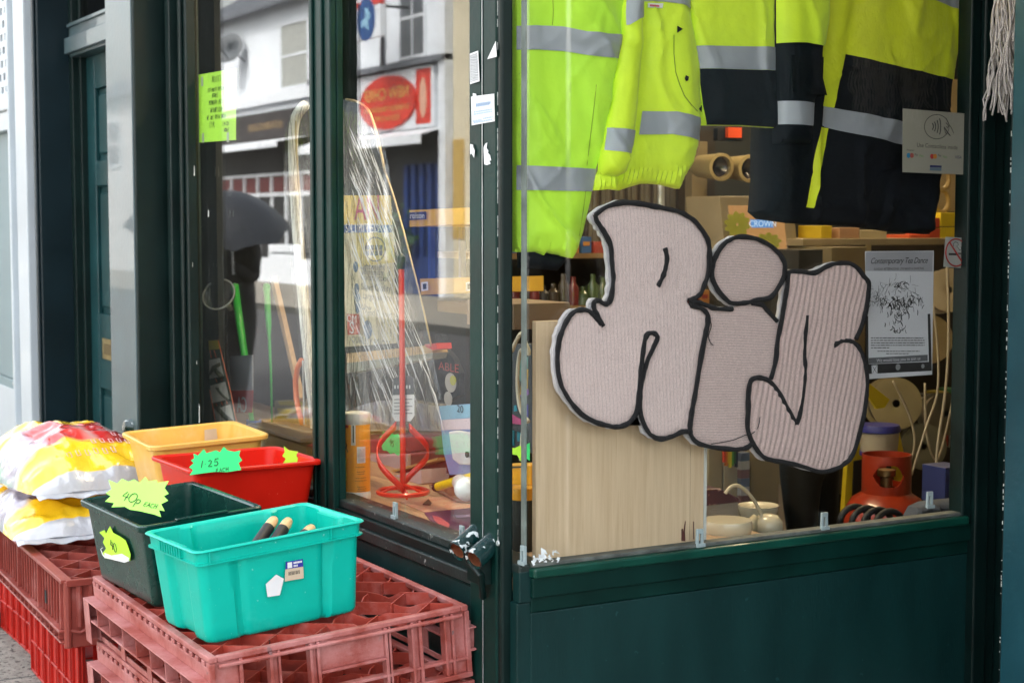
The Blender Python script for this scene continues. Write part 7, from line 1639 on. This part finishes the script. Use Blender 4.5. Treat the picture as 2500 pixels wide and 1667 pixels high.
# ================================================================ MOP HANGING IN THE LOBBY
mp_ = thing('string_mop', hY(2450, -40, 1.34), 'off white string mop head hanging against the dark green jamb at the top right', 'mop')
COT = mat('off_white_cotton', (.62, .58, .56), rough=.95, c2=(.42, .38, .37), scale=60, bump=.6, bscale=200)
rr = random.Random(77); mb = MB()
for i in range(90):
    x0 = rr.uniform(2440, 2505); L2 = rr.uniform(200, 300) if rr.random() < .75 else rr.uniform(95, 180); x = x0; pts = []; drift = -(2505-x0)*rr.uniform(.2, .75)*.9; yq = rr.uniform(1.26, 1.40); n_ = 14; y = -60
    for k in range(n_+1):
        tt = k/n_; xx = x0+drift*tt**.8+rr.uniform(-4, 4)+6*sin(tt*9+i); yy = -60+(L2+60)*tt
        pts.append(hY(xx, yy, yq+rr.uniform(-.004, .004)))
    mb.tube(cat_rom(pts, 2), .0026, 5)
mb.build('cotton_strands', COT, mp_, smooth='all')
a = hY(2475, -60, 1.33); MB().box((a.x-.06, a.y-.03, a.z-.02), (a.x+.07, a.y+.03, a.z+.06)).build('mop_clamp', ALU, mp_, bevel=.004); MB().tube([a, a+Vector((0, .02, .7))], .012, 10).build('handle', WDP, mp_, smooth=True)

# ================================================================ ACROSS THE STREET (seen mirrored in the street panes)
WF = 13.3; YF_ = 2*GY-WF
def rf(x, y, Wd=WF): p = hY(x, y, Wd); return Vector((p.x, 2*GY-Wd, p.z))
RW = mat('white_render_wall', (.68, .72, .77), rough=.85, var=.06, scale=2); RW2 = mat('cream_render_wall', (.58, .52, .38), rough=.85, var=.08, scale=2); RW3 = mat('grey_render_wall', (.5, .5, .5), rough=.85)
SLATE = mat('dark_slate_roof', (.05, .055, .065), rough=.6, var=.3, scale=6); FRM = mat('white_window_frame', (.66, .69, .73), rough=.5); DGL = mat('dark_window_glass', (.035, .045, .06), rough=.08, coat=.5, c2=(.12, .13, .15), scale=1.5)
SHB = mat('shop_black_paint', (.018, .018, .02), rough=.5); LEAD = mat('lead_grey', (.12, .13, .15), rough=.6)
def c2r(x, y): return rf(450+x/2.8, y/2.8)
def c1r(x, y): return rf(x/2.8, y/2.8)
def c3r(x, y): return rf(450+x/2.8, 500+y/2.8)
def fbox(mb, xa, xb, za, zb, d0=0, d1=.05): return mb.box((xa, YF_+d0, za), (xb, YF_+d1, zb))   # d: metres proud of the facade, towards our shop
def window(par, xa, xb, za, zb, glass=DGL, bars=(1, 1)):
    m = MB(); w_ = .06; fbox(m, xa-w_, xa, za-w_, zb+w_, .0, .05); fbox(m, xb, xb+w_, za-w_, zb+w_, .0, .05); fbox(m, xa, xb, za-w_, za, .0, .07); fbox(m, xa, xb, zb, zb+w_, .0, .05)
    for i in range(1, bars[0]+1): xx = xa+(xb-xa)*i/(bars[0]+1); fbox(m, xx-.02, xx+.02, za, zb, .0, .04)
    for i in range(1, bars[1]+1): zz = za+(zb-za)*i/(bars[1]+1); fbox(m, xa, xb, zz-.03, zz+.03, .0, .042)
    o = m.build('window', FRM, par); fbox(MB(), xa, xb, za, zb, .0, .02).build('pane', glass, o); return o
def house(x0, x1, h, wall, label, roof=True):
    t = thing('terraced_house', ((x0+x1)/2, YF_-4, 0), label, 'house', 'houses across the street'); MB().box((x0, YF_-8, 0), (x1, YF_, h)).build('wall', wall, t)
    if roof:
        m = MB(); m.add([(x0, YF_+.3, h), (x1, YF_+.3, h), (x1, YF_-4, h+2.4), (x0, YF_-4, h+2.4), (x0, YF_-8, h), (x1, YF_-8, h)], [(0, 1, 2, 3), (3, 2, 5, 4), (0, 3, 4), (1, 5, 2)]); m.build('roof', SLATE, t)
        MB().box((x0, YF_+.26, h-.12), (x1, YF_+.38, h+.02)).build('gutter', LEAD, t)
    return t
# house A, seen in the far pane
ha0, ha1 = c1r(1540, 300).x-3.5, rf(772, 300).x
zr = c1r(1750, 75).z
A = house(ha0, ha1, zr, RW, 'white rendered house with a satellite dish over a dark shopfront, mirrored in the far pane')
dx = c1r(1675, 335); M = Vector((.55, .75, .35)).to_track_quat('Z', 'Y').to_matrix().to_4x4(); rdish = .42
MB().lathe([(rdish, .0), (rdish*.7, -.06), (.001, -.11)], dx+Vector((0, .45, 0)), 28, M, cap=False).build('satellite_dish', mat('grey_dish', (.08, .09, .10), rough=.5), A, solid=.02, smooth='all'); 
m = MB(); m.bar(dx+Vector((0, .35, -.05)), dx+Vector((0, 0, -.35)), .04, .04); m.bar(dx+Vector((.05, .5, -.3)), dx+Vector((.35, .9, .1)), .03, .03); m.build('dish_arm', LEAD, A)
wa, wb = c1r(1930, 300).x, c1r(2110, 300).x; zt_, zb_ = c1r(2000, 165).z, c1r(2000, 590).z; window(A, wa, wb, zb_, zt_, mat('net_curtain_glass', (.35, .36, .34), rough=.3), (0, 1))
zz1 = c1r(1850, 700).z
fbox(MB(), ha0, ha1, zz1-.05, zz1+.22, 0, .12).build('string_course', FRM, A)
fa, fb = c1r(1850, 770).z, c1r(1850, 965).z; fs_ = fbox(MB(), ha0, ha1, fb, fa, 0, .15).build('shop_fascia', mat('black_brown_fascia', (.035, .03, .03), rough=.5), A)
mb = MB(); text_into(mb, 'RESTAURANT & BAR', .26, (c1r(1850, 870).x, YF_+.155, (fa+fb)/2), (-1, 0, 0), (0, 0, 1), (0, 1, 0), off=.002)
mb.build('lettering', mat('dull_gold', (.35, .24, .12), rough=.5), fs_)
zaw = c1r(1850, 990).z; m = MB(); m.add([(ha0, YF_, zaw+.12), (ha1-.3, YF_, zaw+.12), (ha1-.3, YF_+.9, zaw-.05), (ha0, YF_+.9, zaw-.05), (ha0, YF_+.9, zaw-.18), (ha1-.3, YF_+.9, zaw-.18)], [(0, 1, 2, 3), (3, 2, 5, 4)]); m.build('awning', FRM, A, solid=.02)
zc = c1r(1800, 1190).z; fbox(MB(), ha0, ha1, 0, fb-.001, 0, .03).build('shopfront_dark', SHB, A)
CURT = mat('maroon_curtain', (.16, .05, .05), rough=.8); x = ha0; xe = ha1-.25; m = MB(); k = 0; zl0, zl1 = c3r(600, 530).z, zc
z_mid = c1r(1900, 1330).z
while x < xe: m.box((x, YF_+.031, zl0), (x+.10, YF_+.09, zl1)); x += 1.0
m.box((ha0, YF_+.0312, z_mid-.05), (xe, YF_+.085, z_mid+.05)); m.box((ha0, YF_+.0312, zl1-.08), (xe, YF_+.085, zl1)); m.box((ha0, YF_+.0312, 0), (xe, YF_+.10, .62)); m.build('white_shopfront_frame', FRM, A)
m = MB(); x = ha0+.1
while x < xe-.5: m.box((x+.02, YF_+.031, z_mid+.06), (x+.86, YF_+.04, zl1-.1)); x += 1.0
m.build('curtains', CURT, A)
dxa, dxb = c3r(610, 400).x, c3r(830, 400).x; zd = c3r(700, 270).z; d_ = fbox(MB(), dxa, dxb, 0, zd, .1, .13).build('door', FRM, A); fbox(MB(), dxa+.18, dxb-.18, .75, zd-.2, .13, .14).build('door_pane', DGL, d_)
# house B with the oval sign, seen in the nearer street pane
hb0, hb1 = rf(774, 300).x, c2r(1835, 600).x
B = house(hb0, hb1, zr+.6, RW, 'white house with a red oval takeaway sign above a blue shop door')
zs0, zs1 = c2r(1400, 905).z, c2r(1400, 505).z
sb = fbox(MB(), hb0+.3, c2r(1742, 700).x, zs0, zs1, 0, .12).build('sign_board', FRM, B)
RB = mat('sign_red', (.52, .04, .025), rough=.5); GO = mat('sign_gold', (.55, .38, .10), rough=.5)
for (a, b, t0, t1) in ((1060, 1170, 600, 905), (1620, 1722, 470, 835)):
    xa, xb = c2r(a, 700).x, c2r(b, 700).x; o = fbox(MB(), xa, xb, zs0+.08, zs1-.06, .121, .13).build('red_side_panel', RB, sb)
    MB().prism([(p[0]*.16, p[1]*.42) for p in arc(0, 0, 1, 1, 0, 350, 14)], ((xa+xb)/2, YF_+.131, (zs0+zs1)/2-.02), (-1, 0, 0), (0, 0, 1), (0, 1, 0), 0, .004).build('pale_figure', mat('sign_pale_salmon', (.6, .35, .25), rough=.5), o)
oc = c2r(1430, 705); oxr = abs(c2r(1620, 705).x-c2r(1240, 705).x)/2; ozr = (c2r(1430, 525).z-c2r(1430, 890).z)/2
ov = MB().prism(arc(0, 0, oxr, ozr, 0, 352, 44), (oc.x, YF_+.12, oc.z), (-1, 0, 0), (0, 0, 1), (0, 1, 0), .001, .06).build('red_oval', RB, sb)
mb = MB(); text_into(mb, 'NEW CHIEF', ozr*.62, (oc.x-.0, YF_+.181, oc.z+ozr*.30), (-1, 0, 0), (0, 0, 1), (0, 1, 0), off=.003, squash=oxr/ozr*.50)
text_into(mb, 'CHINESE TAKEAWAY', ozr*.26, (oc.x, YF_+.181, oc.z-ozr*.25), (-1, 0, 0), (0, 0, 1), (0, 1, 0), off=.003, squash=oxr/ozr*.66); text_into(mb, 'FISH & CHIPS', ozr*.28, (oc.x, YF_+.181, oc.z-ozr*.60), (-1, 0, 0), (0, 0, 1), (0, 1, 0), off=.003, squash=oxr/ozr*.6)
mb.build('lettering', GO, ov)
zg = c2r(1500, 470).z; fbox(MB(), hb0, hb1, zs1+.04, zs1+.16, 0, .25).build('lead_ledge', LEAD, B)
wa, wb = c2r(1485, 200).x, c2r(1648, 200).x; window(B, wa, wb, c2r(1560, 385).z, c2r(1560, -150).z, DGL, (1, 1))
wa, wb = c2r(1090, 400).x, c2r(1195, 400).x; window(B, wa, wb, c2r(1150, 520).z, c2r(1150, 200).z, DGL, (0, 1))
px_ = c2r(1375, 200).x; MB().tube([(px_, YF_+.08, zs1), (px_, YF_+.08, zr+.6)], .05, 8).build('drainpipe', SHB, B)
za = c2r(1450, 965).z; m = MB(); xa, xb = hb0+.3, c2r(1795, 940).x; m.add([(xa, YF_, za+.2), (xb, YF_, za+.2), (xb, YF_+.6, za+.02), (xa, YF_+.6, za+.02), (xa, YF_+.6, za-.16), (xb, YF_+.6, za-.16)], [(0, 1, 2, 3), (3, 2, 5, 4)]); m.build('awning', FRM, B, solid=.02)
fbox(MB(), hb0+.2, xb+.05, 0, zs0-.001, 0, .02).build('shopfront_dark', SHB, B); m = MB(); bx0 = c2r(1540, 1300).x; bx1 = c2r(1815, 1300).x; n_ = 5
for i in range(n_+1): xx = bx0+(bx1-bx0)*i/n_; m.box((xx-.09, YF_+.021, 0), (xx+.09, YF_+.1, za-.55))
m.box((bx0, YF_+.0215, 0), (bx1, YF_+.09, .8)); m.build('blue_door_frame', mat('royal_blue_paint', (.012, .035, .15), rough=.4), B)
m = MB(); bq = MB()
for i in range(5): xx = hb0+.4+i*(bx0-hb0-.6)/5; m.box((xx, YF_+.021, .7), (xx+.08, YF_+.08, za-.5))
m.build('window_posts', FRM, B)
t = thing('potted_shrub', (bx0+.3, YF_+.5, 0), 'dark green shrub by the blue door, mirrored in the nearer pane', 'plant'); m = MB(); rr = random.Random(4)
for i in range(260):
    p = Vector((bx0+.3+rr.gauss(0, .28), YF_+.5+rr.gauss(0, .2), 1.2+rr.gauss(0, .3))); a = Vector((rr.uniform(-1, 1), rr.uniform(-1, 1), rr.uniform(-.5, 1)))*.12; b = Vector((rr.uniform(-1, 1), rr.uniform(-1, 1), rr.uniform(-1, 1)))*.05; m.add([p, p+a*.5+b, p+a, p+a*.5-b], [(0, 1, 2, 3)])
m.build('foliage', mat('dark_foliage', (.03, .09, .03), rough=.6), t); MB().tube([(bx0+.3, YF_+.5, .3), (bx0+.3, YF_+.5, 1.3)], .03, 6).build('stem', DARKW, t); MB().lathe([(.15, 0), (.2, .35), (.17, .35), (.001, .3)], (bx0+.3, YF_+.5, 0), 16).build('pot', SHB, t, smooth=True)
# projecting sign
ps0 = rf(450+1152/2.8, 55/2.8, WF-1.0); ps1 = rf(450+1338/2.8, 55/2.8, WF-1.0); yq = ps0.y; zt_ = rf(450+1245/2.8, 10/2.8, WF-1).z; zb_ = rf(450+1245/2.8, 268/2.8, WF-1).z; zm = rf(450+1245/2.8, 50/2.8, WF-1).z
PS = MB().box((ps0.x, yq-.12, zb_), (ps1.x, yq, zt_)).build('projecting_sign', FRM, B); MB().box((ps0.x-.004, yq-.10, zm), (ps1.x+.004, yq+.004, zt_+.004)).build('red_header', RB, PS)
cx_ = (ps0.x+ps1.x)/2; cz_ = rf(450+1245/2.8, 135/2.8, WF-1).z; r_ = (ps1.x-ps0.x)*.33
MB().prism(arc(0, 0, r_, r_, 0, 350, 30), (cx_, yq, cz_), (-1, 0, 0), (0, 0, 1), (0, 1, 0), .001, .01).build('blue_roundel', mat('roundel_blue', (.02, .07, .22), rough=.5), PS)
mb = MB(); mb.prism([(-.5, .1), (-.2, .45), (.1, .5), (.0, .1), (.4, .0), (.5, -.3), (.1, -.25), (-.3, -.5), (-.2, -.1)], (cx_, yq+.011, cz_), Vector((-r_*1.1, 0, 0)), Vector((0, 0, r_*1.1)), (0, 1, 0), 0, .003); mb.build('pale_emblem', mat('pale_emblem', (.25, .45, .6), rough=.5), PS)
mb = MB(); text_into(mb, 'LOTTERY HERE', (zt_-zm)*.7, (cx_, yq+.005, (zt_+zm)/2), (-1, 0, 0), (0, 0, 1), (0, 1, 0), off=.002, squash=.8); mb.build('lettering', FRM, PS)
MB().box((cx_-.03, YF_, zt_-.1), (cx_+.03, yq-.121, zt_-.05)).build('sign_bracket', SHB, B)
fbox(MB(), c2r(1790, 600).x-.0, hb1, 0, zr+.4, .0, .18).build('white_pilaster', FRM, B)
# neighbours along the row
C_ = house(hb1+.02, hb1+6, zr-.3, RW2, 'cream house next to the takeaway, mirrored in the nearer pane'); xw = hb1+.9
for z0 in (1.2, 3.7): window(C_, xw, xw+1.2, z0, z0+1.5); window(C_, xw+2.6, xw+3.8, z0, z0+1.5)
fbox(MB(), hb1+.03, hb1+.5, 1.2, 3.2, .0, .02).build('ochre_panel', mat('ochre_paint', (.45, .30, .08), rough=.6), C_)
x = hb1+6.02
for i, (w_, wl, lb) in enumerate(((6.5, RW3, 'grey rendered house third along from the takeaway'), (7, RW, 'white house facing the shop entrance'), (7, RW2, 'cream house opposite the camera'), (8, RW3, 'grey house behind the camera'), (8, RW, 'last white house of the opposite row'))):
    H2 = house(x, x+w_-.02, zr-.2+.4*(i % 3), wl, lb)
    for k in range(2):
        for z0 in (1.0, 3.8): window(H2, x+1+k*3, x+2.3+k*3, z0, z0+1.5)
    x += w_
LB_ = house(ha0-9, ha0-.02, zr-1.4, RW3, 'lower grey house at the far end of the opposite row')
window(LB_, ha0-3, ha0-1.6, 3.4, 4.8); window(LB_, ha0-7, ha0-5.6, 3.4, 4.8)
# the man with the umbrella, walking in the road (mirrored in the far pane)
pv = hD(560, 600, 13.6); mx_ = Vector((pv.x, 2*GY-pv.y, -.12)); BLK = mat('black_coat_cloth', (.012, .012, .014), rough=.8)
mn_ = thing('person', mx_, 'person in a long black coat under an umbrella, mirrored in the far pane', 'person')
def U(x, y, z): return mx_+Vector((x*.6+y*.8, -x*.8+y*.6, z))
V = [U(0, 0, .95), U(0, .03, 1.15), U(0, .05, 1.38), U(0, .07, 1.5), U(0, .09, 1.60), U(-.11, 0, .85), U(-.12, -.08, .5), U(-.12, -.22, .1), U(-.12, -.10, .05), U(.11, 0, .85), U(.12, .15, .5), U(.12, .2, .1), U(.12, .34, .05), U(-.2, .05, 1.40), U(-.27, .03, 1.12), U(-.25, .2, .95), U(.2, .05, 1.40), U(.25, .10, 1.15), U(.12, .28, 1.28)]
E_ = [(0,1),(1,2),(2,3),(3,4),(0,5),(5,6),(6,7),(7,8),(0,9),(9,10),(10,11),(11,12),(2,13),(13,14),(14,15),(2,16),(16,17),(17,18)]
R_ = [(.2, .17), (.19, .15), (.2, .14), .07, .09, .15, .12, .06, .05, .15, .12, .06, .05, .08, .06, .04, .08, .06, .04]
skin_body('body', V, E_, R_, BLK, mn_)
MB().lathe([(.0005, .12), (.06, .10), (.095, .03), (.09, -.05), (.06, -.12)], U(0, .1, 1.66), 18, cap=False).build('head', SKIN, mn_, smooth='all'); MB().lathe([(.0005, .13), (.07, .11), (.105, .03), (.1, -.04)], U(0, .085, 1.665), 18, cap=False).build('hair', MATS['brown_hair'], mn_, smooth='all')
uc = U(.1, .3, 1.86); um = thing('umbrella', uc, 'open black umbrella held low over the walking person, mirrored in the far pane', 'umbrella'); M = Vector((.35, .1, .9)).to_track_quat('Z', 'Y').to_matrix().to_4x4(); n_ = 8; vs = []; fs = []; rg = 8
for j in range(rg+1):
    r_ = .52*j/rg; z = .0-.29*(j/rg)**2
    for k in range(n_*4):
        a = 2*pi*k/(n_*4); sc_ = 1-.07*(j/rg)*(abs(sin(a*n_/2))); vs.append(uc+(M @ Vector((r_*sc_*cos(a), r_*sc_*sin(a), z+.03*(j/rg)**2*abs(sin(a*n_/2))))))
for j in range(rg):
    for k in range(n_*4): fs.append((j*n_*4+k, j*n_*4+(k+1) % (n_*4), (j+1)*n_*4+(k+1) % (n_*4), (j+1)*n_*4+k))
m = MB(); m.add(vs, fs); m.build('canopy', mat('black_umbrella_nylon', (.025, .03, .04), rough=.45), um, solid=.003); MB().tube([uc+(M @ Vector((0, 0, .06))), U(.12, .28, 1.2)], .008, 6).build('shaft', ALU, um)
# parked litter bin
